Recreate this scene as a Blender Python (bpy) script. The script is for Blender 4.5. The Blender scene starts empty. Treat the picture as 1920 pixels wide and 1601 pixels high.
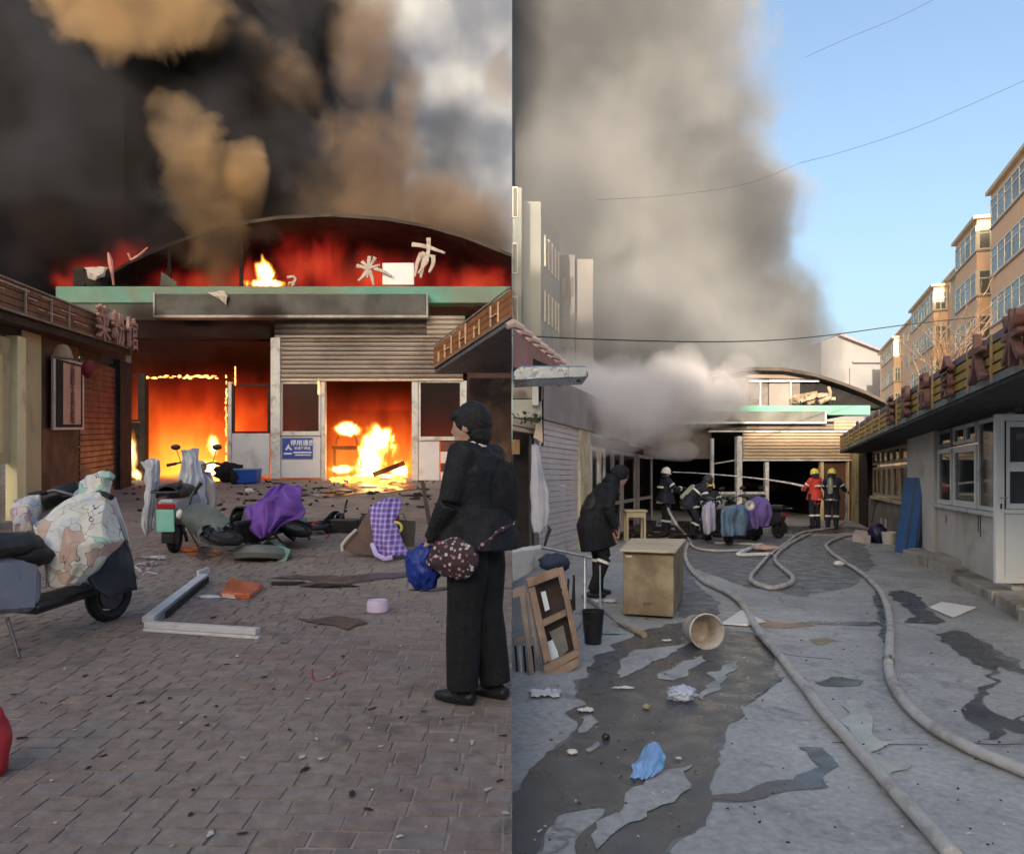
import bpy, bmesh, math, random
from mathutils import Vector, Matrix, noise
random.seed(7)
SC = bpy.context.scene
COL = SC.collection
R = math.radians
# ---------------------------------------------------------------- camera
F = 1400.0            # focal length in pixels of the 1920 wide photograph
CX, HZ, EYE = 960.0, 895.0, 1.5
cam_d = bpy.data.cameras.new('camera'); cam = bpy.data.objects.new('camera', cam_d); COL.objects.link(cam)
cam_d.sensor_width = 36; cam_d.lens = F / 1920 * 36
cam_d.shift_y = (HZ - 800.5) / 1920
cam_d.clip_start = .05; cam_d.clip_end = 3000
cam.location = (0, 0, EYE); cam.rotation_euler = (R(90), 0, 0)
SC.camera = cam
# ---------------------------------------------------------------- world and sun
SUN_EL, SUN_AZ = 12.0, 199.0       # azimuth of the sun, clockwise from +Y: behind the camera, a little to the left
w = bpy.data.worlds.new('World'); SC.world = w; w.use_nodes = True
nt = w.node_tree; nt.nodes.clear()
sk = nt.nodes.new('ShaderNodeTexSky'); sk.sky_type = 'NISHITA'; sk.sun_disc = False
sk.sun_elevation = R(SUN_EL); sk.sun_rotation = R(SUN_AZ)
sk.air_density = 1.0; sk.dust_density = 6; sk.ozone_density = 1.5
bg = nt.nodes.new('ShaderNodeBackground'); bg.inputs[1].default_value = .15
wo = nt.nodes.new('ShaderNodeOutputWorld')
nt.links.new(sk.outputs[0], bg.inputs[0]); nt.links.new(bg.outputs[0], wo.inputs[0])
sd = bpy.data.lights.new('sun', 'SUN'); sun = bpy.data.objects.new('sun', sd); COL.objects.link(sun)
sd.energy = 3.3; sd.angle = R(.5); sd.color = (1, .86, .70)
_e, _a = R(SUN_EL), R(SUN_AZ)
sdir = Vector((math.sin(_a) * math.cos(_e), math.cos(_a) * math.cos(_e), math.sin(_e)))   # towards the sun
sun.rotation_euler = (-sdir).to_track_quat('-Z', 'Y').to_euler()
vs = SC.view_settings; vs.view_transform = 'Standard'; vs.look = 'None'; vs.gamma = 1; vs.use_curve_mapping = False
vs.exposure = 1.28
cy = SC.cycles
cy.volume_step_rate = 2.6; cy.volume_max_steps = 64; cy.volume_bounces = 2
cy.max_bounces = 7; cy.diffuse_bounces = 3; cy.glossy_bounces = 3; cy.transparent_max_bounces = 24
cy.use_denoising = True; cy.sample_clamp_indirect = 6

# ---------------------------------------------------------------- where a point of the picture lies
def P(px, py, Y): return Vector(((px - CX) / F * Y, Y, EYE + (HZ - py) / F * Y))
def XY(px, Y): return (px - CX) / F * Y
def ZZ(py, Y): return EYE + (HZ - py) / F * Y
SLOPE = 95 / F                                   # the left yard climbs towards its market hall
def zl(Y): return SLOPE * Y
def GL(px, py, dz=0): Y = 2100 / (py - 800); return Vector((XY(px, Y), Y, zl(Y) + dz))
def GR(px, py, dz=0): Y = 2100 / (py - HZ); return Vector((XY(px, Y), Y, dz))

# ---------------------------------------------------------------- materials
MATS = {}
def nodes(m):
    m.use_nodes = True; t = m.node_tree; t.nodes.clear()
    return t, t.nodes, t.links
def math_n(t, op, a, b=None, clamp=False):
    n = t.nodes.new('ShaderNodeMath'); n.operation = op; n.use_clamp = clamp
    for i, v in enumerate((a, b)):
        if v is None: continue
        if isinstance(v, (int, float)): n.inputs[i].default_value = v
        else: t.links.new(v, n.inputs[i])
    return n.outputs[0]
def noise_n(t, scale, detail=4, vec=None, rough=.55, dist=0):
    n = t.nodes.new('ShaderNodeTexNoise'); n.inputs['Scale'].default_value = scale
    n.inputs['Detail'].default_value = detail; n.inputs['Roughness'].default_value = rough
    n.inputs['Distortion'].default_value = dist
    if vec is not None: t.links.new(vec, n.inputs['Vector'])
    return n.outputs[0]
def mix_n(t, fac, a, b, typ='MIX'):
    n = t.nodes.new('ShaderNodeMix'); n.data_type = 'RGBA'; n.blend_type = typ
    for i, v in ((0, fac), (6, a), (7, b)):
        if isinstance(v, (int, float)): n.inputs[i].default_value = v
        elif isinstance(v, tuple): n.inputs[i].default_value = (*v[:3], 1)
        else: t.links.new(v, n.inputs[i])
    return n.outputs[2]
def ramp_n(t, fac, stops, interp='LINEAR'):
    n = t.nodes.new('ShaderNodeValToRGB'); n.color_ramp.interpolation = interp
    el = n.color_ramp.elements
    while len(el) < len(stops): el.new(.5)
    for e, (p, c) in zip(el, stops): e.position = p; e.color = (*c[:3], 1) if isinstance(c, tuple) else (c, c, c, 1)
    t.links.new(fac, n.inputs[0]); return n.outputs[0]
def mat(name, col, rough=.7, var=.25, vscale=3, col2=None, c2amt=.5, c2scale=1.2, metal=0, bump=.15, bscale=40, spec=.4, rand=0, coord='Object', coat=0, sheen=0):
    """colour with grain, a second colour in stains (soot, dirt, rust) and fine relief"""
    if name in MATS: return MATS[name]
    m = bpy.data.materials.new(name); t, N, L = nodes(m)
    o = N.new('ShaderNodeOutputMaterial'); b = N.new('ShaderNodeBsdfPrincipled'); L.new(b.outputs[0], o.inputs[0])
    tc = N.new('ShaderNodeNewGeometry') if coord == 'World' else N.new('ShaderNodeTexCoord')
    v = tc.outputs['Position'] if coord == 'World' else tc.outputs['Object']
    n1 = noise_n(t, vscale, 6, v, .65)
    lo = tuple(c * (1 - var) for c in col); hi = tuple(min(1, c * (1 + var)) for c in col)
    c = ramp_n(t, n1, [(.3, lo), (.7, hi)])
    if col2:
        n2 = noise_n(t, c2scale, 5, v, .6, .4)
        f = ramp_n(t, n2, [(.62 - .3 * c2amt, 0.), (.72 - .2 * c2amt, 1.)])
        c = mix_n(t, math_n(t, 'MULTIPLY', f, .35 + .6 * c2amt), c, col2)
    if rand:
        oi = N.new('ShaderNodeObjectInfo')
        c = mix_n(t, 1., c, ramp_n(t, oi.outputs['Random'], [(0, 1 - rand), (1, 1.)]), 'MULTIPLY')
    L.new(c, b.inputs['Base Color'])
    rr = ramp_n(t, noise_n(t, vscale * 2.3, 3, v), [(.3, max(.05, rough - .12)), (.7, min(1, rough + .12))]); L.new(rr, b.inputs['Roughness'])
    b.inputs['Metallic'].default_value = metal; b.inputs['Specular IOR Level'].default_value = spec
    b.inputs['Coat Weight'].default_value = coat
    if sheen: b.inputs['Sheen Weight'].default_value = sheen
    if bump:
        bn = N.new('ShaderNodeBump'); bn.inputs['Strength'].default_value = bump; bn.inputs['Distance'].default_value = .02
        L.new(noise_n(t, bscale, 5, v, .6), bn.inputs['Height']); L.new(bn.outputs[0], b.inputs['Normal'])
    MATS[name] = m; return m
def glass_mat(name, tint=(.02, .022, .025), alpha=.45, rough=.06):
    if name in MATS: return MATS[name]
    m = bpy.data.materials.new(name); t, N, L = nodes(m)
    o = N.new('ShaderNodeOutputMaterial'); tr = N.new('ShaderNodeBsdfTransparent'); b = N.new('ShaderNodeBsdfPrincipled')
    tr.inputs[0].default_value = (.9, .95, .95, 1)
    b.inputs['Base Color'].default_value = (*tint, 1); b.inputs['Roughness'].default_value = rough; b.inputs['Specular IOR Level'].default_value = .8
    mx = N.new('ShaderNodeMixShader'); mx.inputs[0].default_value = 1 - alpha
    L.new(b.outputs[0], mx.inputs[1]); L.new(tr.outputs[0], mx.inputs[2]); mx.inputs[0].default_value = 1 - alpha
    L.new(mx.outputs[0], o.inputs[0]); MATS[name] = m; return m

# ---------------------------------------------------------------- mesh helpers
class MB:
    """collects shapes that are then linked as ONE mesh object"""
    def __init__(s): s.v = []; s.f = []; s.m = []; s.mi = 0
    def add(s, vs_, fs_):
        k = len(s.v); s.v += [tuple(p) for p in vs_]; s.f += [tuple(i + k for i in f) for f in fs_]; s.m += [s.mi] * len(fs_); return s
    def box(s, c, d, rz=0, M=None):
        x, y, z = (q / 2 for q in d); c = Vector(c)
        pts = [Vector((i * x, j * y, k * z)) for i in (-1, 1) for j in (-1, 1) for k in (-1, 1)]
        if M is None: M = Matrix.Rotation(rz, 3, 'Z')
        return s.add([c + M @ p for p in pts], [(0, 1, 3, 2), (4, 6, 7, 5), (0, 4, 5, 1), (2, 3, 7, 6), (0, 2, 6, 4), (1, 5, 7, 3)])
    def hexa(s, b4, t4):
        """bottom four and top four corners, both counter clockwise from above"""
        return s.add(list(b4) + list(t4), [(3, 2, 1, 0), (4, 5, 6, 7), (0, 1, 5, 4), (1, 2, 6, 5), (2, 3, 7, 6), (3, 0, 4, 7)])
    def slab(s, poly, d):
        """polygon swept along the vector d"""
        n = len(poly); d = Vector(d); a = [Vector(p) for p in poly]
        return s.add(a + [p + d for p in a], [tuple(range(n))[::-1], tuple(range(n, 2 * n))] + [(i, (i + 1) % n, n + (i + 1) % n, n + i) for i in range(n)])
    def bar(s, a, b, w_, h_, up=(0, 0, 1)):
        """a rectangular bar from a to b, w_ wide sideways and h_ along up"""
        a, b = Vector(a), Vector(b); d = (b - a).normalized(); up = Vector(up)
        sd_ = d.cross(up)
        if sd_.length < 1e-4: sd_ = d.cross(Vector((0, 1, 0)))
        sd_.normalize(); u = sd_.cross(d).normalized()
        q = [(-1, -1), (1, -1), (1, 1), (-1, 1)]
        r1 = [a + sd_ * (i * w_ / 2) + u * (j * h_ / 2) for i, j in q]; r2 = [b + sd_ * (i * w_ / 2) + u * (j * h_ / 2) for i, j in q]
        return s.add(r1 + r2, [(3, 2, 1, 0), (4, 5, 6, 7), (0, 1, 5, 4), (1, 2, 6, 5), (2, 3, 7, 6), (3, 0, 4, 7)])
    def tube(s, pts, r, n=8, cap=True, flat=1.0):
        pts = [Vector(p) for p in pts]; rs = r if isinstance(r, (list, tuple)) else [r] * len(pts)
        vs_, fs_ = [], []; pu = None
        for i, p in enumerate(pts):
            d = (pts[min(i + 1, len(pts) - 1)] - pts[max(i - 1, 0)])
            d = d.normalized() if d.length > 1e-9 else Vector((0, 0, 1))
            ref = pu if pu is not None else (Vector((0, 0, 1)) if abs(d.z) < .9 else Vector((1, 0, 0)))
            a = (ref - d * ref.dot(d))
            a = a.normalized() if a.length > 1e-6 else d.orthogonal().normalized()
            pu = a; b = d.cross(a)
            for k in range(n):
                t_ = 2 * math.pi * k / n
                vs_.append(p + a * (math.cos(t_) * rs[i] * flat) + b * (math.sin(t_) * rs[i]))
        for i in range(len(pts) - 1):
            for k in range(n): fs_.append((i * n + k, i * n + (k + 1) % n, (i + 1) * n + (k + 1) % n, (i + 1) * n + k))
        if cap: fs_ += [tuple(range(n))[::-1], tuple(range((len(pts) - 1) * n, len(pts) * n))]
        return s.add(vs_, fs_)
    def lathe(s, c, prof, n=16, M=None):
        """profile of (radius, height) turned round the local z axis at c"""
        c = Vector(c); M = M or Matrix.Identity(3); vs_, fs_ = [], []
        for r_, h in prof:
            for k in range(n): a = 2 * math.pi * k / n; vs_.append(c + M @ Vector((r_ * math.cos(a), r_ * math.sin(a), h)))
        for i in range(len(prof) - 1):
            for k in range(n): fs_.append((i * n + k, i * n + (k + 1) % n, (i + 1) * n + (k + 1) % n, (i + 1) * n + k))
        if prof[0][0] > 1e-6: fs_.append(tuple(range(n))[::-1])
        if prof[-1][0] > 1e-6: fs_.append(tuple(range((len(prof) - 1) * n, len(prof) * n)))
        return s.add(vs_, fs_)
    def blob(s, c, r, sub=2, amp=.15, fr=2, M=None, seed=0):
        bm = bmesh.new(); bmesh.ops.create_icosphere(bm, subdivisions=sub, radius=1)
        c = Vector(c); r = Vector(r) if not isinstance(r, (int, float)) else Vector((r, r, r)); out = []
        for v in bm.verts:
            k = 1 + amp * noise.noise(v.co * fr + Vector((seed * 7.3, seed, 0))) * 2
            q = Vector((v.co.x * r.x, v.co.y * r.y, v.co.z * r.z)) * k
            out.append(c + (M @ q if M else q))
        fs_ = [tuple(x.index for x in f.verts) for f in bm.faces]; bm.free(); return s.add(out, fs_)
    def grid(s, fn, nu, nv, thick=0):
        vs_ = [Vector(fn(i / nu, j / nv)) for i in range(nu + 1) for j in range(nv + 1)]; k = nv + 1
        fs_ = [(i * k + j, (i + 1) * k + j, (i + 1) * k + j + 1, i * k + j + 1) for i in range(nu) for j in range(nv)]
        if thick:
            nrm = [Vector((0, 0, 0)) for _ in vs_]
            for f in fs_:
                a, b, c, d = (vs_[i] for i in f); nn = (c - a).cross(d - b)
                for i in f: nrm[i] += nn
            n0 = len(vs_); vs_ = vs_ + [v - q.normalized() * thick if q.length else v for v, q in zip(vs_, nrm)]
            fs2 = [tuple(i + n0 for i in f[::-1]) for f in fs_]
            rim = [i * k for i in range(nu + 1)] + [nu * k + j for j in range(1, nv + 1)] + [i * k + nv for i in range(nu - 1, -1, -1)] + [j for j in range(nv - 1, 0, -1)]
            fs3 = [(rim[i], rim[(i + 1) % len(rim)], rim[(i + 1) % len(rim)] + n0, rim[i] + n0) for i in range(len(rim))]
            fs_ = fs_ + fs2 + [f[::-1] for f in fs3]
        return s.add(vs_, fs_)
    def build(s, name, m, parent=None, smooth=False, bevel=0, **kw):
        me = bpy.data.meshes.new(name); me.from_pydata([tuple(v) for v in s.v], [], s.f)
        for q in (m if isinstance(m, (list, tuple)) else [m]): me.materials.append(q)
        if any(s.m): me.polygons.foreach_set('material_index', s.m)
        me.update()
        bm = bmesh.new(); bm.from_mesh(me); bmesh.ops.recalc_face_normals(bm, faces=bm.faces)
        if bevel:
            try: bmesh.ops.bevel(bm, geom=list(bm.edges), offset=bevel, segments=1, affect='EDGES', profile=.7)
            except Exception: pass
        bm.to_mesh(me); bm.free()
        if smooth:
            me.polygons.foreach_set('use_smooth', [True] * len(me.polygons))
            if smooth != 'all': me.set_sharp_from_angle(angle=R(42))
        o = bpy.data.objects.new(name, me); COL.objects.link(o)
        if parent is not None: setp(o, parent)
        if kw: tag(o, **kw)
        return o
def tag(o, label=None, cat=None, group=None, kind=None):
    if label: o['label'] = label
    if cat: o['category'] = cat
    if group: o['group'] = group
    if kind: o['kind'] = kind
    return o
def wmat(o): return wmat(o.parent) @ o.matrix_parent_inverse @ o.matrix_basis if o.parent else o.matrix_basis
def setp(o, p):
    """parent keeping the vertices where they were written in world space"""
    o.parent = p; o.matrix_parent_inverse = wmat(p).inverted()
def thing(name, label, cat, loc=(0, 0, 0), group=None, rz=0):
    o = bpy.data.objects.new(name, None); COL.objects.link(o); o.location = loc; o.rotation_euler = (0, 0, rz)
    o.empty_display_size = .2
    return tag(o, label, cat, group)
def kids(o): return [c for c in COL.objects if c.parent is o]
def copy_tree(o, loc=None, rz=None, M=None, label=None, group=None, cat=None):
    """a copy of a thing, its parts and their sub-parts"""
    def rec(s_, par):
        c = s_.copy(); COL.objects.link(c); c.parent = par
        if par is not None: c.matrix_parent_inverse = s_.matrix_parent_inverse.copy()
        for ch in kids(s_): rec(ch, c)
        return c
    r = rec(o, None)
    if M is not None: r.matrix_basis = M
    if loc is not None: r.location = loc
    if rz is not None: r.rotation_euler = (0, 0, rz)
    if label: r['label'] = label
    if group: r['group'] = group
    return r
def smooth_path(pts, n=6):
    """Catmull-Rom through pts"""
    pts = [Vector(p) for p in pts]; out = []
    q = [pts[0] * 2 - pts[1]] + pts + [pts[-1] * 2 - pts[-2]]
    for i in range(1, len(q) - 2):
        a, b, c, d = q[i - 1:i + 3]
        for k in range(n):
            t_ = k / n
            out.append(.5 * ((2 * b) + (c - a) * t_ + (2 * a - 5 * b + 4 * c - d) * t_ ** 2 + (3 * b - a - 3 * c + d) * t_ ** 3))
    out.append(pts[-1]); return out
# ---------------------------------------------------------------- shared helpers in picture coordinates
def pbox(mb, x0, y0, x1, y1, Y, d):
    """upright box whose front face, at distance Y, covers the picture rectangle; d deep"""
    a, b = XY(x0, Y), XY(x1, Y); t_, u = ZZ(y0, Y), ZZ(y1, Y)
    return mb.box(((a + b) / 2, Y + d / 2, (t_ + u) / 2), (abs(b - a), d, abs(t_ - u)))
def cloth(rows, nu=14, nv=14, thick=.012, amp=.02, fr=5, seed=0):
    """a draped sheet through rows of points, wrinkled, with thickness"""
    rows = [[Vector(p) for p in r_] for r_ in rows]
    def along(r_, t_):
        k = t_ * (len(r_) - 1); i = min(int(k), len(r_) - 2); return r_[i].lerp(r_[i + 1], k - i)
    def fn(u, v):
        k = u * (len(rows) - 1); i = min(int(k), len(rows) - 2); s_ = k - i; s_ = s_ * s_ * (3 - 2 * s_) * .5 + s_ * .5
        p = along(rows[i], v).lerp(along(rows[i + 1], v), s_)
        n = noise.noise_vector(p * fr + Vector((seed, 0, seed)))
        f = math.sin(v * 23 + seed + 3 * noise.noise(p * 2)) * .5
        return p + n * amp + Vector((0, -1, 0)) * f * amp
    return MB().grid(fn, nu, nv, thick)
def meshify(curve_text, size, m, extrude=.01, font_w=0):
    cu = bpy.data.curves.new('t', 'FONT'); cu.body = curve_text; cu.size = size; cu.extrude = extrude; cu.align_x = 'CENTER'; cu.align_y = 'CENTER'
    cu.offset = font_w; cu.resolution_u = 3
    o = bpy.data.objects.new('t', cu); COL.objects.link(o)
    dg = bpy.context.evaluated_depsgraph_get(); me = bpy.data.meshes.new_from_object(o.evaluated_get(dg))
    bpy.data.objects.remove(o); bpy.data.curves.remove(cu); me.materials.clear(); me.materials.append(m); return me
def text_obj(name, s, size, m, loc, right, up, parent=None, extrude=.01, w_=0, **kw):
    """lettering standing at loc, its line running along right"""
    me = meshify(s, size, m, extrude, w_); right = Vector(right).normalized(); up = Vector(up); up = (up - right * up.dot(right)).normalized(); n = right.cross(up)
    M = Matrix((right, up, n)).transposed().to_4x4(); M.translation = Vector(loc); me.transform(M); me.name = name
    o = bpy.data.objects.new(name, me); COL.objects.link(o)
    if parent is not None: setp(o, parent)
    if kw: tag(o, **kw)
    return o
def remesh(mb, vox, name, mats_, region=None, parent=None, smooth_it=3):
    """fuse everything in mb into ONE continuous skin"""
    me = bpy.data.meshes.new('raw'); me.from_pydata([tuple(v) for v in mb.v], [], mb.f); me.update()
    bm = bmesh.new(); bm.from_mesh(me); bmesh.ops.recalc_face_normals(bm, faces=bm.faces); bm.to_mesh(me); bm.free()
    o = bpy.data.objects.new('raw', me); COL.objects.link(o)
    md = o.modifiers.new('r', 'REMESH'); md.mode = 'VOXEL'; md.voxel_size = vox
    if smooth_it: s_ = o.modifiers.new('s', 'SMOOTH'); s_.iterations = smooth_it; s_.factor = .5
    dg = bpy.context.evaluated_depsgraph_get(); out = bpy.data.meshes.new_from_object(o.evaluated_get(dg)); bpy.data.objects.remove(o); bpy.data.meshes.remove(me)
    out.name = name; out.materials.clear()
    for q in mats_: out.materials.append(q)
    if region: out.polygons.foreach_set('material_index', [region(f.center) for f in out.polygons])
    out.polygons.foreach_set('use_smooth', [True] * len(out.polygons))
    o = bpy.data.objects.new(name, out); COL.objects.link(o)
    if parent is not None: setp(o, parent)
    return o
# fire: glowing gas, brighter and yellower where it is dense
def fire_box(name, lo, hi, puffs, label, cat='fire', strength=30, amp=.9, sc=1.6, gain=2.2, cut=.1, soot=.4, stops=None, zs=.45, detail=4, step=None, parent=None, hgrad=None, dens=1.0):
    m = bpy.data.materials.new(name); t, N, L = nodes(m)
    o = N.new('ShaderNodeOutputMaterial'); v = N.new('ShaderNodeVolumePrincipled'); L.new(v.outputs[0], o.inputs['Volume'])
    g = N.new('ShaderNodeNewGeometry'); pos = g.outputs['Position']
    mp = N.new('ShaderNodeMapping'); mp.inputs['Scale'].default_value = (1, 1, zs); L.new(pos, mp.inputs['Vector'])
    nz = noise_n(t, sc, detail, mp.outputs[0], .6, .6)
    acc = None
    for p in puffs:
        x, y, z, r = p[:4]; rx, ry, rz = p[4:7] if len(p) > 4 else (1, 1, 1)
        a = N.new('ShaderNodeVectorMath'); a.operation = 'SUBTRACT'; L.new(pos, a.inputs[0]); a.inputs[1].default_value = (x, y, z)
        b = N.new('ShaderNodeVectorMath'); b.operation = 'DIVIDE'; L.new(a.outputs[0], b.inputs[0]); b.inputs[1].default_value = (r * rx, r * ry, r * rz)
        ln = N.new('ShaderNodeVectorMath'); ln.operation = 'LENGTH'; L.new(b.outputs[0], ln.inputs[0])
        f = math_n(t, 'SUBTRACT', 1., ln.outputs['Value']); acc = f if acc is None else math_n(t, 'MAXIMUM', acc, f)
    if acc is None: acc = 0.5
    d = math_n(t, 'SUBTRACT', math_n(t, 'ADD', acc, math_n(t, 'MULTIPLY', math_n(t, 'SUBTRACT', nz, .5), amp * 2)), cut)
    d = math_n(t, 'MULTIPLY', d, gain, clamp=True)
    heat = d
    if hgrad:
        sp = N.new('ShaderNodeSeparateXYZ'); L.new(pos, sp.inputs[0])
        mr = N.new('ShaderNodeMapRange'); mr.inputs[1].default_value = hgrad[0]; mr.inputs[2].default_value = hgrad[1]; mr.inputs[3].default_value = 1; mr.inputs[4].default_value = 0
        L.new(sp.outputs[2], mr.inputs[0]); heat = math_n(t, 'MULTIPLY', math_n(t, 'POWER', mr.outputs[0], .9), math_n(t, 'ADD', math_n(t, 'MULTIPLY', math_n(t, 'POWER', d, 1.5), .95), .05))
    st = stops or [(0, (.5, .02, .003)), (.35, (1, .10, .01)), (.7, (1, .32, .04)), (1, (1, .62, .16))]
    L.new(ramp_n(t, heat, st), v.inputs['Emission Color'])
    L.new(math_n(t, 'MULTIPLY', math_n(t, 'POWER', heat, 1.5), strength), v.inputs['Emission Strength'])
    L.new(math_n(t, 'MULTIPLY', d, soot * dens), v.inputs['Density']); v.inputs['Color'].default_value = (.08, .05, .04, 1)
    if step: m.cycles.volume_step_rate = step
    b = MB().box([(a + c_) / 2 for a, c_ in zip(lo, hi)], [c_ - a for a, c_ in zip(lo, hi)])
    return b.build(name, m, parent=parent, label=label, cat=cat)
def emit_mat(name, col, s):
    if name in MATS: return MATS[name]
    m = bpy.data.materials.new(name); t, N, L = nodes(m); o = N.new('ShaderNodeOutputMaterial'); e = N.new('ShaderNodeEmission')
    g = N.new('ShaderNodeNewGeometry'); n = noise_n(t, 9, 3, g.outputs['Position'])
    L.new(ramp_n(t, n, [(.35, tuple(c * .25 for c in col)), (.65, col)]), e.inputs[0]); e.inputs[1].default_value = s; L.new(e.outputs[0], o.inputs[0]); MATS[name] = m; return m

WHITEF = mat('white_frame_plastic', (.62, .61, .58), .5, .12, 4, (.16, .12, .09), .35, 3)
WHITEC = mat('clean_white_plastic', (.74, .75, .74), .42, .06, 3, (.35, .32, .28), .12, 2)
SOOT = mat('sooty_black', (.018, .015, .014), .9, .5, 3, bump=.4)
CHAR = mat('charred_wood', (.03, .022, .018), .9, .5, 6, bump=.6)
RUBBER = mat('black_rubber', (.014, .014, .015), .75, .3, 10)
BLACKP = mat('black_plastic', (.018, .018, .02), .4, .3, 8, (.08, .07, .06), .2, 6)
DKMET = mat('dark_grey_metal', (.09, .09, .10), .4, .3, 8, metal=.7)
STEEL = mat('dull_steel', (.42, .42, .42), .38, .2, 9, (.16, .09, .05), .2, 8, metal=.85)
SKIN = mat('skin', (.52, .32, .24), .55, .1, 8, bump=.1)
HAIR = mat('black_hair', (.012, .011, .012), .6, .4, 40, bump=.5, bscale=90)
DKCLOTH = mat('black_cloth', (.009, .010, .012), .9, .35, 7, bump=.8, bscale=18)
# ================================================================ THE LEFT YARD
def brick_mat():
    m = bpy.data.materials.new('brown_paving_brick'); t, N, L = nodes(m)
    o = N.new('ShaderNodeOutputMaterial'); b = N.new('ShaderNodeBsdfPrincipled'); L.new(b.outputs[0], o.inputs[0])
    g = N.new('ShaderNodeNewGeometry'); oi = N.new('ShaderNodeObjectInfo')
    rnd = math_n(t, 'FRACT', math_n(t, 'ADD', g.outputs['Random Per Island'], oi.outputs['Random']))
    c = ramp_n(t, rnd, [(0, (.205, .155, .14)), (.3, (.225, .165, .148)), (.6, (.245, .195, .178)), (.8, (.21, .182, .172)), (1, (.255, .19, .165))])
    big = noise_n(t, .9, 4, g.outputs['Position'], .6, .3)
    c = mix_n(t, ramp_n(t, big, [(.38, 0.), (.68, .7)]), c, (.29, .245, .20))
    n1 = noise_n(t, 14, 6, g.outputs['Position'], .65)
    c = mix_n(t, 1., c, ramp_n(t, n1, [(.3, .68), (.7, 1.22)]), 'MULTIPLY')
    st = noise_n(t, 1.7, 5, g.outputs['Position'], .7, .8)
    c = mix_n(t, ramp_n(t, st, [(.57, 0.), (.70, .7)]), c, (.07, .062, .058))
    sp = noise_n(t, 75, 2, g.outputs['Position'])
    c = mix_n(t, ramp_n(t, sp, [(.70, 0.), (.74, .8)]), c, (.42, .38, .35))
    L.new(c, b.inputs['Base Color'])
    L.new(ramp_n(t, n1, [(.3, .55), (.7, .85)]), b.inputs['Roughness']); b.inputs['Specular IOR Level'].default_value = .4
    bn = N.new('ShaderNodeBump'); bn.inputs['Strength'].default_value = .5; bn.inputs['Distance'].default_value = .01
    L.new(noise_n(t, 45, 6, g.outputs['Position'], .7), bn.inputs['Height']); L.new(bn.outputs[0], b.inputs['Normal']); return m
BRICK = brick_mat()
def paving_far():
    m = bpy.data.materials.new('dusty_brick_bed'); t, N, L = nodes(m)
    o = N.new('ShaderNodeOutputMaterial'); b = N.new('ShaderNodeBsdfPrincipled'); L.new(b.outputs[0], o.inputs[0])
    g = N.new('ShaderNodeNewGeometry')
    br = N.new('ShaderNodeTexBrick'); br.inputs['Scale'].default_value = 1; br.inputs['Brick Width'].default_value = .165; br.inputs['Row Height'].default_value = .112
    br.inputs['Mortar Size'].default_value = .006; L.new(g.outputs['Position'], br.inputs['Vector'])
    br.inputs['Color1'].default_value = (.25, .185, .155, 1); br.inputs['Color2'].default_value = (.30, .24, .20, 1); br.inputs['Mortar'].default_value = (.40, .33, .28, 1)
    sp = N.new('ShaderNodeSeparateXYZ'); L.new(g.outputs['Position'], sp.inputs[0])
    far = N.new('ShaderNodeMapRange'); far.inputs[1].default_value = 12.4; far.inputs[2].default_value = 12.6; L.new(sp.outputs[1], far.inputs[0])
    c = mix_n(t, far.outputs[0], (.36, .30, .26), br.outputs[0])
    c = mix_n(t, ramp_n(t, noise_n(t, .9, 5, g.outputs['Position'], .65, .5), [(.42, 0.), (.68, .7)]), c, (.12, .105, .095))
    c = mix_n(t, 1., c, ramp_n(t, noise_n(t, 6, 5, g.outputs['Position'], .65), [(.3, .75), (.7, 1.2)]), 'MULTIPLY')
    L.new(c, b.inputs['Base Color']); b.inputs['Roughness'].default_value = .8; return m
g0 = [(-34, -3, -.2), (0, -3, -.2), (0, 60, zl(60)), (-34, 60, zl(60))]
lg = MB().slab(g0[:2] + g0[2:], (0, 0, -1.2)).build('paved_ground', paving_far(), kind='structure', label='brown brick paving of the left yard, dusty joints')
# make the top follow the slope exactly
for v in lg.data.vertices:
    top = v.co.z > -.3 or v.co.y > 50 and v.co.z > 3
    v.co.z = zl(v.co.y) - .0015 if v.co.z in (v.co.z,) and (v.co.z > -.5 and v.co.y < 0 or v.co.y > 50 and v.co.z > 3) else -1.6
BED = Matrix.Rotation(R(-1.6), 3, 'Z')
cells = []
row = 2.3; k = 0
while row < 12.4:
    rd = .112; x = -12 + random.random() * .15
    while x < .05:
        wd = random.choice((.135, .165, .165, .2, .2))
        c = BED @ Vector((x + wd / 2, row + rd / 2, 0))
        if c.x - wd / 2 < -.02 and c.x > XY(-30, c.y) and 2.55 < c.y < 12.4: cells.append((c.y, c.x, wd, rd, .004 * math.sin(c.x * 5 + c.y * 3)))
        x += wd
    row += rd; k += 1
cells.sort()
def one_brick(mb, x, y, wd, rd, dz, seed):
    q = random.Random(seed); g_ = .005; tl = [q.uniform(-.0009, .0009) for _ in range(4)]; j = [q.uniform(-.0025, .0025) for _ in range(8)]
    ht = .0050 + dz * .4 + q.uniform(-.0015, .0015); b4, t4 = [], []
    a = q.gauss(0, .008)
    for i, (sx, sy) in enumerate(((-1, -1), (1, -1), (1, 1), (-1, 1))):
        o_ = BED @ Matrix.Rotation(a, 3, 'Z') @ Vector((sx * (wd / 2 - g_) + j[i], sy * (rd / 2 - g_) + j[i + 4], 0))
        yy = y + o_.y; b4.append((x + o_.x, yy, zl(yy) - .03)); t4.append((x + o_.x * .975, y + o_.y * .965, zl(yy) + ht + tl[i]))
    mb.hexa([(min(p[0], -.002), p[1], p[2]) for p in b4], [(min(p[0], -.004), p[1], p[2]) for p in t4])
near = cells[:298]; rest = cells[298:]
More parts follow.
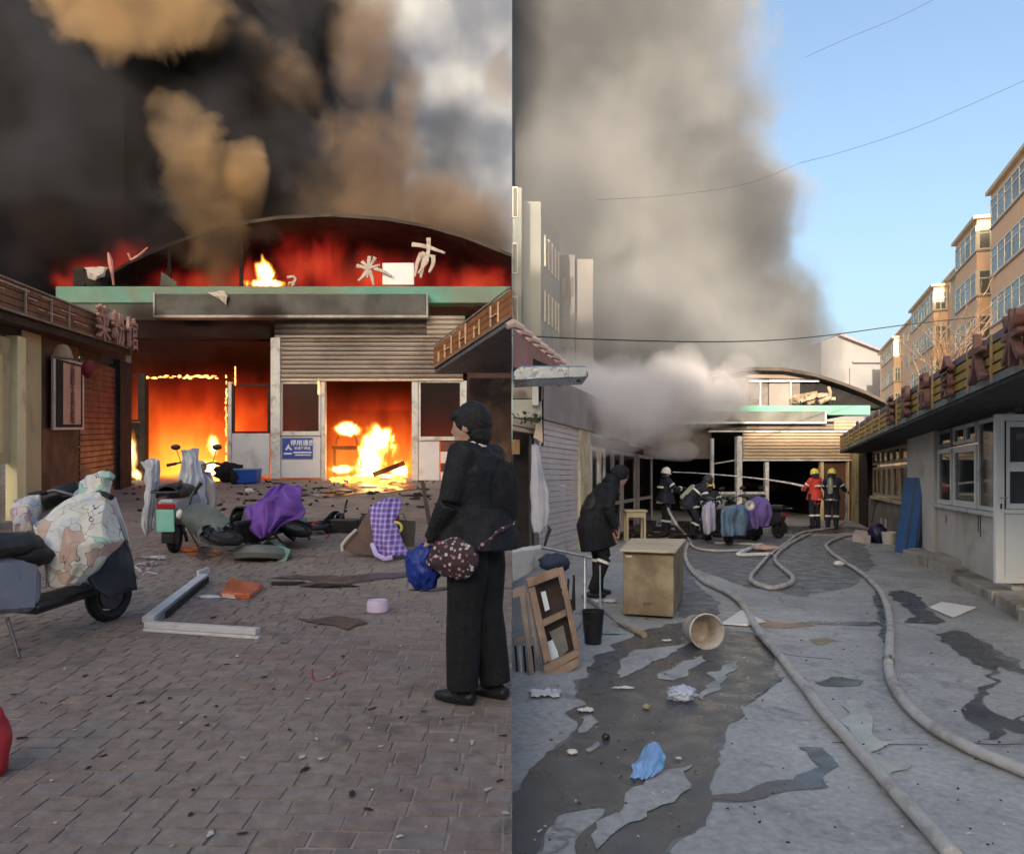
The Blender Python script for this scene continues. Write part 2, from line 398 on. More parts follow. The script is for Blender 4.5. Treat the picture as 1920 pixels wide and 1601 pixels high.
for i, (y, x, wd, rd, dz) in enumerate(near):
    mb = MB(); one_brick(mb, x, y, wd, rd, dz, i); mb.build('brick', BRICK, lg)
mb = MB()
for i, (y, x, wd, rd, dz) in enumerate(rest): one_brick(mb, x, y, wd, rd, dz * .7, 1000 + i)
o = mb.build('brick', BRICK, lg); o['kind'] = 'stuff'
# dark scraps and white crumbs strewn over the bricks
mb = MB(); q = random.Random(3)
for _ in range(170):
    py = 905 + 690 * q.random() ** 1.6; px = q.uniform(5, 950); c = GL(px, py); s_ = q.uniform(.004, .014) * (1 + c.y / 9)
    mb.mi = 0 if q.random() < .45 else 1
    mb.blob((c.x, c.y, c.z + .011), (s_ * q.uniform(.6, 1.8), s_ * .7, .004), 1, .5, 3, Matrix.Rotation(q.random() * 3, 3, 'Z'), seed=_)
o = mb.build('litter_crumbs', [mat('pale_crumbs', (.5, .47, .43), .8), CHAR]); tag(o, 'small pale and burnt crumbs scattered over the brick paving', 'litter', kind='stuff')
mb = MB()
for _ in range(170):
    py = 902 + 60 * q.random() ** 1.6; px = q.uniform(235, 860); c = GL(px, py); s_ = q.uniform(.015, .07)
    M_ = Matrix.Rotation(q.random() * 3, 3, 'Z') @ Matrix.Rotation(q.gauss(0, .3), 3, 'X')
    mb.blob((c.x, c.y, c.z + .02), (s_ * q.uniform(.6, 2.2), s_ * .6, .012 + s_ * .2), 1, .5, 3, M_, seed=_)
o = mb.build('burnt_debris', CHAR); tag(o, 'charred scraps lying on the ground in front of the burning hall', 'debris', kind='stuff')
# ---------------------------------------------------------------- the burning market hall of the left yard
YH = 21.0; zb = zl(YH)
hall = thing('market_hall', 'burning market hall with arched roof and green beam at the end of the brick yard', 'market hall', (XY(520, YH), YH, zb))
GREEN = mat('green_beam_paint', (.11, .34, .27), .6, .18, 1.2, (.20, .22, .16), .75, .35)
SIGNG = mat('scorched_grey_sign', (.10, .098, .092), .6, .25, 1, (.03, .026, .024), .6, .5)
SHUT = mat('smoked_shutter_metal', (.34, .285, .24), .5, .15, .8, (.06, .045, .035), .45, .35, metal=.15)
ARC = [(70, 590), (150, 545), (240, 490), (330, 450), (420, 420), (520, 405), (620, 400), (720, 407), (800, 421), (870, 441), (959.5, 476)]
YR = 23.2
pts = [P(x, y, YR) for x, y in ARC]
def vault(pts, y1, y2, th, name, m, par):
    mb = MB(); n = len(pts)
    f = [Vector((p.x, y1, p.z)) for p in pts] + [Vector((p.x, y1, p.z - th)) for p in pts[::-1]]
    return mb.slab(f, (0, y2 - y1, 0)).build(name, m, par)
ROOFM = mat('sooty_roof_sheet', (.075, .06, .05), .8, .4, .8, (.02, .016, .014), .6, .5)
vault(pts, YR, 36, .10, 'roof', ROOFM, hall)
# wall under the arch, left open where it has burnt through
TYM = mat('burnt_gable_cladding', (.045, .022, .016), .9, .5, 1.4, (.015, .011, .01), .6, .6)
def arc_y(px):
    for (a, b), (c, d) in zip(ARC, ARC[1:]):
        if a <= px <= c: return b + (d - b) * (px - a) / (c - a)
    return 600
xs = [540, 560, 600, 640, 700, 742, 790, 830, 880, 925, 959]
for i in range(len(xs) - 1):
    x0, x1 = xs[i] + .15, xs[i + 1] - .15; mb = MB()
    a = [Vector((min(p.x, -.02), YR + 4.3, p.z)) for p in (P(x0, 536, YR), P(x1, 536, YR), P(x1, arc_y(x1) + 2, YR), P(x0, arc_y(x0) + 2, YR))]
    mb.slab(a, (0, .1 + .02 * (i % 3), 0)).build('gable_panel', TYM, hall)
for x in (160, 318, 452):
    mb = MB(); mb.bar(P(x, 540, YR + .3), P(x + random.uniform(-3, 3), arc_y(x) + 6, YR + .3), .1, .1, (0, 1, 0)); mb.build('roof_post', CHAR, hall)
# green beam: its own lengths
mb = MB()
pbox(mb, 104, 537, 955.5, 568, YH, .5); mb.build('green_beam', GREEN, hall, bevel=.015)
mb = MB(); pbox(mb, 290, 551, 799, 590, YH - .28, .26); mb.build('sign_board', SIGNG, hall, bevel=.012)
mb = MB(); pbox(mb, 287, 590.5, 802, 595.5, YH - .34, .34); pbox(mb, 287, 549, 290, 590, YH - .32, .3); pbox(mb, 799.5, 549, 802, 590, YH - .32, .3)
mb.build('sign_edge', mat('pale_sign_edge', (.42, .40, .36), .5, .2, 2, (.1, .08, .06), .4, 1), hall)
# fascia above the shutter, corrugated
mb = MB()
def corrug(x0, y0, x1, y1, Y, pitch_px, d=.035, back=.06):
    n = max(2, int((y1 - y0) / pitch_px)); prof = []
    for i in range(n):
        a = y0 + (y1 - y0) * i / n; b = y0 + (y1 - y0) * (i + .5) / n; prof += [(a, 0), (a + (b - a) * .4, -d), (b + (b - a) * .3, -d)]
    prof.append((y1, 0))
    f = [Vector((0, Y + o_, ZZ(y, Y))) for y, o_ in prof] + [Vector((0, Y + back, ZZ(y1, Y))), Vector((0, Y + back, ZZ(y0, Y)))]
    xa, xb = XY(x0, Y), XY(x1, Y)
    m_ = MB(); m_.slab([Vector((xa, p.y, p.z)) for p in f], (xb - xa, 0, 0)); return m_
corrug(800, 592, 872, 628, YH - .02, 9).build('fascia_panel', SHUT, hall, smooth=False)
corrug(515, 596, 799, 628, YH - .02, 9).build('fascia_panel', mat('dark_fascia', (.12, .095, .08), .6, .4, .8, (.03, .02, .018), .6, .5), hall)
mb = MB(); pbox(mb, 515, 628.5, 872, 633, YH - .09, .15); mb.build('lintel', mat('pale_lintel', (.30, .25, .21), .6, .3, 1), hall)
mb = MB(); pbox(mb, 104, 568.5, 514, 600, YH + .05, .3); mb.build('fascia_panel', mat('grey_green_fascia', (.16, .17, .14), .7, .3, .6, (.04, .035, .03), .6, .4), hall)
mb = MB(); pbox(mb, 235, 600.5, 506, 632, YH + .12, .3); mb.build('fascia_panel', SOOT, hall)
# shutter slats, one by one
for i in range(9):
    y = 633.5 + i * 8.45
    mb = MB(); a, b = XY(527, YH), XY(868, YH); z1, z0 = ZZ(y, YH), ZZ(y + 7.8, YH)
    mb.slab([Vector((a, YH + .05, z1)), Vector((a, YH - .015, z1 - .01)), Vector((a, YH - .035, (z0 + z1) / 2)), Vector((a, YH - .015, z0 + .01)), Vector((a, YH + .05, z0))], (b - a, 0, 0))
    mb.build('shutter_slat', SHUT, hall)
mb = MB(); pbox(mb, 526, 709.8, 868, 714, YH - .05, .12); mb.build('shutter_bar', mat('bright_shutter_bar', (.45, .38, .32), .45, .2, 2, metal=.3), hall)
# posts and windows
def post(x0, x1, y0, y1, Y=YH, d=.22, m=WHITEF, name='post'):
    mb = MB(); pbox(mb, x0, y0, x1, y1, Y, d); mb.build(name, m, hall, bevel=.01)
post(507, 525, 633, 898, YH - .1, .3); post(602, 609, 714, 900); post(772, 784, 714, 903); post(866, 875, 714, 905); post(427, 434, 716, 897); post(262, 272, 700, 900, m=CHAR); post(219, 229, 700, 912, m=CHAR)
def win_frame(x0, y0, x1, y1, Y=YH, fw=3.5, m=WHITEF, glass=None, name='window'):
    mb = MB(); pbox(mb, x0, y0, x1, y0 + fw, Y, .09); pbox(mb, x0, y1 - fw, x1, y1, Y, .09); pbox(mb, x0, y0 + fw + .1, x0 + fw, y1 - fw - .1, Y, .09); pbox(mb, x1 - fw, y0 + fw + .1, x1, y1 - fw - .1, Y, .09)
    f = mb.build(name, m, hall)
    if glass:
        mb = MB(); pbox(mb, x0 + fw, y0 + fw, x1 - fw, y1 - fw, Y + .04, .012); mb.build('pane', glass, f)
    return f
SMG = glass_mat('smoked_pane', (.02, .012, .01), .62, .12)
win_frame(526, 716, 601, 812, glass=glass_mat('sooty_pane', (.02, .013, .01), .55, .2)); win_frame(785, 714, 866, 822, glass=SMG); win_frame(435, 720, 505, 812, m=CHAR)
win_frame(230, 702, 262, 790, m=CHAR)
LPAN = mat('white_lower_panel', (.66, .65, .66), .5, .06, 2, (.35, .30, .28), .25, 1.2)
def pan(x0, y0, x1, y1, m=LPAN, Y=YH + .01):
    mb = MB(); pbox(mb, x0, y0, x1, y1, Y, .08); return mb.build('lower_panel', m, hall, bevel=.008)
pan(435, 812.5, 505, 892); pan(526, 817, 601, 896); pan(785, 826, 824, 903); pan(826, 826, 866, 846, mat('red_brown_panel', (.16, .06, .045), .7)); pan(826, 847, 866, 868); pan(826, 869, 866, 884, mat('dark_brown_panel', (.08, .04, .03), .7)); pan(826, 885, 866, 904)
mb = MB(); pbox(mb, 526, 812.3, 601, 816.5, YH - .05, .14); mb.build('sill', WHITEF, hall); mb = MB(); pbox(mb, 785, 822.3, 866, 825.5, YH - .05, .14); mb.build('sill', WHITEF, hall)
mb = MB(); pbox(mb, 229, 792, 262, 912, YH + .05, .1); mb.build('lower_panel', SOOT, hall)
mb = MB(); pbox(mb, 784, 904.4, 866, 907, YH - .08, .2); mb.build('threshold', mat('pale_step', (.5, .48, .45), .6), hall)
# blue notice on the white panel
nb = MB(); pbox(nb, 529, 821, 586, 860, YH - .02, .025); nb = nb.build('notice_board', mat('notice_blue', (.035, .075, .36), .45, .1, 2), hall)
PRT = mat('white_print', (.75, .76, .8), .5, .05)
yy = YH - .027
text_obj('lettering', '停用通告', .17, PRT, P(567, 831, yy), (1, 0, 0), (0, 0, 1), nb, .003, .003)
text_obj('lettering', '市场管理处', .095, PRT, P(567, 841, yy), (1, 0, 0), (0, 0, 1), nb, .003, .002)
mb = MB(); pbox(mb, 550, 847, 584, 849.4, yy, .006); pbox(mb, 553, 852, 583, 854, yy, .006); pbox(mb, 532, 849, 547, 852, yy, .006); mb.build('printed_line', PRT, nb)
mb = MB(); mb.slab([P(535, 842, yy), P(541, 832, yy), P(543, 838, yy), P(548, 843, yy), P(545, 844, yy), P(540, 840, yy), P(537, 845, yy)], (0, .005, 0)); mb.build('printed_emblem', PRT, nb)
# inside: ceiling, back and side walls, counters, all black with soot
mb = MB(); pbox(mb, 215, 600, 960, 640, YH + .6, 5.5); mb.build('ceiling', SOOT, hall)
mb = MB(); pbox(mb, 150, 640, 1010, 950, 27.2, .2)
for v in range(len(mb.v)): mb.v[v] = (min(mb.v[v][0], -.02), mb.v[v][1], mb.v[v][2])
mb.build('back_wall', SOOT, hall)
mb = MB(); mb.box((-.12, 29, 3.6), (.2, 14.5, 5.0)); mb.build('side_wall', ROOFM, hall); mb = MB(); mb.box((XY(214, YH), 29, 3.6), (.2, 14.5, 4.6)); mb.build('side_wall', ROOFM, hall)
mb = MB(); pbox(mb, 876, 640, 958, 908, YH + .1, .2); mb.build('front_wall', mat('dark_maroon_wall', (.06, .03, .026), .85, .4, 1), hall)
mb = MB(); pbox(mb, 526, 714, 545, 716, YH, .1); mb.build('rail', CHAR, hall)
# burning stall furniture just inside the doors
st = thing('burning_stall', 'burning table with a plank across it, seen through the right doorway of the hall', 'stall', (XY(650, 22), 22, zl(22)))
mb = MB(); pbox(mb, 622, 836, 682, 842, 21.9, .8); mb.build('table_top', CHAR, st)
for x in (625, 675):
    mb = MB(); pbox(mb, x, 842, x + 4, 890, 22, .1); mb.build('leg', CHAR, st)
mb = MB()
for i in range(9): a = math.pi * i / 8; mb.bar(P(650 - 20 * math.cos(a), 834 - 26 * math.sin(a), 22.2), P(650 - 20 * math.cos(a + .35), 834 - 26 * math.sin(a + .35), 22.2), .05, .05)
mb.build('charred_wreath', CHAR, st)
pk = MB().bar(P(700, 890, 21.6), P(758, 868, 21.9), .18, .14).build('fallen_beam', CHAR); tag(pk, 'charred beam slanting across the floor of the right doorway', 'beam')
# the fire itself
def pz(px, py, Y, r, *s): q_ = P(px, py, Y); return (q_.x, q_.y, q_.z, r, *s)
rg = [(0, (.30, .012, .004)), (.3, (.75, .035, .005)), (.62, (1, .13, .012)), (1, (1, .34, .035))]
fire_box('indoor_fire', (XY(222, 21.3), 21.35, zl(21.3) - .1), (XY(600, 21.3), 26.5, ZZ(640, 21.3)), [pz(350, 860, 23, 5, 1.2, 1, 1.2)], 'sheet of orange fire filling the left doorways of the hall', strength=.62, amp=1.3, sc=1.3, gain=1.3, cut=.05, soot=.25, stops=rg, hgrad=(zb + .2, ZZ(655, 21)), detail=3)
fire_box('indoor_fire', (XY(601, 21.3), 21.35, zl(21.3) - .1), (XY(872, 21.3), 26.5, ZZ(640, 21.3)), [pz(700, 850, 23, 4.5, 1.2, 1, 1.2)], 'red and orange fire filling the doorway under the roller shutter', strength=.6, amp=1.3, sc=1.3, gain=1.3, cut=.1, soot=.35, stops=rg, hgrad=(zb + .2, ZZ(690, 21)), detail=3)
ft = [(0, (1, .10, .01)), (.35, (1, .28, .02)), (.7, (1, .58, .10)), (1, (1, .86, .40))]
fire_box('flames', (XY(612, 21.6), 21.35, zl(21.4)), (XY(770, 21.6), 22.6, ZZ(770, 21.6)), [pz(695, 862, 22, .75, .7, .6, 1.5), pz(708, 826, 22, .72, 1, .6, .9), pz(655, 805, 22, .42, 1.5, .8, .7), pz(640, 880, 22, .35, 1.6, .9, .5), pz(700, 893, 22, .3, 3.6, 1, .4), pz(748, 880, 22, .35, 1, 1, .9)], 'bright yellow flames standing on the stall in the right doorway', strength=10, amp=1.0, sc=3.0, gain=2.6, cut=.2, soot=.3, stops=ft, zs=.5, step=.4)
fire_box('flames', (XY(370, 21.6), 21.35, zl(21.4)), (XY(430, 21.6), 22.4, ZZ(805, 21.6)), [pz(400, 835, 22, .3, .7, 1, 1.4), pz(395, 880, 22, .34, 1.4, 1, 1.1)], 'small yellow flames at the foot of the middle doorway post', strength=6, amp=1.0, sc=4, gain=2.5, cut=.1, soot=.3, stops=ft, zs=.5, step=.4)
fire_box('flames', (XY(225, 21), 20.2, zl(20.4)), (XY(268, 21), 21.3, ZZ(800, 20.8)), [pz(249, 850, 20.8, .28, .45, 1, 3.2), pz(262, 890, 20.8, .26, 1.4, 1, .8)], 'thin tall flames licking the black post beside the left door', strength=4, amp=.9, sc=5, gain=2.4, cut=.2, soot=.2, stops=ft, zs=.35, step=.4)
fire_box('flames', (XY(452, 23), 22.0, ZZ(541, 22.6)), (XY(552, 23), 23.1, ZZ(478, 22.6)), [pz(498, 512, 22.6, .48, .65, 1, 1.2), pz(500, 532, 22.6, .32, 2.4, 1, .5)], 'yellow flames leaping above the green beam in the middle of the roof', strength=8, amp=1.0, sc=3.6, gain=2.5, cut=.15, soot=.2, stops=ft, zs=.5, step=.4)
fire_box('roof_fire', (XY(60, 24), 23.4, ZZ(556, 23.6)), (-.03, 27.2, ZZ(412, 23.4)), [pz(190, 520, 25.2, 1.25, 1.3, 1, .8), pz(265, 505, 25.2, 1.35, 1.2, 1, .9), pz(125, 530, 25.2, .8, 1.2, 1, .6), pz(470, 530, 25, 1.2, 1.7, 1, .7), pz(360, 535, 25, 1.0, 1.6, 1, .6), pz(700, 530, 25, 1.5, 2.2, 1, .8), pz(880, 535, 25, 1.1, 1.6, 1, .8), pz(580, 500, 25, 1.3, 1.4, 1, .9)], 'deep red fire glowing inside the arched roof of the hall', strength=.30, amp=1.0, sc=1.1, gain=1.3, cut=.08, soot=.5, stops=[(0, (.35, .008, .006)), (.5, (.9, .03, .02)), (1, (1, .09, .03))], detail=4)
# a lip of glowing edge along the burning door heads, and fire spilt on the ground
EMB = emit_mat('glowing_edge', (1, .36, .08), 3.5)
mb = MB(); q = random.Random(5)
for x in range(276, 426, 5):
    if q.random() < .75: mb.blob(P(x, 707 + q.uniform(-2, 2), 21.1), (.07, .04, q.uniform(.015, .05)), 1, .3, 3, seed=x)
for y in range(706, 900, 6):
    if q.random() < .7: mb.blob(P(424 + q.uniform(-1, 1), y, 21.1), (.02, .04, q.uniform(.03, .07)), 1, .3, 3, seed=y)
for y in range(780, 870, 5):
    if q.random() < .8: mb.blob(P(230 + q.uniform(-2, 2), y, 21.0), (.03, .04, .06), 1, .3, 3, seed=y)
for y in range(712, 740, 5): mb.blob(P(597, y, 20.97), (.02, .02, .05), 1, .3, 3, seed=y)
for y in range(690, 725, 5): mb.blob(P(441, y, 20.97), (.025, .02, .05), 1, .3, 3, seed=y)
tag(mb.build('embers', EMB, smooth=True), 'glowing edges burning along the head and posts of the left doorway', 'embers', kind='stuff')
mb = MB()
for _ in range(46):
    c = GL(q.uniform(620, 760), q.uniform(893, 906)); mb.blob((c.x, c.y - .1, c.z + .03), (q.uniform(.05, .2), .06, q.uniform(.02, .08)), 1, .4, 3, seed=_)
for _ in range(24):
    t_ = _ / 23; c = GL(690 + 58 * t_ + q.uniform(-5, 5), 906 + 11 * t_ + q.uniform(-2, 2)); mb.blob((c.x, c.y, c.z + .02), (q.uniform(.06, .16), .08, .025), 1, .4, 3, seed=_)
for _ in range(10):
    c = GL(q.uniform(375, 408), q.uniform(876, 884) + 20); mb.blob((c.x, c.y, c.z + .04), (.1, .08, .06), 1, .4, 3, seed=_)
tag(mb.build('burning_spill', emit_mat('burning_floor', (1, .34, .05), 3.5), smooth=True), 'burning liquid and scraps on the ground at the right doorway', 'fire', kind='stuff')
# what is left of the rooftop sign
PALE = mat('pale_sign_metal', (.55, .47, .40), .5, .2, 3, (.12, .07, .05), .3, 3)
ch = thing('sign_character', 'pale metal character lying low and askew on the green beam, left of the white panel', 'sign letter', P(690, 535, YH))
def strokes(par, segs, Y, w0=.13, d=.06, m=PALE):
    mb = MB()
    for s_ in segs:
        pts_ = [P(x, y, Y) for x, y in s_]
        for i in range(len(pts_) - 1):
            a, b = pts_[i], pts_[i + 1]; dd = (b - a).normalized(); n_ = Vector((-dd.z, 0, dd.x)); wa = w0 * (.5 if i == 0 else .42); wb = w0 * (.42 if i < len(pts_) - 2 else .22)
            off = .003 * len(mb.v) / 8
            mb.slab([a - n_ * wa + Vector((0, off, 0)), b - n_ * wb + Vector((0, off, 0)), b + n_ * wb + Vector((0, off, 0)), a + n_ * wa + Vector((0, off, 0))], (0, d, 0))
    return mb.build('stroke', m, par)
strokes(ch, [[(678, 490), (690, 500)], [(703, 482), (694, 500)], [(668, 498), (690, 503), (712, 496)], [(692, 480), (690, 505), (688, 520)], [(688, 506), (680, 518), (671, 526)], [(692, 506), (697, 520), (700, 534)], [(700, 502), (718, 508), (734, 516)]], YH + .1, .10)
ch = thing('sign_character', 'tall pale metal character with a wide cross stroke, right of the white panel', 'sign letter', P(803, 535, YH))
strokes(ch, [[(803, 446), (804, 462), (800, 490), (784, 512)], [(772, 458), (790, 460), (806, 464), (834, 474)], [(790, 474), (782, 492), (777, 518)], [(790, 474), (800, 478), (812, 480)], [(812, 478), (812, 494), (804, 510)], [(796, 480), (792, 498), (788, 520)]], YH + .1, .125)
mb = MB(); pbox(mb, 717, 493, 776, 534, YH + .25, .06); tag(mb.build('blank_signboard', mat('bright_white_sheet', (.88, .88, .9), .5, .03), bevel=.01), 'blank white panel standing on the green beam between two sign characters', 'panel')
ch = thing('sign_character', 'small curled burnt scrap of a character at the right of the roof flames', 'sign letter', P(548, 535, YH))
strokes(ch, [[(538, 520), (550, 518), (555, 524), (548, 530), (540, 530)], [(546, 535), (553, 531)]], YH + .1, .07)
mb = MB(); mb.tube([P(203, 474, YH + .3), P(207, 490, YH + .3), P(210, 512, YH + .3), P(213, 535, YH + .3)], [.03, .08, .05, .03], 6); tag(mb.build('bent_post', mat('firelit_pink_metal', (.6, .25, .2), .6)), 'bent pale post coloured pink for the firelight above the left end of the green beam', 'post')  # red firelight on the metal is put into its pink colour
mb = MB(); mb.tube([P(240, 475, YH + .3), P(246, 488, YH + .3), P(262, 478, YH + .3), P(277, 464, YH + .3)], [.03, .05, .04, .02], 6); tag(mb.build('bent_strip', mat('firelit_pink_metal', (.6, .25, .2), .6)), 'tick shaped strip of bent metal in the red fire over the roof', 'metal strip')
mb = MB(); mb.slab([P(300, 536, YH), P(303, 510, YH), P(332, 530, YH), P(330, 537, YH)], (0, .05, 0)); tag(mb.build('metal_scrap', mat('grey_green_fascia', (.16, .17, .14), .7)), 'triangular grey scrap standing on the green beam', 'scrap')
mb = MB(); pbox(mb, 137, 502, 158, 536, YH + .1, .4); mb.blob(P(185, 522, YH + .3), (.4, .3, .3), 2, .3, 2); tag(mb.build('charred_machine', CHAR, smooth=True), 'charred box of machinery on the left end of the green beam', 'machine')
mb = cloth([[P(157, 502, YH + .05), P(180, 500, YH), P(204, 502, YH + .05)], [P(163, 512, YH), P(185, 516, YH - .1), P(198, 508, YH)], [P(167, 522, YH), P(178, 526, YH), P(194, 518, YH)]], 8, 8, .02, .04); tag(mb.build('torn_sheet', PALE, smooth=True), 'torn pale sheet hanging over the charred machine on the roof', 'sheet')
mb = cloth([[P(390, 548, YH - .3), P(420, 545, YH - .35)], [P(400, 555, YH - .4), P(426, 556, YH - .42)], [P(412, 563, YH - .35), P(424, 572, YH - .4)]], 8, 6, .02, .03); tag(mb.build('hanging_scrap', PALE, smooth=True), 'curled scrap of metal hooked over the middle of the grey sign board', 'scrap')
# ---------------------------------------------------------------- shop rows of the left yard
BOARD = mat('brown_fascia_board', (.20, .085, .045), .55, .3, 3, (.05, .03, .025), .4, 1.5)
BOARD2 = mat('orange_brown_board', (.30, .125, .045), .55, .25, 3, (.06, .035, .025), .3, 1.5)
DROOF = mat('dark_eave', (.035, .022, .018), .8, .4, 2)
CREAM = mat('cream_plaster', (.55, .44, .26), .75, .12, 1.5, (.18, .12, .08), .4, .8)
REDSH = mat('dark_red_shutter', (.17, .045, .04), .5, .25, 1.2, (.05, .02, .018), .5, .6)
LETR = mat('dusty_pink_letter', (.42, .24, .20), .55, .2, 5)
def line_pt(a, b, t_): return a.lerp(b, t_)
def fascia(th, A, B, h, nb, m, trim, d, label='fascia_board', gap=.012):
    """boards one above the other from A to B (bottom line), h high, d = thickness vector"""
    u = Vector((0, 0, h / nb))
    for i in range(nb):
        a, b = A + u * i, B + u * i; mb = MB(); mb.slab([a, b, b + u * (1 - .12), a + u * (1 - .12)], d); mb.build(label, m, th)
    up = Vector((0, 0, h)); off = -Vector(d).normalized() * .02
    mb = MB(); mb.slab([A + off, B + off, B + off + Vector((0, 0, .035)), A + off + Vector((0, 0, .035))], d); mb.build('trim', trim, th)
    mb = MB(); mb.slab([A + off + up, B + off + up, B + off + up + Vector((0, 0, .03)), A + off + up + Vector((0, 0, .03))], d); mb.build('trim', trim, th)
# left row
sh = thing('corner_shop', 'low brown shop at the left edge with raised characters and a dark red shutter', 'shop', (-8.6, 15, zl(15)))
A, B = P(250, 657, 17), P(-40, 566, 10.2); B.z = B.z
n_ = (B - A).cross(Vector((0, 0, 1))).normalized(); n_ = n_ if n_.x < 0 else -n_
TRIM = mat('dull_trim', (.22, .18, .16), .5, .3, 3)
fascia(sh, A, B, .46, 4, BOARD, TRIM, n_ * .06)
back = n_ * 2.2
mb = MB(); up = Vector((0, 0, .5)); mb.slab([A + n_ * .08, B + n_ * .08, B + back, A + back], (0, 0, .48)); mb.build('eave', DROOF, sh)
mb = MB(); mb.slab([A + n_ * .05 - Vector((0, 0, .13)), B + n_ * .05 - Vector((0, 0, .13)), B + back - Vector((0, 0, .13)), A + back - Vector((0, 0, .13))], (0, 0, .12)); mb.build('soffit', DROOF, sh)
for t_, s_ in ((.07, '馆'), (.22, '粉'), (.37, '菜')):
    c = A.lerp(B, t_ * .9) - n_ * .1 + Vector((0, 0, .27)); text_obj('sign_character', s_, .74, LETR, c, (A - B), (0, 0, 1), sh, .03, .006)
for k in range(14):   # pale lattice strips nailed on the boards
    t0 = .42 + .04 * k; z0 = random.choice((.07, .18, .30, .4)); a = A.lerp(B, t0) - n_ * .015 + Vector((0, 0, z0)); b = A.lerp(B, t0 + random.uniform(.03, .09)) - n_ * .015 + Vector((0, 0, z0))
    mb = MB(); mb.bar(a, b, .02, .022); mb.build('lattice_strip', mat('pale_lattice', (.45, .33, .26), .6, .3, 5), sh)
for t0 in (.55, .66, .8, .93):
    a = A.lerp(B, t0) - n_ * .02; mb = MB(); mb.bar(a + Vector((0, 0, .03)), a + Vector((0, 0, .43)), .03, .02); mb.build('lattice_strip', MATS['pale_lattice'], sh)
def xw(Y): return -9.77 - .257 * (Y - 19)
def LWp(px):      # distance at which the column px meets the wall plane
    return (-9.77 + .257 * 19) / ((px - CX) / F + .257)
def lwall(px0, px1, py0, py1, name, m, d=.15, off=0, par=None, z_abs=None):
    Ya, Yb = LWp(px0), LWp(px1); a = Vector((xw(Ya) + off, Ya, 0)); b = Vector((xw(Yb) + off, Yb, 0))
    Ym = (Ya + Yb) / 2
    za = [ZZ(py0, Ym) - zl(Ym), ZZ(py1, Ym) - zl(Ym)] if z_abs is None else z_abs
    g = lambda p, z: Vector((p.x, p.y, z + zl(p.y)))
    mb = MB(); mb.slab([g(a, za[1]), g(b, za[1]), g(b, za[0]), g(a, za[0])], (-d, 0, 0)); return mb.build(name, m, par or sh, bevel=.008)
lwall(-70, 2, 0, 0, 'wall', CREAM, z_abs=(.9, -.1)); w_ = lwall(-70, 22, 0, 0, 'window', CREAM, .1, -.02, z_abs=(2.9, .92))
lwall(-60, 4, 0, 0, 'pane', mat('lit_yellow_pane', (.62, .52, .27), .5, .15, 1.2), .03, .01, par=w_, z_abs=(2.6, 1.1))  # warm light on the pane is put into its yellow colour
lwall(24, 40, 0, 0, 'pilaster', mat('lit_cream_tone', (.85, .74, .44), .6, .08, 2, (.3, .2, .12), .2, 1), .2, .08, z_abs=(2.95, -.1)); lwall(41, 78, 0, 0, 'wall', CREAM, z_abs=(3.1, -.1))  # pilaster: strong warm light painted in as a brighter cream
lwall(79, 148, 0, 0, 'wall', mat('brown_stall_wall', (.12, .055, .035), .7, .4, 1.2, (.03, .02, .018), .5, 1), z_abs=(3.1, -.1))
lwall(216, 238, 0, 0, 'wall', SOOT, .3, .12, z_abs=(3.1, -.1))
lwall(-70, 238, 0, 0, 'header', DROOF, .12, -.03, z_abs=(3.4, 2.97))
for i in range(24): lwall(149, 215, 0, 0, 'shutter_slat', REDSH, .05, .02 - (i % 2) * .006, z_abs=(.02 + .12 * i + .108, .02 + .12 * i))
fr = lwall(86, 145, 674, 806, 'notice_frame', mat('pale_notice_frame', (.5, .46, .42), .5), .05, .14)
lwall(90, 141, 679, 801, 'backing', SOOT, .03, .15, par=fr)
pl_ = lwall(102, 136, 684, 796, 'notice_sheet', mat('pink_notice_sheet', (.55, .33, .26), .6, .15, 3), .01, .165, par=fr)
ym = LWp(119); dirw = Vector((-.257, 1, zl(1))).normalized()
for i, s_ in enumerate('面粉大米杂粮'):
    text_obj('lettering', s_, .24, mat('notice_ink', (.20, .07, .06), .7), Vector((xw(ym) + .18, ym, ZZ(697 + i * 17.5, ym))), dirw, (0, 0, 1), fr, .003, .004)
mb = MB(); c = P(118, 672, 12.5); mb.lathe(c, [(.0, .24), (.07, .22), (.12, .15), (.15, .04), (.16, 0)], 14); tag(mb.build('eave_lamp', mat('old_lamp_shade', (.32, .2, .12), .5), smooth=True), 'domed brown lamp shade hanging under the left eave above the framed notice', 'lamp')
mb = MB(); mb.blob(P(166, 692, 13.4), (.11, .11, .17), 2, .1); tag(mb.build('red_lantern', mat('red_lantern', (.16, .012, .016), .6, .2, 5), smooth=True), 'dim red lantern hanging in front of the dark red shutter', 'lantern')
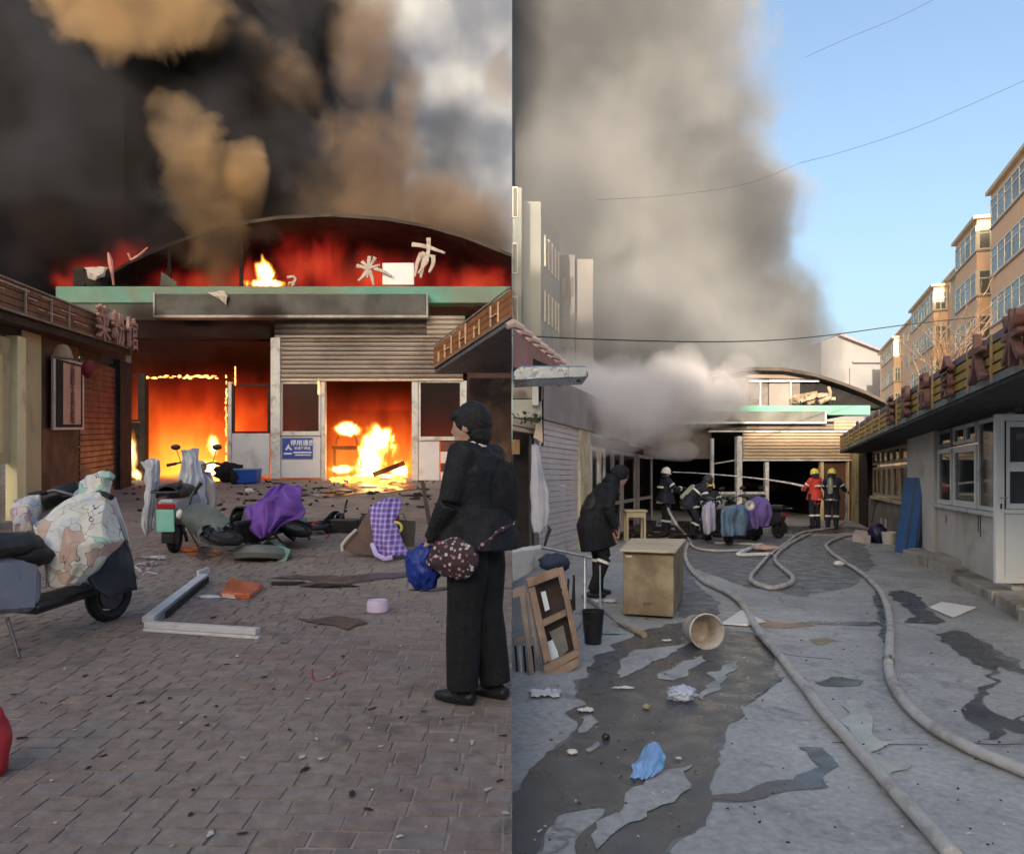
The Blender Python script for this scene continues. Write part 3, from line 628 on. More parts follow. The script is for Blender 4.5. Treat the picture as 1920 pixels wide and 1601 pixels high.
# right row: the eave that juts in from the right
rs = thing('shop_eave', 'orange brown fascia of the right hand shop jutting in above the onlooker', 'shop', (-.8, 13, zl(13)))
A, B = P(813, 692, 15), P(959, 596, 11); n_ = (B - A).cross(Vector((0, 0, 1))).normalized(); n_ = n_ if n_.x > 0 else -n_
fascia(rs, A, B, .44, 4, BOARD2, TRIM, n_ * .012)
C_ = Vector((-.01, 15, A.z)); mb = MB(); mb.slab([A + n_ * .03, B + n_ * .0, C_], (0, 0, .42)); mb.build('eave', DROOF, rs)
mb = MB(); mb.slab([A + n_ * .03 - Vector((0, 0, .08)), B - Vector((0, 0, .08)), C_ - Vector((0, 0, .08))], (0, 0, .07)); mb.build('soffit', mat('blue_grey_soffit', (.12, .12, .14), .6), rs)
for k, t_ in enumerate((.1, .2, .3, .42, .5, .61, .67, .8, .88)):
    a = A.lerp(B, t_) - n_ * .02; mb = MB(); hh = (.2, .25, .33, .3, .36)[k % 5]
    mb.bar(a + Vector((0, 0, .06)), a + Vector((0, 0, .06 + hh)), .03, .02); mb.build('lattice_strip', mat('peach_lattice', (.6, .40, .25), .6, .2, 5), rs)
    if k % 2: b = a + (B - A).normalized() * .28; mb = MB(); mb.bar(a + Vector((0, 0, .2)), b + Vector((0, 0, .2)), .025, .02); mb.build('lattice_strip', MATS['peach_lattice'], rs)
mb = MB(); mb.hexa([Vector((XY(880, 15.6), 15.6, zl(15.6) - .1)), Vector((-.02, 15.6, zl(15.6) - .1)), Vector((-.02, 15.8, zl(15.8) - .1)), Vector((XY(880, 15.6), 15.8, zl(15.8) - .1))], [Vector((XY(880, 15.6), 15.6, A.z - .1)), Vector((-.02, 15.6, A.z - .1)), Vector((-.02, 15.8, A.z - .1)), Vector((XY(880, 15.6), 15.8, A.z - .1))]); mb.build('wall', mat('dim_brown_wall', (.09, .05, .035), .8, .5, 1.3, (.3, .2, .1), .25, 1.4), rs)
# ---------------------------------------------------------------- people
def seg_d(p, a, b):
    ab = b - a; t_ = max(0, min(1, (p - a).dot(ab) / max(ab.length_squared, 1e-9))); return (p - (a + ab * t_)).length
BASEJ = dict(pelvis=(0, 0, .96), waist=(0, 0, 1.10), chest=(0, 0, 1.30), neck=(0, -.01, 1.47), head=(0, .02, 1.62),
             shR=(.18, 0, 1.42), elR=(.24, -.03, 1.15), haR=(.25, .06, .92), shL=(-.18, 0, 1.42), elL=(-.24, -.03, 1.15), haL=(-.25, .06, .92),
             hiR=(.10, 0, .93), knR=(.11, .02, .50), anR=(.11, -.02, .09), hiL=(-.10, 0, .93), knL=(-.11, .02, .50), anL=(-.11, -.02, .09))
def figure(label, loc, heading, pose={}, mats_=None, bulk=1.0, vox=.014, fingers=True, coat=0, face=(0, 1, 0), handdir=None, leg_m=2, boots=False, scale=1.0, group=None, hand_m=0, hem=None, legk=1.0):
    """mats_: skin, top, trousers, shoes"""
    J = {k: Vector(pose.get(k, v)) for k, v in BASEJ.items()}
    t = thing('person', label, 'person', (0, 0, 0), group)
    mb = MB(); segs = []
    def limb(pts, rs, mi, flat=1., n=12):
        mb.tube(pts, rs, n, True, flat)
        for a, b in zip(pts, pts[1:]): segs.append((a, b, sum(rs) / len(rs), mi))
    k = bulk
    # torso: stacked ellipses
    tor = [(J['pelvis'] - Vector((0, 0, .08)), .155, .12), (J['pelvis'], .165, .125), (J['waist'], .15 * k, .115 * k), (J['chest'], .175 * k, .125 * k), (J['chest'].lerp(J['neck'], .55), .17 * k, .11 * k), (J['neck'] - (J['neck'] - J['chest']) * .12, .09, .08)]
    vs_, fs_ = [], []; n = 16; ax = (J['shR'] - J['shL']).normalized()
    for i, (c, ra, rb) in enumerate(tor):
        d = (tor[min(i + 1, 5)][0] - tor[max(i - 1, 0)][0]).normalized(); a_ = (ax - d * ax.dot(d)).normalized(); b_ = d.cross(a_)
        for q_ in range(n): w_ = 2 * math.pi * q_ / n; vs_.append(c + a_ * ra * math.cos(w_) + b_ * rb * math.sin(w_))
    for i in range(5):
        for q_ in range(n): fs_.append((i * n + q_, i * n + (q_ + 1) % n, (i + 1) * n + (q_ + 1) % n, (i + 1) * n + q_))
    fs_ += [tuple(range(n))[::-1], tuple(range(5 * n, 6 * n))]; mb.add(vs_, fs_)
    segs.append((J['waist'], J['chest'], .14, 1)); segs.append((J['chest'], J['neck'] - (J['neck'] - J['chest']) * .2, .13, 1)); segs.append((J['pelvis'], J['waist'], .14, 1 if coat else leg_m))
    if coat: # skirt of the coat
        mid = (J['knR'] + J['knL']) / 2; c2 = J['pelvis'].lerp(mid, coat); mb.tube([J['waist'], J['pelvis'], c2], [.15 * k, .185 * k, .2 * k], 16, True, 1.); segs.append((J['pelvis'], c2, .18, 1))
    fd = Vector(face).normalized(); up = (J['head'] - J['neck']).normalized()
    mb.tube([J['neck'] - up * .04, J['head'] - up * .03], [.06, .056], 12); segs.append((J['neck'] + up * .02, J['head'] - up * .07, .05, 0))
    rt = fd.cross(up).normalized(); HM = Matrix((rt, up.cross(rt), up)).transposed()
    h = J['head']
    mb.blob(h, (.078, .098, .112), 3, 0, M=HM); mb.blob(h + HM @ Vector((0, .045, -.065)), (.052, .055, .05), 2, 0, M=HM)
    mb.blob(h + HM @ Vector((0, .098, -.015)), (.014, .02, .026), 2, 0, M=HM)
    for sx in (-1, 1): mb.blob(h + HM @ Vector((sx * .078, -.005, -.01)), (.012, .022, .034), 2, 0, M=HM); mb.blob(h + HM @ Vector((sx * .033, .082, .0)), (.016, .012, .01), 1, 0, M=HM)
    mb.blob(h + HM @ Vector((0, .087, -.055)), (.026, .014, .011), 2, 0, M=HM); segs.append((h - up * .04, h + up * .04, .09, 0))
    for s_ in 'RL':
        sh_, el, ha = J['sh' + s_], J['el' + s_], J['ha' + s_]
        limb([J['chest'].lerp(J['neck'], .55), sh_, sh_.lerp(el, .5), el], [.08 * k, .072 * k, .06 * k, .05 * k], 1); limb([el, el.lerp(ha, .4), ha], [.052 * k, .05 * k, .037 * k], 1)
        hd = ((handdir or {}).get(s_)); hd = Vector(hd).normalized() if hd else (ha - el).normalized()
        pn = hd.cross(Vector((1, 0, 0)) if abs(hd.x) < .8 else Vector((0, 1, 0))).normalized(); sdv = hd.cross(pn)
        palm = ha + hd * .05
        mb.tube([ha - hd * .02, ha + hd * .02, palm, ha + hd * .09], [.028, .034, .042, .038], 8, True, .5); segs.append((ha + hd * .03, ha + hd * .17, .035, hand_m))
        if fingers:
            for q_, (o_, ln) in enumerate(((-.03, .062), (-.01, .075), (.01, .07), (.029, .055))):
                b_ = ha + hd * .085 + sdv * o_; m1 = b_ + hd * ln * .5 + pn * .008; mb.tube([b_, m1, m1 + hd * ln * .35 + pn * .03], [.0095, .009, .007], 6)
            b_ = ha + hd * .03 - sdv * .035; mb.tube([b_, b_ + hd * .03 - sdv * .025 + pn * .01, b_ + hd * .06 - sdv * .022 + pn * .025], [.012, .011, .008], 6)
        hi, kn, an = J['hi' + s_], J['kn' + s_], J['an' + s_]
        limb([hi + Vector((0, 0, .03)), hi.lerp(kn, .4), kn], [.095, .085 * k * legk ** .4, .062 * k * legk], leg_m); limb([kn, kn.lerp(an, .35), an], [.064 * k * legk, .064 * k * legk, .058 * k * legk], leg_m)
        if boots: segs.append((kn.lerp(an, .25), an, .075, 3)); mb.tube([kn.lerp(an, .2), an], [.066 * k, .058], 10)
        fd2 = Vector(pose.get('toe' + s_, (fd.x, fd.y, 0))); fd2.z = 0; fd2.normalize(); an2 = an - Vector((0, 0, .045))
        mb.tube([an2 - fd2 * .075 - Vector((0, 0, .0)), an2, an2 + fd2 * .09 - Vector((0, 0, .008)), an2 + fd2 * .17 - Vector((0, 0, .012))], [.036, .044, .042, .026], 10, True, 1); segs.append((an2 - fd2 * .07 + Vector((0, 0, -.01)), an2 + fd2 * .17 + Vector((0, 0, -.01)), .05, 3))
    def region(co):
        best, bi = 9, 1
        for a, b, r_, mi in segs:
            d_ = seg_d(co, a, b) / (r_ + .03)
            if d_ < best: best, bi = d_, mi
        return bi
    body = remesh(mb, vox, 'body', mats_, region, None)
    return t, body, J, HM
def place(t, parts, loc, heading, scale=1.0):
    """children written in the figure's own frame (facing +Y) and set down at loc"""
    for o in parts: o.parent = t
    t.location = loc; t.rotation_euler = (0, 0, heading); t.scale = (scale,) * 3
    return t
def ring(c, ax_, r, h, m, name='reflective_stripe', n=16, flat=1.):
    ax_ = Vector(ax_).normalized(); mb = MB(); mb.tube([Vector(c) - ax_ * h / 2, Vector(c) + ax_ * h / 2], r, n, True, flat); return mb.build(name, m)
NAVY = mat('navy_fire_suit', (.012, .016, .032), .8, .3, 6, (.05, .05, .05), .25, 4, bump=.3)
REFL = mat('reflective_tape', (.72, .74, .72), .4, .08, 5)
YHEL = mat('yellow_helmet', (.72, .62, .12), .35, .1, 4, (.3, .25, .1), .2, 5, coat=.4)
WHEL = mat('white_helmet', (.75, .74, .70), .35, .1, 4, coat=.4)
BOOT = mat('rubber_boot', (.02, .02, .022), .5, .3, 6)
REDV = mat('red_vest', (.55, .05, .04), .7, .15, 5, bump=.2)
GLOVE = mat('dark_glove', (.05, .05, .045), .8, .3, 8)
def helmet(h, HM, m):
    mb = MB(); pr = [(.128, -.03), (.135, -.02), (.122, .0), (.118, .05), (.095, .105), (.05, .135), (.0, .142)]
    mb.lathe(h + HM @ Vector((0, -.01, .0)), pr, 20, HM); o = mb.build('helmet', m, smooth=True)
    cr = MB(); cr.bar(h + HM @ Vector((0, -.1, .10)), h + HM @ Vector((0, .0, .148)), .025, .02); cr.bar(h + HM @ Vector((0, .0, .148)), h + HM @ Vector((0, .09, .10)), .025, .02); c_ = cr.build('helmet_crest', m); c_.parent = o
    v = MB(); v.slab([h + HM @ Vector(q) for q in ((-.08, .115, .04), (.08, .115, .04), (.07, .125, -.03), (-.07, .125, -.03))], HM @ Vector((0, .006, 0))); v_ = v.build('visor', mat('dark_visor', (.02, .02, .02), .15)); v_.parent = o
    n = MB(); n.grid(lambda u, w: h + HM @ Vector((-.11 * math.cos(math.pi * w), -.02 - .10 * math.sin(math.pi * w), -.02 - .12 * u)), 3, 8, .006); n_ = n.build('neck_guard', NAVY, smooth=True); n_.parent = o
    return [o]
def firefighter(label, loc, heading, pose={}, hel=YHEL, vest=None, tank=True, **kw):
    top = vest or NAVY
    t, body, J, HM = figure(label, loc, heading, pose, [SKIN, top, NAVY, BOOT, GLOVE], bulk=1.22, vox=.02, fingers=True, coat=.28, boots=True, hand_m=4, group='firefighters in the right yard', **kw)
    ps = [body] + helmet(J['head'], HM, hel)
    for s_ in 'RL':
        kn, an, el, ha, sh_ = (J[q + s_] for q in ('kn', 'an', 'el', 'ha', 'sh'))
        ps.append(ring(kn.lerp(an, .3), an - kn, .088, .05, REFL)); ps.append(ring(el.lerp(ha, .55), ha - el, .066, .04, REFL)); ps.append(ring(sh_.lerp(el, .55), el - sh_, .079, .04, REFL))
    ps.append(ring(J['chest'].lerp(J['waist'], .25), J['chest'] - J['waist'], .222, .045, REFL, flat=.72)); ps.append(ring(J['pelvis'].lerp((J['knR'] + J['knL']) / 2, .22), (0, 0, 1), .238, .045, REFL, flat=.98))
    if tank:
        bk = J['chest'] + (J['waist'] - J['chest']) * .3; mb = MB(); d = (J['chest'] - J['waist']).normalized(); f_ = Vector((0, -1, 0)); c = bk + f_ * .22
        mb.tube([c - d * .24, c - d * .2, c + d * .2, c + d * .25], [.03, .075, .075, .03], 12); ps.append(mb.build('air_tank', mat('air_tank_grey', (.25, .27, .22), .4, .2, 5), smooth=True))
    return place(t, ps, loc, heading)
# ---------------------------------------------------------------- the onlooker in the left yard
X0 = XY(896, 4.08); g = Vector((X0, 4.08, zl(4.08)))
pose = dict(pelvis=(0, 0, .93), waist=(0, .0, 1.06), chest=(0, .01, 1.25), neck=(0, .03, 1.38), head=(0, .05, 1.505), shR=(.15, 0, 1.335), shL=(-.15, .01, 1.335),
            elL=(-.21, .05, 1.09), haL=(-.17, .18, .90), elR=(.2, .0, 1.08), haR=(.16, .2, .95), hiL=(-.085, 0, .9), hiR=(.085, 0, .9), knL=(-.08, .04, .48), anL=(-.08, .05, .085), knR=(.09, .0, .48), anR=(.09, -.06, .085), toeL=(0, 1, 0), toeR=(.1, 1, 0))
t, body, J, HM = figure('person in a black jacket and trousers standing at the right edge of the brick yard', g, 0, pose, [SKIN, mat('black_jacket', (.008, .009, .013), .75, .3, 5, bump=1.0, bscale=13), DKCLOTH, mat('black_leather_shoe', (.014, .014, .015), .35, .2, 8)], bulk=1.22, vox=.0085, coat=.18, face=(-.15, 1, .05), legk=1.22, handdir=dict(L=(.1, .5, -.8), R=(0, .6, -.8)))
ps = [body]
mb = MB(); h = J['head']
mb.blob(h + HM @ Vector((0, -.022, .022)), (.094, .106, .112), 4, .035, 6, HM); mb.blob(h + HM @ Vector((0, -.048, -.045)), (.078, .066, .085), 4, .05, 6, HM)
mb.blob(h + HM @ Vector((0, .022, .062)), (.080, .078, .050), 4, .05, 6, HM)
for _ in range(70):
    a = random.uniform(0, 6.28); el_ = random.uniform(-.2, 1.3); d_ = Vector((math.cos(a) * math.cos(el_), -abs(math.sin(a)) * math.cos(el_) * .9, math.sin(el_)))
    p0 = h + HM @ (Vector((0, -.02, .02)) + Vector((d_.x * .088, d_.y * .1, d_.z * .108))); mb.tube([p0, p0 + HM @ (d_ * .012 + Vector((0, -.005, -.03)))], [.006, .002], 5)
ps.append(mb.build('hair', HAIR, smooth='all'))
mb = MB(); nk = J['neck']; mb.tube([nk + Vector((0, -.012, -.012)), nk + Vector((0, .0, .03))], [.072, .066], 18); ps.append(mb.build('collar', mat('white_collar', (.7, .68, .64), .7), smooth=True))
mb = MB(); mb.tube([nk + Vector((0, -.02, -.05)), nk + Vector((0, -.012, -.005))], [.105, .082], 18); ps.append(mb.build('jacket_collar', MATS['black_jacket'], smooth=True))
for s_ in 'LR': d_ = J['ha' + s_] - J['el' + s_]; ps.append(ring(J['el' + s_] + d_ * .93, d_, .047, .035, MATS['black_jacket'], 'cuff'))
place(t, ps, g, R(62))
T_ = Matrix.Translation(g) @ Matrix.Rotation(R(62), 4, 'Z')
def put(o, M): o.matrix_basis = M @ o.matrix_basis; return o
def dots_mat():
    m = bpy.data.materials.new('floral_bag_cloth'); t, N, L = nodes(m); o = N.new('ShaderNodeOutputMaterial'); b = N.new('ShaderNodeBsdfPrincipled'); L.new(b.outputs[0], o.inputs[0])
    tc = N.new('ShaderNodeTexCoord'); v = N.new('ShaderNodeTexVoronoi'); v.inputs['Scale'].default_value = 38; L.new(tc.outputs['Object'], v.inputs['Vector'])
    spot = ramp_n(t, v.outputs['Distance'], [(.30, 1.), (.40, 0.)]); hue = ramp_n(t, v.outputs['Color'], [(.2, (.55, .5, .48)), (.5, (.35, .12, .16)), (.8, (.6, .55, .6))])
    L.new(mix_n(t, spot, (.045, .022, .028), hue), b.inputs['Base Color']); b.inputs['Roughness'].default_value = .8; return m
mb = MB(); mb.blob((-.22, .02, .80), (.06, .15, .105), 4, .10, 2.2); mb.tube([(-.2, -.12, .86), (-.1, -.2, .95), (.05, -.2, .98)], .012, 6); mb.tube([(-.2, .13, .87), (-.12, .2, .93)], .012, 6); o = mb.build('waist_bag', dots_mat(), smooth='all'); tag(o, 'dark waist bag with pale flower print hanging at the onlooker\'s hip', 'bag'); put(o, T_)
mb = MB(); mb.blob((.04, -.13, 1.12), (.12, .08, .20), 4, .07, 4); o = mb.build('backpack', DKCLOTH, smooth='all'); tag(o, 'black backpack worn by the onlooker at the right edge of the brick yard', 'backpack'); put(o, T_)
mb = MB(); mb.blob((-.17, .24, .735), (.075, .10, .12), 4, .13, 3); mb.tube([(-.17, .19, .86), (-.17, .21, .84), (-.17, .23, .80)], [.02, .028, .045], 8); o = mb.build('carrier_bag', mat('glossy_blue_bag', (.01, .035, .26), .3, .35, 5, bump=.5, bscale=25), smooth='all'); tag(o, 'shiny blue bag held in front of the onlooker in black', 'bag'); put(o, T_)
# ---------------------------------------------------------------- scooters
def quilt_mat(name, base, line, fills, sc=9, wd=.035):
    m = bpy.data.materials.new(name); t, N, L = nodes(m); o = N.new('ShaderNodeOutputMaterial'); b = N.new('ShaderNodeBsdfPrincipled'); L.new(b.outputs[0], o.inputs[0])
    tc = N.new('ShaderNodeTexCoord'); nz = N.new('ShaderNodeTexNoise'); nz.inputs['Scale'].default_value = 5; L.new(tc.outputs['Object'], nz.inputs['Vector'])
    ad = N.new('ShaderNodeVectorMath'); ad.operation = 'MULTIPLY_ADD'; L.new(nz.outputs['Color'], ad.inputs[0]); ad.inputs[1].default_value = (.30, .30, .30); L.new(tc.outputs['Object'], ad.inputs[2])
    v = N.new('ShaderNodeTexVoronoi'); v.inputs['Scale'].default_value = sc; L.new(ad.outputs[0], v.inputs['Vector'])
    e = N.new('ShaderNodeTexVoronoi'); e.feature = 'DISTANCE_TO_EDGE'; e.inputs['Scale'].default_value = sc; L.new(ad.outputs[0], e.inputs['Vector'])
    st = [(i / len(fills), f) for i, f in enumerate(fills)]; sepc = N.new('ShaderNodeSeparateColor'); L.new(v.outputs['Color'], sepc.inputs[0])
    c = ramp_n(t, sepc.outputs[0], st, 'CONSTANT'); c = mix_n(t, ramp_n(t, e.outputs[0], [(wd * .6, 1.), (wd * 1.2, 0.)]), c, line)
    n1 = noise_n(t, 7, 5, tc.outputs['Object']); c = mix_n(t, 1., c, ramp_n(t, n1, [(.3, .8), (.7, 1.1)]), 'MULTIPLY')
    L.new(c, b.inputs['Base Color']); b.inputs['Roughness'].default_value = .75; b.inputs['Sheen Weight'].default_value = .2
    bn = N.new('ShaderNodeBump'); bn.inputs['Strength'].default_value = .5; bn.inputs['Distance'].default_value = .03; L.new(noise_n(t, 9, 4, tc.outputs['Object']), bn.inputs['Height']); L.new(bn.outputs[0], b.inputs['Normal']); return m
QCART = quilt_mat('pastel_print_quilt', (.6, .58, .5), (.05, .055, .065), [(.66, .63, .54), (.68, .67, .60), (.60, .62, .64), (.33, .58, .47), (.68, .65, .57), (.68, .66, .60), (.54, .38, .32), (.69, .68, .63), (.63, .65, .67), (.70, .69, .62)], 7.5, .013)
def scooter(label, body_m, M, seat_m=BLACKP, box=None, plate=None, shield=True, tail=mat('red_tail_light', (.4, .01, .015), .2, .1, 5, coat=.5), group=None, mirrors=True, name='electric_scooter'):
    t = thing(name, label, 'scooter', (0, 0, 0), group); r = .215
    for y in (.62, -.6):
        mb = MB(); n = 20; a = []
        for i in range(n + 1): w_ = 2 * math.pi * i / n; a.append((0, y + (r - .04) * math.cos(w_), r + (r - .04) * math.sin(w_)))
        mb.tube(a, .045, 8, False); wh = mb.build('wheel', RUBBER, t, smooth=True)
        mb = MB(); mb.tube([(-.03, y, r), (.03, y, r)], .12, 14); 
        for k in range(5): w_ = 2 * math.pi * k / 5; mb.bar((0, y, r), (0, y + .17 * math.cos(w_), r + .17 * math.sin(w_)), .03, .03)
        mb.build('rim', DKMET, wh)
    mb = MB(); mb.grid(lambda u, v: Vector(((v - .5) * .12 * 1, .62 + (r + .05) * math.cos(.4 + 2.2 * u), r + (r + .05) * math.sin(.4 + 2.2 * u) - .04 * (2 * v - 1) ** 2)), 8, 4, .008); mb.build('front_mudguard', body_m, t, smooth=True)
    mb = MB(); mb.grid(lambda u, v: Vector(((v - .5) * .13, -.6 + (r + .04) * math.cos(.9 + 2.5 * u), r + (r + .04) * math.sin(.9 + 2.5 * u))), 8, 4, .008); mb.build('rear_mudguard', BLACKP, t, smooth=True)
    mb = MB()
    for sx in (-1, 1): mb.tube([(sx * .055, .62, r), (sx * .05, .54, .5), (0, .46, .72)], .018, 8)
    mb.tube([(0, .46, .70), (0, .39, .98)], .022, 8); mb.build('front_fork', DKMET, t, smooth=True)
    mb = MB(); mb.hexa([(-.13, -.15, .24), (.13, -.15, .24), (.12, .4, .26), (-.12, .4, .26)], [(-.15, -.15, .31), (.15, -.15, .31), (.14, .42, .32), (-.14, .42, .32)]); mb.build('footboard', BLACKP, t, bevel=.02)
    if shield:
        mb = MB(); mb.grid(lambda u, v: Vector(((v - .5) * (.30 + .12 * math.sin(math.pi * u)), .44 + .13 * (1 - (2 * v - 1) ** 2) + .05 * (1 - u), .28 + .62 * u)), 10, 8, .02); mb.build('front_shield', body_m, t, smooth=True)
    mb = MB(); mb.hexa([(-.09, -.72, .36), (.09, -.72, .36), (.13, -.12, .26), (-.13, -.12, .26)], [(-.10, -.86, .66), (.10, -.86, .66), (.15, -.1, .66), (-.15, -.1, .66)]); mb.build('rear_body', body_m, t, bevel=.035, smooth=True)
    mb = MB(); mb.grid(lambda u, v: Vector((.14 * math.cos(math.pi * v) * (1 - .25 * u), -.08 - .74 * u, .67 + (.10 + .04 * math.sin(2.2 * u)) * math.sin(math.pi * v) ** .6)), 10, 8, .02); mb.blob((0, -.42, .72), (.135, .4, .05), 2, 0); mb.build('seat', seat_m, t, smooth='all')
    mb = MB(); mb.tube([(-.34, .30, 1.0), (-.2, .36, 1.03), (0, .39, .98), (.2, .36, 1.03), (.34, .30, 1.0)], .014, 8); hb = mb.build('handlebar', DKMET, t, smooth=True)
    for sx in (-1, 1):
        mb = MB(); mb.tube([(sx * .25, .335, 1.018), (sx * .36, .29, .995)], .02, 8); mb.build('grip', RUBBER, hb, smooth=True)
        if mirrors: mb = MB(); mb.tube([(sx * .2, .36, 1.03), (sx * .25, .36, 1.2)], .006, 6); mb.blob((sx * .26, .36, 1.23), (.065, .012, .04), 2, 0); mb.build('mirror', BLACKP, hb, smooth=True)
    mb = MB(); mb.blob((0, .45, .97), (.1, .1, .085), 3, 0); mb.build('headlight_shell', body_m, t, smooth=True)
    mb = MB(); mb.blob((0, .54, .96), (.06, .03, .045), 2, 0); mb.build('headlight', mat('lamp_lens', (.6, .62, .62), .1, .1, 5, coat=.6), t, smooth=True)
    mb = MB(); mb.box((0, -.865, .58), (.2, .03, .06)); mb.build('tail_light', tail, t, bevel=.008)
    mb = MB(); mb.tube([(-.13, -.75, .76), (-.14, -.92, .75), (0, -.97, .75), (.14, -.92, .75), (.13, -.75, .76)], .012, 8); mb.build('grab_rail', DKMET, t, smooth=True)
    mb = MB(); mb.tube([(.06, -.3, .26), (.2, -.35, .02)], .012, 6); mb.build('side_stand', DKMET, t)
    if plate: mb = MB(); mb.box((0, -.90, .42), (.2, .012, .26)); pl2 = mb.build('number_plate', plate, t, bevel=.01)
    if box:
        mb = MB(); mb.hexa([(-.17, -1.1, .78), (.17, -1.1, .78), (.17, -.74, .78), (-.17, -.74, .78)], [(-.2, -1.14, 1.02), (.2, -1.14, 1.02), (.2, -.7, 1.02), (-.2, -.7, 1.02)]); mb.build('top_box', box, t, bevel=.03)
    t.matrix_basis = M; return t
def stand_at(p, q_, slope=True):
    """on the ground at p, heading towards q_"""
    d = (q_ - p); d = d.normalized(); up = Vector((0, -SLOPE, 1)).normalized() if slope else Vector((0, 0, 1)); rt = d.cross(up).normalized(); f = up.cross(rt)
    M = Matrix((rt, f, up)).transposed().to_4x4(); M.translation = p; return M
GREYB = mat('grey_lavender_plastic', (.30, .32, .40), .35, .1, 3, (.12, .12, .14), .25, 3, coat=.3)
fw, rw = GL(212, 1162), GL(-95, 1262)
c = (fw + rw) / 2; dd = (fw - rw).normalized()
M1 = stand_at(c, fw)
s1 = scooter('grey electric scooter parked at the left edge under a printed quilt', GREYB, M1, mirrors=False)
s1b = MB()
a, b = GL(-60, 1240), GL(72, 1205)
def quad_up(p, z0, z1): return [p + Vector((0, 0, z0)), p + Vector((0, 0, z1))]
u_ = (b - a).normalized(); off = Vector((u_.y, -u_.x, 0)) * .02
mb = MB(); a2, b2 = P(-40, 1150, 4.75), P(80, 1148, 5.05); mb.slab([P(-60, 1152, 4.7), P(62, 1146, 5.0), P(79, 1125, 5.05), P(80, 1072, 5.05), P(72, 1062, 5.05), P(-60, 1066, 4.7)], (-.25, .14, 0)); sb = mb.build('side_case', mat('lavender_grey_case', (.34, .36, .44), .4, .08, 3, (.15, .15, .18), .2, 2, coat=.2), bevel=.02, smooth=True); tag(sb, 'lavender grey case with an orange mark beside the quilted scooter', 'case')
mb = MB(); mb.slab([P(-20, 1088, 4.74), P(8, 1087, 4.80), P(8, 1111, 4.80), P(-20, 1112, 4.74)], (.0, -.012, 0)); m_ = mb.build('orange_mark', mat('orange_mark', (.75, .16, .04), .5), sb)
mb = MB(); mb.blob(P(20, 1040, 5.05), (.30, .26, .10), 3, .05, 3); tag(mb.build('seat_pad', mat('soft_black_seat', (.012, .012, .013), .55, .3, 6), smooth='all'), 'padded black seat above the lavender grey case at the left edge', 'seat')
# the quilt over its handlebar
qr = [[P(150, 907, 5.55), P(168, 888, 5.5), P(192, 882, 5.5), P(214, 890, 5.6)],
      [P(148, 925, 5.4), P(170, 930, 5.35), P(196, 922, 5.4), P(206, 925, 5.5)],
      [P(98, 955, 5.3), P(150, 950, 5.2), P(196, 950, 5.2), P(217, 955, 5.4)],
      [P(66, 985, 5.2), P(130, 985, 5.05), P(190, 985, 5.1), P(226, 985, 5.35)],
      [P(72, 1030, 5.1), P(135, 1025, 5.0), P(195, 1015, 5.05), P(234, 1010, 5.3)],
      [P(80, 1065, 5.1), P(140, 1065, 5.0), P(190, 1052, 5.1), P(214, 1035, 5.25)],
      [P(84, 1098, 5.1), P(125, 1098, 5.02), P(158, 1092, 5.1), P(182, 1070, 5.2)]]
o = cloth(qr, 40, 40, .018, .02, 6, 1).build('scooter_quilt', QCART, smooth='all'); tag(o, 'cream quilt printed with outlined pastel patches, draped over the scooter at the left edge', 'quilt')
lin = mat('dark_quilt_lining', (.035, .038, .048), .7, .2, 3)
o2 = cloth([[P(200, 935, 5.72), P(216, 950, 5.72), P(236, 1005, 5.72)], [P(198, 1000, 5.5), P(228, 1005, 5.6), P(248, 1040, 5.65)], [P(180, 1052, 5.4), P(222, 1060, 5.5), P(257, 1080, 5.6)], [P(162, 1075, 5.3), P(215, 1090, 5.45), P(259, 1106, 5.6)], [P(178, 1100, 5.3), P(205, 1121, 5.4), P(240, 1108, 5.6)]], 20, 20, .015, .012, 5, 3).build('quilt_lining', lin, o, smooth='all')
o3 = cloth([[P(204, 930, 5.62), P(218, 932, 5.68), P(226, 955, 5.7)], [P(218, 965, 5.6), P(232, 975, 5.62), P(240, 1000, 5.66)], [P(234, 1010, 5.6), P(242, 1015, 5.62), P(248, 1035, 5.64)]], 12, 10, .01, .008, 5, 3).build('turned_edge', mat('pale_pink_edge', (.62, .55, .54), .7, .1, 5), o, smooth='all')
qm = cloth([[P(28, 935, 5.4), P(50, 926, 5.35), P(76, 928, 5.4)], [P(20, 955, 5.3), P(48, 950, 5.2), P(74, 955, 5.35)], [P(28, 985, 5.25), P(52, 985, 5.2), P(72, 980, 5.3)], [P(26, 1012, 5.3), P(50, 1010, 5.2), P(78, 1005, 5.3)]], 16, 16, .02, .03, 7, 5).build('handlebar_mitt', quilt_mat('pink_print_quilt', (.6, .5, .5), (.2, .12, .14), [(.55, .42, .44), (.60, .55, .52), (.5, .5, .56), (.45, .3, .33)], 12, .02), smooth='all'); tag(qm, 'pink printed padded mitt on the left handlebar beside the cream quilt', 'mitt')
hm = cloth([[P(188, 884, 5.45), P(206, 882, 5.45), P(217, 890, 5.5)], [P(192, 893, 5.4), P(206, 893, 5.4), P(216, 896, 5.45)]], 8, 8, .03, .01).build('mint_mitt', mat('mint_cloth', (.33, .55, .47), .7, .12, 6), smooth='all'); tag(hm, 'mint green mitt on the right handlebar tip above the cream quilt', 'mitt')
mb = MB(); mb.tube([P(80, 945, 5.6), P(110, 930, 5.65), P(148, 912, 5.7)], [.06, .075, .05], 10); mb.blob(P(115, 935, 5.7), (.2, .1, .07), 3, .2, 4); tag(mb.build('dashboard_cover', BLACKP, smooth='all'), 'black cover between the two handlebar mitts of the left scooter', 'cover')
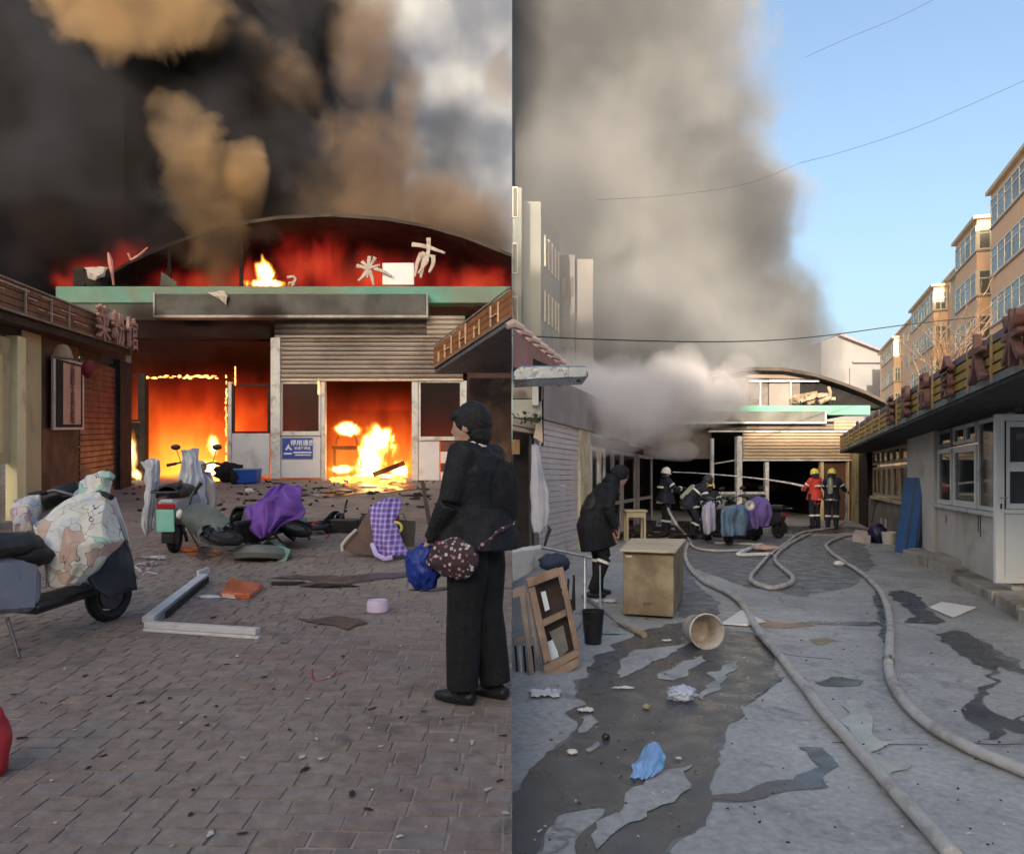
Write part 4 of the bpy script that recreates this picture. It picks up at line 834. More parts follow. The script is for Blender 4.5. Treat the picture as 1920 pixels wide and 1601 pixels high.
# second scooter, seen from behind, under white leg covers
p2 = GL(320, 1036); WQ = mat('greyish_white_cover', (.50, .52, .58), .65, .1, 4, (.3, .3, .34), .3, 3)
M2 = stand_at(p2 + Vector((-.02, .6, zl(.6))), p2 + Vector((-.3, 3.0, zl(3.0))))
scooter('small scooter seen from behind with a mint green rear panel and pale leg covers', mat('dull_white_scooter', (.42, .42, .46), .4, .1, 4, coat=.3), M2, plate=mat('mint_plate', (.25, .56, .48), .4, .1, 4), mirrors=True)
Y2 = 9.35
o = cloth([[P(264, 868, Y2), P(280, 860, Y2), P(297, 863, Y2)], [P(270, 885, Y2), P(284, 882, Y2 - .1), P(298, 885, Y2)], [P(272, 925, Y2), P(285, 920, Y2 - .12), P(296, 930, Y2)], [P(268, 960, Y2), P(280, 955, Y2 - .1), P(292, 945, Y2)], [P(268, 985, Y2), P(278, 980, Y2 - .05), P(286, 965, Y2)], [P(274, 1003, Y2), P(280, 996, Y2), P(292, 990, Y2)]], 28, 22, .015, .045, 7, 2).build('leg_cover', WQ, smooth='all'); tag(o, 'pale grey cover hanging left of the mint scooter', 'cover')
o = cloth([[P(340, 845, Y2), P(352, 841, Y2), P(371, 843, Y2)], [P(342, 870, Y2), P(356, 866, Y2 - .1), P(372, 868, Y2)], [P(338, 895, Y2), P(360, 890, Y2 - .12), P(385, 900, Y2)], [P(334, 925, Y2), P(358, 925, Y2 - .12), P(382, 930, Y2)], [P(336, 955, Y2), P(360, 955, Y2 - .1), P(386, 950, Y2)], [P(362, 985, Y2), P(368, 985, Y2), P(383, 980, Y2)]], 28, 24, .015, .05, 7, 8).build('leg_cover', WQ, smooth='all'); tag(o, 'pale grey cover hanging right of the mint scooter, taller at the top', 'cover')
mb = MB(); mb.slab([P(370, 880, Y2 + .1), P(404, 905, Y2 + .1), P(378, 907, Y2 + .1)], (0, .04, 0)); tag(mb.build('cover_flap', WQ), 'loose triangular flap of cover sticking out right of the mint scooter', 'flap')
# fallen scooter under the purple cloth
PUR = mat('purple_cloth', (.17, .07, .36), .7, .2, 5, (.08, .03, .18), .3, 4, bump=.3)
p3 = GL(490, 1052)
M3 = Matrix.Translation(p3 + Vector((.05, .35, .22))) @ Matrix.Rotation(R(158), 4, 'Z') @ Matrix.Rotation(R(72), 4, 'Y')
scooter('dark scooter fallen on its side under a purple cloth', mat('grey_green_shell', (.10, .12, .11), .5, .3, 4), M3, plate=mat('dull_teal_plate', (.13, .28, .24), .5), tail=MATS['red_tail_light'])
c0 = 8.9
o = cloth([[P(505, 918, c0 + .1), P(530, 914, c0 + .1), P(560, 918, c0 + .1)], [P(484, 940, c0 - .1), P(515, 930, c0 - .3), P(566, 932, c0)], [P(458, 962, c0 - .1), P(510, 950, c0 - .5), P(568, 958, c0 - .1)], [P(470, 985, c0 - .3), P(510, 975, c0 - .5), P(560, 972, c0 - .2)], [P(488, 1003, c0 - .4), P(505, 1000, c0 - .5), P(520, 990, c0 - .3)]], 36, 36, .02, .10, 4, 4).build('purple_cloth', PUR, smooth='all'); tag(o, 'bright purple cloth thrown over the fallen dark scooter', 'cloth')
mb = MB(); mb.blob(P(418, 1005, 8.6), (.20, .16, .09), 3, .25, 3); tag(mb.build('black_bag', DKCLOTH, smooth='all'), 'flat black bundle on the ground left of the fallen scooter', 'bundle')
mb = MB(); mb.lathe(P(492, 1048, 8.45), [(.30, -.02), (.33, .03), (.31, .10), (.24, .13), (.22, .09), (.05, .07), (0, .07)], 22, Matrix.Rotation(R(-14), 3, 'X')); tag(mb.build('round_cover', mat('grey_round_plastic', (.14, .15, .14), .5, .2, 4), smooth=True), 'round grey cover lying at the near side of the fallen scooter', 'cover')
mb = MB(); mb.slab([P(521, 1022, 8.35), P(545, 1030, 8.35), P(533, 1061, 8.3), P(521, 1056, 8.3)], (.0, .015, .0)); tag(mb.build('loose_plate', MATS['dull_teal_plate'], bevel=.004), 'loose teal plate standing askew at the fallen scooter', 'plate')
p4 = GL(640, 1012)
M4 = Matrix.Translation(p4 + Vector((0, .3, .12))) @ Matrix.Scale(.72, 4) @ Matrix.Rotation(R(84), 4, 'Z') @ Matrix.Rotation(R(80), 4, 'Y')
scooter('black scooter lying flat on its side in the middle of the brick yard', BLACKP, M4, mirrors=False)
# plaid quilt and board leaning together
def plaid():
    m = bpy.data.materials.new('purple_plaid'); t, N, L = nodes(m); o = N.new('ShaderNodeOutputMaterial'); b = N.new('ShaderNodeBsdfPrincipled'); L.new(b.outputs[0], o.inputs[0])
    tc = N.new('ShaderNodeTexCoord'); sp = N.new('ShaderNodeSeparateXYZ'); L.new(tc.outputs['Object'], sp.inputs[0])
    def tri(out, f): return math_n(t, 'PINGPONG', math_n(t, 'MULTIPLY', out, f), 1.)
    a = math_n(t, 'GREATER_THAN', tri(sp.outputs[0], 34.), .62); c_ = math_n(t, 'GREATER_THAN', tri(sp.outputs[2], 34.), .62)
    f = math_n(t, 'MULTIPLY', math_n(t, 'ADD', a, c_), .5)
    L.new(mix_n(t, f, (.14, .07, .36), (.50, .42, .68)), b.inputs['Base Color']); b.inputs['Roughness'].default_value = .75; return m
PLD = plaid(); c0 = 8.6
o = cloth([[P(716, 934, c0 + .2), P(735, 931, c0 + .15), P(752, 936, c0 + .2)], [P(694, 950, c0 + .1), P(720, 948, c0), P(750, 956, c0 + .1)], [P(696, 985, c0), P(716, 980, c0 - .15), P(742, 975, c0)], [P(698, 1018, c0 - .1), P(720, 1012, c0 - .25), P(755, 1010, c0 - .1)], [P(712, 1044, c0 - .2), P(740, 1042, c0 - .3), P(770, 1042, c0 - .15)]], 30, 24, .03, .02, 4, 6).build('plaid_quilt', PLD, smooth='all'); tag(o, 'purple and white checked quilt propped up near the onlooker', 'quilt')
mb = MB(); mb.tube([P(698, 1020, c0 - .2), P(706, 1040, c0 - .3), P(722, 1048, c0 - .33), P(736, 1045, c0 - .33)], .03, 8); mb.build('piping', mat('lilac_piping', (.5, .42, .72), .7), o, smooth=True)
mb = MB(); mb.slab([P(641, 1028, c0 - .1), P(668, 995, c0 + .1), P(695, 950, c0 + .3), P(702, 1040, c0 - .1), P(660, 1037, c0 - .1)], (0, .03, 0)); bd = mb.build('brown_board', mat('brown_leatherette', (.12, .075, .05), .6, .3, 3)); tag(bd, 'three cornered brown board with a pale edge leaning left of the checked quilt', 'board')
mb = MB(); mb.tube([P(642, 1034, c0 - .13), P(641, 1022, c0 - .12), P(652, 1008, c0 - .05), P(668, 993, c0 + .05)], .018, 8); mb.build('pale_edge', mat('pale_board_edge', (.5, .45, .38), .6), bd)
mb = MB(); mb.slab([P(740, 974, c0 + .25), P(779, 977, c0 + .3), P(776, 1026, c0 + .1), P(744, 1022, c0 + .1)], (0, .04, 0)); bd = mb.build('dark_case_lid', mat('dark_olive_panel', (.05, .035, .022), .6, .3, 3)); tag(bd, 'dark brown panel with a yellow ring, behind the checked quilt', 'panel')
mb = MB(); n = 20; cc = P(741, 989, c0 - .02); mb.tube([cc + Vector((.075 * math.cos(2 * math.pi * i / n), 0, .062 * math.sin(2 * math.pi * i / n))) for i in range(n + 1)], .016, 8, False); mb.build('yellow_ring', mat('yellow_ring', (.65, .55, .12), .5), bd, smooth=True)
# small things on the bricks
fr = thing('broken_window', 'broken white window frame lying as an L on the bricks', 'window frame', GL(300, 1185))
MINTS = mat('mint_scooter_paint', (.22, .52, .44), .35, .1, 4, coat=.3)
WF = mat('white_aluminium_frame', (.60, .60, .62), .4, .08, 4, (.3, .28, .27), .25, 4)
def bar_g(px0, py0, px1, py1, w_, h_, name, m, z=0, par=None):
    a, b = GL(px0, py0, h_ / 2 + z), GL(px1, py1, h_ / 2 + z); mb = MB(); mb.bar(a, b, w_, h_); return mb.build(name, m, par, bevel=.004)
bar_g(275, 1176, 484, 1189, .07, .045, 'frame_bar', WF, 0, fr); bar_g(270, 1184, 486, 1199, .035, .02, 'frame_bar', WF, .004, fr)
bar_g(277, 1168, 382, 1085, .085, .05, 'frame_bar', WF, 0, fr); bar_g(312, 1160, 390, 1092, .02, .06, 'gasket', RUBBER, .0, fr)
bar_g(371, 1083, 391, 1076, .03, .07, 'frame_end', WF, 0, fr)
mb = MB(); p = [GL(413, 1122), GL(467, 1126), GL(494, 1106), GL(430, 1094)]; up = Vector((0, 0, .06)); mb.hexa(p, [q_ + up for q_ in p]); bx = mb.build('orange_pack', mat('orange_red_wrapper', (.55, .14, .05), .45, .25, 6, (.3, .06, .03), .4, 8, coat=.3), bevel=.012, smooth=True); tag(bx, 'orange red pack lying on the bricks behind the white frame', 'pack')
mb = MB(); mb.slab([p[0] + Vector((.02, -.006, .012)), p[0].lerp(p[1], .55) + Vector((0, -.006, .012)), p[0].lerp(p[1], .5) + Vector((0, -.006, .045)), p[0] + Vector((.02, -.006, .045))], (0, -.006, 0)); mb.build('pale_label', mat('peach_label', (.75, .5, .38), .5), bx)
c = GL(708, 1148); mb = MB(); mb.lathe(c, [(0, .0), (.075, 0), (.088, .012), (.086, .085), (.080, .1), (.074, .1), (.07, .092), (.0, .09)], 24); tag(mb.build('lilac_tub', mat('lilac_plastic', (.62, .50, .66), .4, .06, 4), smooth=True), 'small lilac plastic tub standing alone on the bricks', 'tub')
mb = MB(); cc = GL(468, 906); cc.y -= .3; mb.hexa([cc + Vector(q_) for q_ in ((-.26, 0, 0), (.26, 0, 0), (.26, .4, .03), (-.26, .4, .03))], [cc + Vector(q_) for q_ in ((-.3, -.02, .36), (.3, -.02, .36), (.3, .42, .4), (-.3, .42, .4))]); o = mb.build('blue_crate', mat('blue_plastic', (.02, .09, .42), .4, .15, 5), bevel=.02); tag(o, 'blue plastic crate standing before the white panel of the hall', 'crate')
mb = MB(); mb.bar(cc + Vector((-.31, -.03, .37)), cc + Vector((.31, -.03, .37)), .03, .03); mb.build('rim', mat('pale_blue_rim', (.3, .4, .6), .4), o)
mb = MB(); mb.blob(GL(440, 902, .22) + Vector((0, -.3, 0)), (.42, .3, .26), 3, .3, 2.5); mb.blob(GL(452, 905, .12) + Vector((0, -.4, 0)), (.12, .2, .3), 2, .3, 2.5); tag(mb.build('charred_heap', SOOT, smooth='all'), 'black charred heap left of the blue crate', 'heap')
mb = MB(); mb.blob(GL(467, 925, .06), (.1, .08, .06), 2, .2, 3); tag(mb.build('white_cup', mat('white_foam', (.75, .73, .70), .6), smooth=True), 'small white cup on the ground below the blue crate', 'cup')
a, b = GL(806, 985), P(792, 903, 12.6); mb = MB(); mb.bar(a, b, .06, .05); tag(mb.build('leaning_stick', mat('dark_old_wood', (.08, .05, .04), .8, .3, 6), bevel=.006), 'dark stick standing askew beside the onlooker', 'stick')
mb = MB(); mb.tube(smooth_path([GL(585, 1256, .006), GL(588, 1276, .006), GL(603, 1278, .006), GL(620, 1271, .006), GL(642, 1263, .006)]), .0055, 6); tag(mb.build('red_string', mat('red_cord', (.30, .05, .06), .6), smooth=True), 'short curved red cord lying on the bricks', 'cord')
mb = MB(); mb.blob(P(-24, 1405, 3.2), (.085, .08, .19), 4, .10, 2.2); tag(mb.build('red_bag', mat('red_cloth_bag', (.42, .025, .035), .6, .15, 4), smooth='all'), 'red cloth bag just inside the left edge of the picture', 'bag')
mb = MB(); q = random.Random(9)
for _ in range(16): c_ = GL(q.uniform(262, 300), q.uniform(1045, 1085), .02); mb.tube([c_, c_ + Vector((q.uniform(-.1, .1), q.uniform(-.1, .1), q.uniform(0, .06))), c_ + Vector((q.uniform(-.15, .15), q.uniform(-.1, .1), .0))], .009, 5)
tag(mb.build('cable_scraps', mat('pale_wire', (.4, .38, .4), .6)), 'tangle of torn wire on the bricks right of the quilted scooter', 'wire', kind='stuff')
WH = ('right of the fallen scooter', 'left of the checked quilt', 'between the fallen scooter and the right doorway', 'by the leaning stick', 'before the door with the blue notice', 'in front of the burning stall', 'behind the lilac tub', 'right of the orange pack')
for i, (x, y, s_, m_) in enumerate(((600, 916, .10, CHAR), (615, 925, .14, CHAR), (650, 922, .12, CHAR), (780, 930, .16, CHAR), (560, 930, .1, CHAR), (690, 915, .13, CHAR), (620, 1100, .12, CHAR), (540, 1096, .1, CHAR), (300, 1046, .06, WF), (395, 1122, .05, WF), (810, 1070, .04, WF))):
    c_ = GL(x, y, .012); mb = MB(); mb.blob(c_, (s_ * 1.9, s_ * .6, .018), 2, .5, 4, seed=i); o = mb.build('burnt_scrap' if m_ is CHAR else 'white_scrap', m_, smooth='all')
    tag(o, ('flat burnt scrap lying ' + WH[i]) if m_ is CHAR else 'white chip lying ' + ('near the mint scooter', 'left of the orange pack', 'under the blue bag')[i - 8], 'scrap', 'scraps on the bricks')
q = random.Random(41); SH = (MATS['grey_green_shell'], BLACKP, DKMET, MATS['red_tail_light'], MATS['dull_teal_plate'], BLACKP)
for i, (x, y) in enumerate(((432, 1010), (455, 1022), (470, 1035), (498, 1028), (515, 1040), (540, 1018), (556, 1008), (446, 1000), (575, 1000), (600, 1012))):
    c_ = GL(x, y, .06); mb = MB(); M_ = Matrix.Rotation(q.uniform(0, 3), 3, 'Z') @ Matrix.Rotation(q.gauss(0, .7), 3, 'X')
    if i % 3 == 0:
        r_ = q.uniform(.1, .16); mb.tube([c_ + M_ @ Vector((r_ * math.cos(a * .7), r_ * math.sin(a * .7), .02 * a)) for a in range(8)], .014, 6); nm = 'bent_tube'
    else: mb.grid(lambda u, v: c_ + M_ @ Vector(((u - .5) * q.uniform(.24, .26), (v - .5) * .16, .09 * math.sin(2.6 * u) + .03 * v)), 6, 4, .008); nm = 'broken_fairing'
    tag(mb.build(nm, SH[i % 6], smooth='all'), ('curled %s tube' if i % 3 == 0 else 'curved %s piece of broken fairing') % ('black', 'grey', 'dark', 'red', 'teal', 'sooty')[i % 6] + ' ' + ('left of', 'in front of', 'at the near edge of', 'against', 'right beside', 'under the handlebar of', 'behind', 'at the far side of', 'right of', 'well right of')[i] + ' the fallen scooter', 'scooter part', 'broken parts round the fallen scooter')
# ================================================================ THE RIGHT YARD
def concrete_mat(name, wet=0.):
    m = bpy.data.materials.new(name); t, N, L = nodes(m); o = N.new('ShaderNodeOutputMaterial'); b = N.new('ShaderNodeBsdfPrincipled'); L.new(b.outputs[0], o.inputs[0])
    g = N.new('ShaderNodeNewGeometry'); v = g.outputs['Position']
    c = ramp_n(t, noise_n(t, .8, 7, v, .65, .3), [(.3, (.33, .325, .315)), (.5, (.41, .405, .395)), (.62, (.46, .455, .44)), (.75, (.52, .51, .49))])
    c = mix_n(t, ramp_n(t, noise_n(t, 2.3, 6, v, .7, 1.2), [(.52, 0.), (.66, .65)]), c, (.17, .168, .17))
    c = mix_n(t, ramp_n(t, noise_n(t, .35, 3, v, .5, .6), [(.42, 0.), (.66, .5)]), c, (.24, .24, .245))
    vo = N.new('ShaderNodeTexVoronoi'); vo.feature = 'DISTANCE_TO_EDGE'; vo.inputs['Scale'].default_value = .2; wv = N.new('ShaderNodeVectorMath'); wv.operation = 'MULTIPLY_ADD'; wn_ = N.new('ShaderNodeTexNoise'); wn_.inputs['Scale'].default_value = 2.2; wn_.inputs['Detail'].default_value = 6; L.new(v, wn_.inputs['Vector']); L.new(wn_.outputs['Color'], wv.inputs[0]); wv.inputs[1].default_value = (.9, .9, .9); L.new(v, wv.inputs[2]); L.new(wv.outputs[0], vo.inputs['Vector'])
    c = mix_n(t, ramp_n(t, vo.outputs[0], [(.0012, .6), (.005, 0.)]), c, (.05, .05, .05))
    c = mix_n(t, 1., c, ramp_n(t, noise_n(t, 22, 5, v, .6), [(.3, .74), (.7, 1.18)]), 'MULTIPLY')
    c = mix_n(t, ramp_n(t, noise_n(t, 1.1, 4, v, .5), [(.62, 0.), (.78, .35)]), c, (.34, .28, .21))
    sp = noise_n(t, 60, 2, v); c = mix_n(t, ramp_n(t, sp, [(.72, 0.), (.76, .6)]), c, (.4, .4, .4))
    L.new(c, b.inputs['Base Color']); L.new(ramp_n(t, noise_n(t, 1.6, 5, v, .6), [(.35, .38), (.65, .8)]), b.inputs['Roughness'])
    bn = N.new('ShaderNodeBump'); bn.inputs['Strength'].default_value = .45; bn.inputs['Distance'].default_value = .01; L.new(noise_n(t, 30, 7, v, .7), bn.inputs['Height']); L.new(bn.outputs[0], b.inputs['Normal']); return m
CONC = concrete_mat('grey_concrete_ground')
MB().slab([(.0, -3, 0), (60, -3, 0), (60, 160, 0), (.0, 160, 0)], (0, 0, -1.6)).build('concrete_ground', CONC, kind='structure', label='grey concrete of the right yard, wet in places')
MB().slab([(-200, -120, -1.75), (260, -120, -1.75), (260, 700, -1.75), (-200, 700, -1.75)], (0, 0, -.5)).build('terrain', CONC, kind='structure')
def wet_mat(name, col, rough, spec=.55):
    m = bpy.data.materials.new(name); t, N, L = nodes(m); o = N.new('ShaderNodeOutputMaterial'); b = N.new('ShaderNodeBsdfPrincipled'); L.new(b.outputs[0], o.inputs[0])
    g = N.new('ShaderNodeNewGeometry'); v = g.outputs['Position']; n = noise_n(t, 3, 6, v, .65, .5)
    L.new(ramp_n(t, n, [(.3, tuple(c * .7 for c in col)), (.7, tuple(c * 1.3 for c in col))]), b.inputs['Base Color']); L.new(ramp_n(t, noise_n(t, 5, 4, v), [(.35, rough * .6), (.65, rough * 1.5)]), b.inputs['Roughness']); b.inputs['Specular IOR Level'].default_value = spec
    bn = N.new('ShaderNodeBump'); bn.inputs['Strength'].default_value = .15; bn.inputs['Distance'].default_value = .005; L.new(noise_n(t, 25, 4, v), bn.inputs['Height']); L.new(bn.outputs[0], b.inputs['Normal']); return m
WET = wet_mat('wet_concrete', (.085, .088, .092), .30, .5); PALEW = wet_mat('milky_water', (.44, .45, .40), .5, .4); DAMP = wet_mat('damp_concrete', (.17, .168, .17), .6, .35)
def sheet(pts, z, m, name='puddle', wob=.35, label=None, side='R'):
    """outline on the ground, its edge roughened; a thin flat sheet of water or wet ground"""
    if m is WET and z == .004 and name == 'wet_patch': sheet([(x + (1.5 if i % 2 else -1), y + (2.2 if y > 1200 else .8)) for i, (x, y) in enumerate(pts)], .002, DAMP, 'damp_rim')
    w_ = []; n = len(pts); P_ = [GR(*p) if side == 'R' else GL(*p) for p in pts]; P_ = [Vector((max(p.x, .004) if side == 'R' else p.x, p.y, 0)) for p in P_]
    for i in range(n):
        a, b = P_[i], P_[(i + 1) % n]; k = max(2, int((b - a).length / .05)); k = min(k, 14)
        for j in range(k):
            p = a.lerp(b, j / k); am = min(.05, (b - a).length * .16) * (1.25 if name == 'damp_rim' else 1)
            q_ = noise.noise_vector(Vector((p.x * 5, p.y * 5, 3.3 if name != 'damp_rim' else 3.6))) * am * 1.6 + noise.noise_vector(Vector((p.x * 17, p.y * 17, 1.3))) * am * .5
            w_.append(Vector((max(.004, p.x + q_.x) if p.x > .01 else .004, p.y + q_.y, z)) if side == 'R' else Vector((min(-.01, p.x + q_.x), p.y + q_.y, zl(p.y + q_.y) + z)))
    bm = bmesh.new(); vv = [bm.verts.new(p) for p in w_]; es = [bm.edges.new((vv[i], vv[(i + 1) % len(vv)])) for i in range(len(vv))]
    bmesh.ops.triangle_fill(bm, edges=es, use_beauty=True); me = bpy.data.meshes.new(name)
    for f in bm.faces:
        if f.normal.z < 0: f.normal_flip()
    bm.to_mesh(me); bm.free(); me.materials.append(m); o = bpy.data.objects.new(name, me); COL.objects.link(o); return tag(o, label, kind='structure')
W1 = [(955, 1640), (955, 1482), (1000, 1445), (1045, 1405), (1073, 1386), (1079, 1365), (1066, 1338), (1088, 1322), (1084, 1285), (1112, 1262), (1122, 1228), (1165, 1203), (1215, 1180), (1290, 1165), (1345, 1170), (1420, 1195), (1450, 1215), (1455, 1260), (1440, 1290), (1400, 1330), (1362, 1365), (1347, 1395), (1346, 1440), (1330, 1478), (1352, 1494), (1420, 1478), (1500, 1463), (1532, 1436), (1492, 1402), (1540, 1402), (1560, 1420), (1535, 1480), (1440, 1492), (1350, 1504), (1300, 1545), (1262, 1575), (1235, 1620), (1085, 1620), (1084, 1575), (1100, 1555), (1130, 1530), (1131, 1514), (1112, 1508), (1050, 1530), (1010, 1565), (975, 1640)]
sheet(W1, .004, WET, 'wet_patch', label='large branching dark wet patch across the near left of the concrete')
for p in ([(1158, 1272), (1170, 1235), (1190, 1222), (1290, 1207), (1258, 1226), (1215, 1245), (1180, 1268)], [(1232, 1272), (1280, 1240), (1318, 1230), (1316, 1246), (1290, 1268), (1262, 1276)], [(1315, 1288), (1348, 1252), (1386, 1238), (1372, 1262), (1340, 1300), (1318, 1312)],
          [(1115, 1545), (1150, 1528), (1180, 1500), (1235, 1452), (1292, 1436), (1288, 1478), (1262, 1508), (1222, 1528), (1165, 1562), (1118, 1592)], [(1088, 1348), (1110, 1342), (1122, 1356), (1102, 1374), (1086, 1377)], [(1098, 1408), (1122, 1392), (1126, 1396), (1104, 1414)]):
    sheet(p, .008, CONC, 'dry_patch')
sheet([(1668, 1108), (1700, 1108), (1722, 1118), (1748, 1150), (1775, 1166), (1752, 1170), (1700, 1168), (1712, 1155), (1690, 1135), (1672, 1122)], .004, WET, 'wet_patch', label='dark wet streaks right of the right hand hose')
sheet([(1758, 1188), (1790, 1182), (1812, 1186), (1868, 1218), (1922, 1246), (1925, 1262), (1872, 1248), (1862, 1256), (1840, 1250), (1800, 1222), (1766, 1202)], .004, WET, 'wet_patch')
sheet([(1868, 1248), (1876, 1256), (1866, 1282), (1842, 1305), (1838, 1318), (1870, 1338), (1902, 1352), (1925, 1340), (1925, 1375), (1902, 1372), (1880, 1362), (1868, 1385), (1846, 1388), (1858, 1370), (1822, 1354), (1802, 1342), (1800, 1326), (1824, 1308), (1858, 1276)], .004, WET, 'wet_patch')
sheet([(1585, 1316), (1600, 1312), (1620, 1340), (1634, 1374), (1652, 1392), (1676, 1394), (1650, 1402), (1632, 1412), (1655, 1424), (1690, 1440), (1708, 1434), (1700, 1446), (1668, 1448), (1662, 1465), (1692, 1505), (1740, 1536), (1757, 1548), (1750, 1560), (1722, 1556), (1688, 1520), (1640, 1450), (1610, 1410), (1588, 1368)], .010, PALEW, 'puddle', label='pale milky water spilling out along the near hose')
sheet([(1525, 1282), (1560, 1268), (1618, 1275), (1612, 1285), (1580, 1288), (1545, 1287)], .004, wet_mat('green_grey_water', (.10, .12, .10), .5, .3), 'puddle')
sheet([(1490, 1168), (1530, 1164), (1580, 1165), (1648, 1167), (1655, 1172), (1600, 1172), (1545, 1170)], .004, WET, 'wet_patch')
sheet([(1285, 1060), (1330, 1075), (1400, 1100), (1500, 1118), (1600, 1100), (1640, 1060), (1620, 1020), (1560, 1005), (1320, 1003), (1240, 1010), (1200, 1060), (1220, 1110), (1300, 1170), (1345, 1165), (1350, 1130), (1310, 1100)], .004, DAMP, 'wet_patch')
sheet([(1045, 1004), (1240, 1000), (1400, 985), (1600, 988), (1640, 995), (1560, 1001), (1330, 1003), (1200, 1012), (1100, 1018)], .006, WET, 'wet_patch')
sheet([(1650, 1105), (1652, 1120), (1662, 1160), (1664, 1200), (1656, 1205), (1646, 1150), (1638, 1118), (1642, 1102)], .004, WET, 'wet_patch')
sheet([(1480, 1168), (1430, 1162), (1400, 1165), (1425, 1176), (1480, 1178), (1525, 1172)], .0045, wet_mat('tan_mud', (.34, .21, .13), .5), 'mud_streak')
sheet([(1522, 1200), (1545, 1196), (1570, 1202), (1548, 1208), (1525, 1209)], .0045, wet_mat('ochre_mud', (.28, .22, .10), .5), 'mud_streak')
mb = MB()
for a in ([(1560, 1392), (1640, 1396), (1740, 1397)], [(1800, 1392), (1860, 1396), (1925, 1395)], [(1445, 1212), (1480, 1228), (1560, 1236)], [(1395, 1325), (1430, 1300), (1470, 1270)], [(1700, 1105), (1725, 1100), (1748, 1097)]):
    g_ = [GR(*p, .004) for p in a]; mb.tube(smooth_path(g_, 8), [.0016] * (8 * (len(a) - 1) + 1), 5, True)
o = mb.build('ground_crack', mat('black_crack', (.012, .012, .013), .9)); tag(o, kind='stuff')
# ---------------------------------------------------------------- the market hall of the right yard
YM = 26.0
hr = thing('market_hall', 'burnt out market hall behind the hoses, water jet playing across its dark doorways', 'market hall', (XY(1440, YM), YM, 0))
TAN = mat('tan_shutter_metal', (.58, .44, .30), .5, .15, .7, (.25, .17, .11), .45, .4, metal=.1)
MINT = mat('mint_green_beam', (.17, .42, .31), .55, .12, 1.2, (.3, .3, .24), .35, .4)
ARR = [(1175, 775), (1230, 738), (1290, 712), (1350, 697), (1410, 688), (1470, 689), (1530, 700), (1580, 716), (1625, 733), (1675, 757)]
prev = hall; hall = hr
pr_ = [P(x, y, YM + .8) for x, y in ARR]
RS2 = mat('burnt_roof_sheet', (.13, .10, .085), .75, .35, .7, (.03, .024, .02), .6, .5)
vault(pr_, YM + .8, 38, .12, 'roof', RS2, hr)
def arr_y(px):
    for (a, b), (c, d) in zip(ARR, ARR[1:]):
        if a <= px <= c: return b + (d - b) * (px - a) / (c - a)
    return 760
GRB = mat('beige_gable_sheet', (.20, .17, .145), .7, .3, 1, (.06, .05, .045), .6, .6)
for x0, x1, m_, y0 in ((1180, 1290, GRB, 760), (1291, 1405, GRB, 760), (1406, 1424, GRB, 711), (1425, 1440, GRB, 711), (1442, 1482, mat('dirty_pale_sheet', (.27, .235, .21), .7, .15, 1), 711), (1483, 1500, GRB, 711), (1501, 1560, SOOT, 760), (1561, 1660, SOOT, 760)):
    Yg = YM + 1.3 if y0 == 760 else YM + 1.25; mb = MB(); mb.slab([P(x0, 765, Yg), P(x1, 765, Yg), P(x1, min(y0 if y0 < 760 else 765, 765) if y0 < 760 else arr_y(x1) + 4, Yg), P(x0, (y0 if y0 < 760 else arr_y(x0) + 4), Yg)], (0, .08, 0)); mb.build('gable_panel', m_, hr)
mb = MB(); mb.slab([P(1400, arr_y(1400) + 5, YM + 1.2), P(1470, arr_y(1470) + 5, YM + 1.2), P(1536, 706, YM + 1.2), P(1536, 712, YM + 1.2), P(1500, 710, YM + 1.2), P(1400, 708, YM + 1.2)], (0, .1, 0)); mb.build('gable_band', mat('tan_gable_band', (.28, .21, .16), .6, .2, 1), hr)
mb = MB(); pbox(mb, 1404, 713, 1536, 716, YM + 1.1, .1); mb.build('window_head', WHITEF, hr)
for x in (1425, 1482): mb = MB(); pbox(mb, x, 716.2, x + 2.2, 760, YM + 1.12, .08); mb.build('window_post', WHITEF, hr)
mb = MB(); pbox(mb, 1318, 760, 1632, 778, YM, .5); mb.build('green_beam', MINT, hr, bevel=.012)
mb = MB(); pbox(mb, 1292, 771, 1547, 790, YM - .3, .28); mb.build('sign_board', mat('grey_sign', (.20, .20, .175), .6, .2, 1, (.08, .07, .06), .5, .6), hr, bevel=.01)
mb = MB(); pbox(mb, 1290, 790.3, 1550, 794, YM - .36, .36); pbox(mb, 1547.3, 770, 1550, 790, YM - .34, .3); mb.build('sign_edge', WHITEF, hr)
corrug(1564, 788, 1604, 806, YM - .05, 5).build('fascia_panel', TAN, hr); corrug(1400, 795, 1563, 805, YM - .02, 4).build('fascia_panel', mat('brown_fascia', (.25, .19, .15), .6, .3, .8), hr)
mb = MB(); pbox(mb, 1335, 795, 1399, 806, YM, .1); mb.build('fascia_panel', mat('dark_fascia_r', (.10, .09, .075), .6), hr)
mb = MB(); pbox(mb, 1330, 807, 1605, 810, YM - .1, .16); mb.build('lintel', WHITEF, hr)
for i in range(8):
    y = 811.5 + i * 6.2; mb = MB(); a, b = XY(1393, YM), XY(1606, YM); z1, z0 = ZZ(y, YM), ZZ(y + 5.7, YM)
    mb.slab([Vector((a, YM + .05, z1)), Vector((a, YM - .01, z1 - .01)), Vector((a, YM - .035, (z0 + z1) / 2)), Vector((a, YM - .01, z0 + .01)), Vector((a, YM + .05, z0))], (b - a, 0, 0)); mb.build('shutter_slat', TAN, hr)
mb = MB(); pbox(mb, 1392, 861, 1606, 864, YM - .06, .12); mb.build('shutter_bar', WHITEF, hr)
def postr(x0, x1, y0, y1, m=WHITEF, Y=YM, d=.2): mb = MB(); pbox(mb, x0, y0, x1, y1, Y, d); mb.build('post', m, hr, bevel=.008)
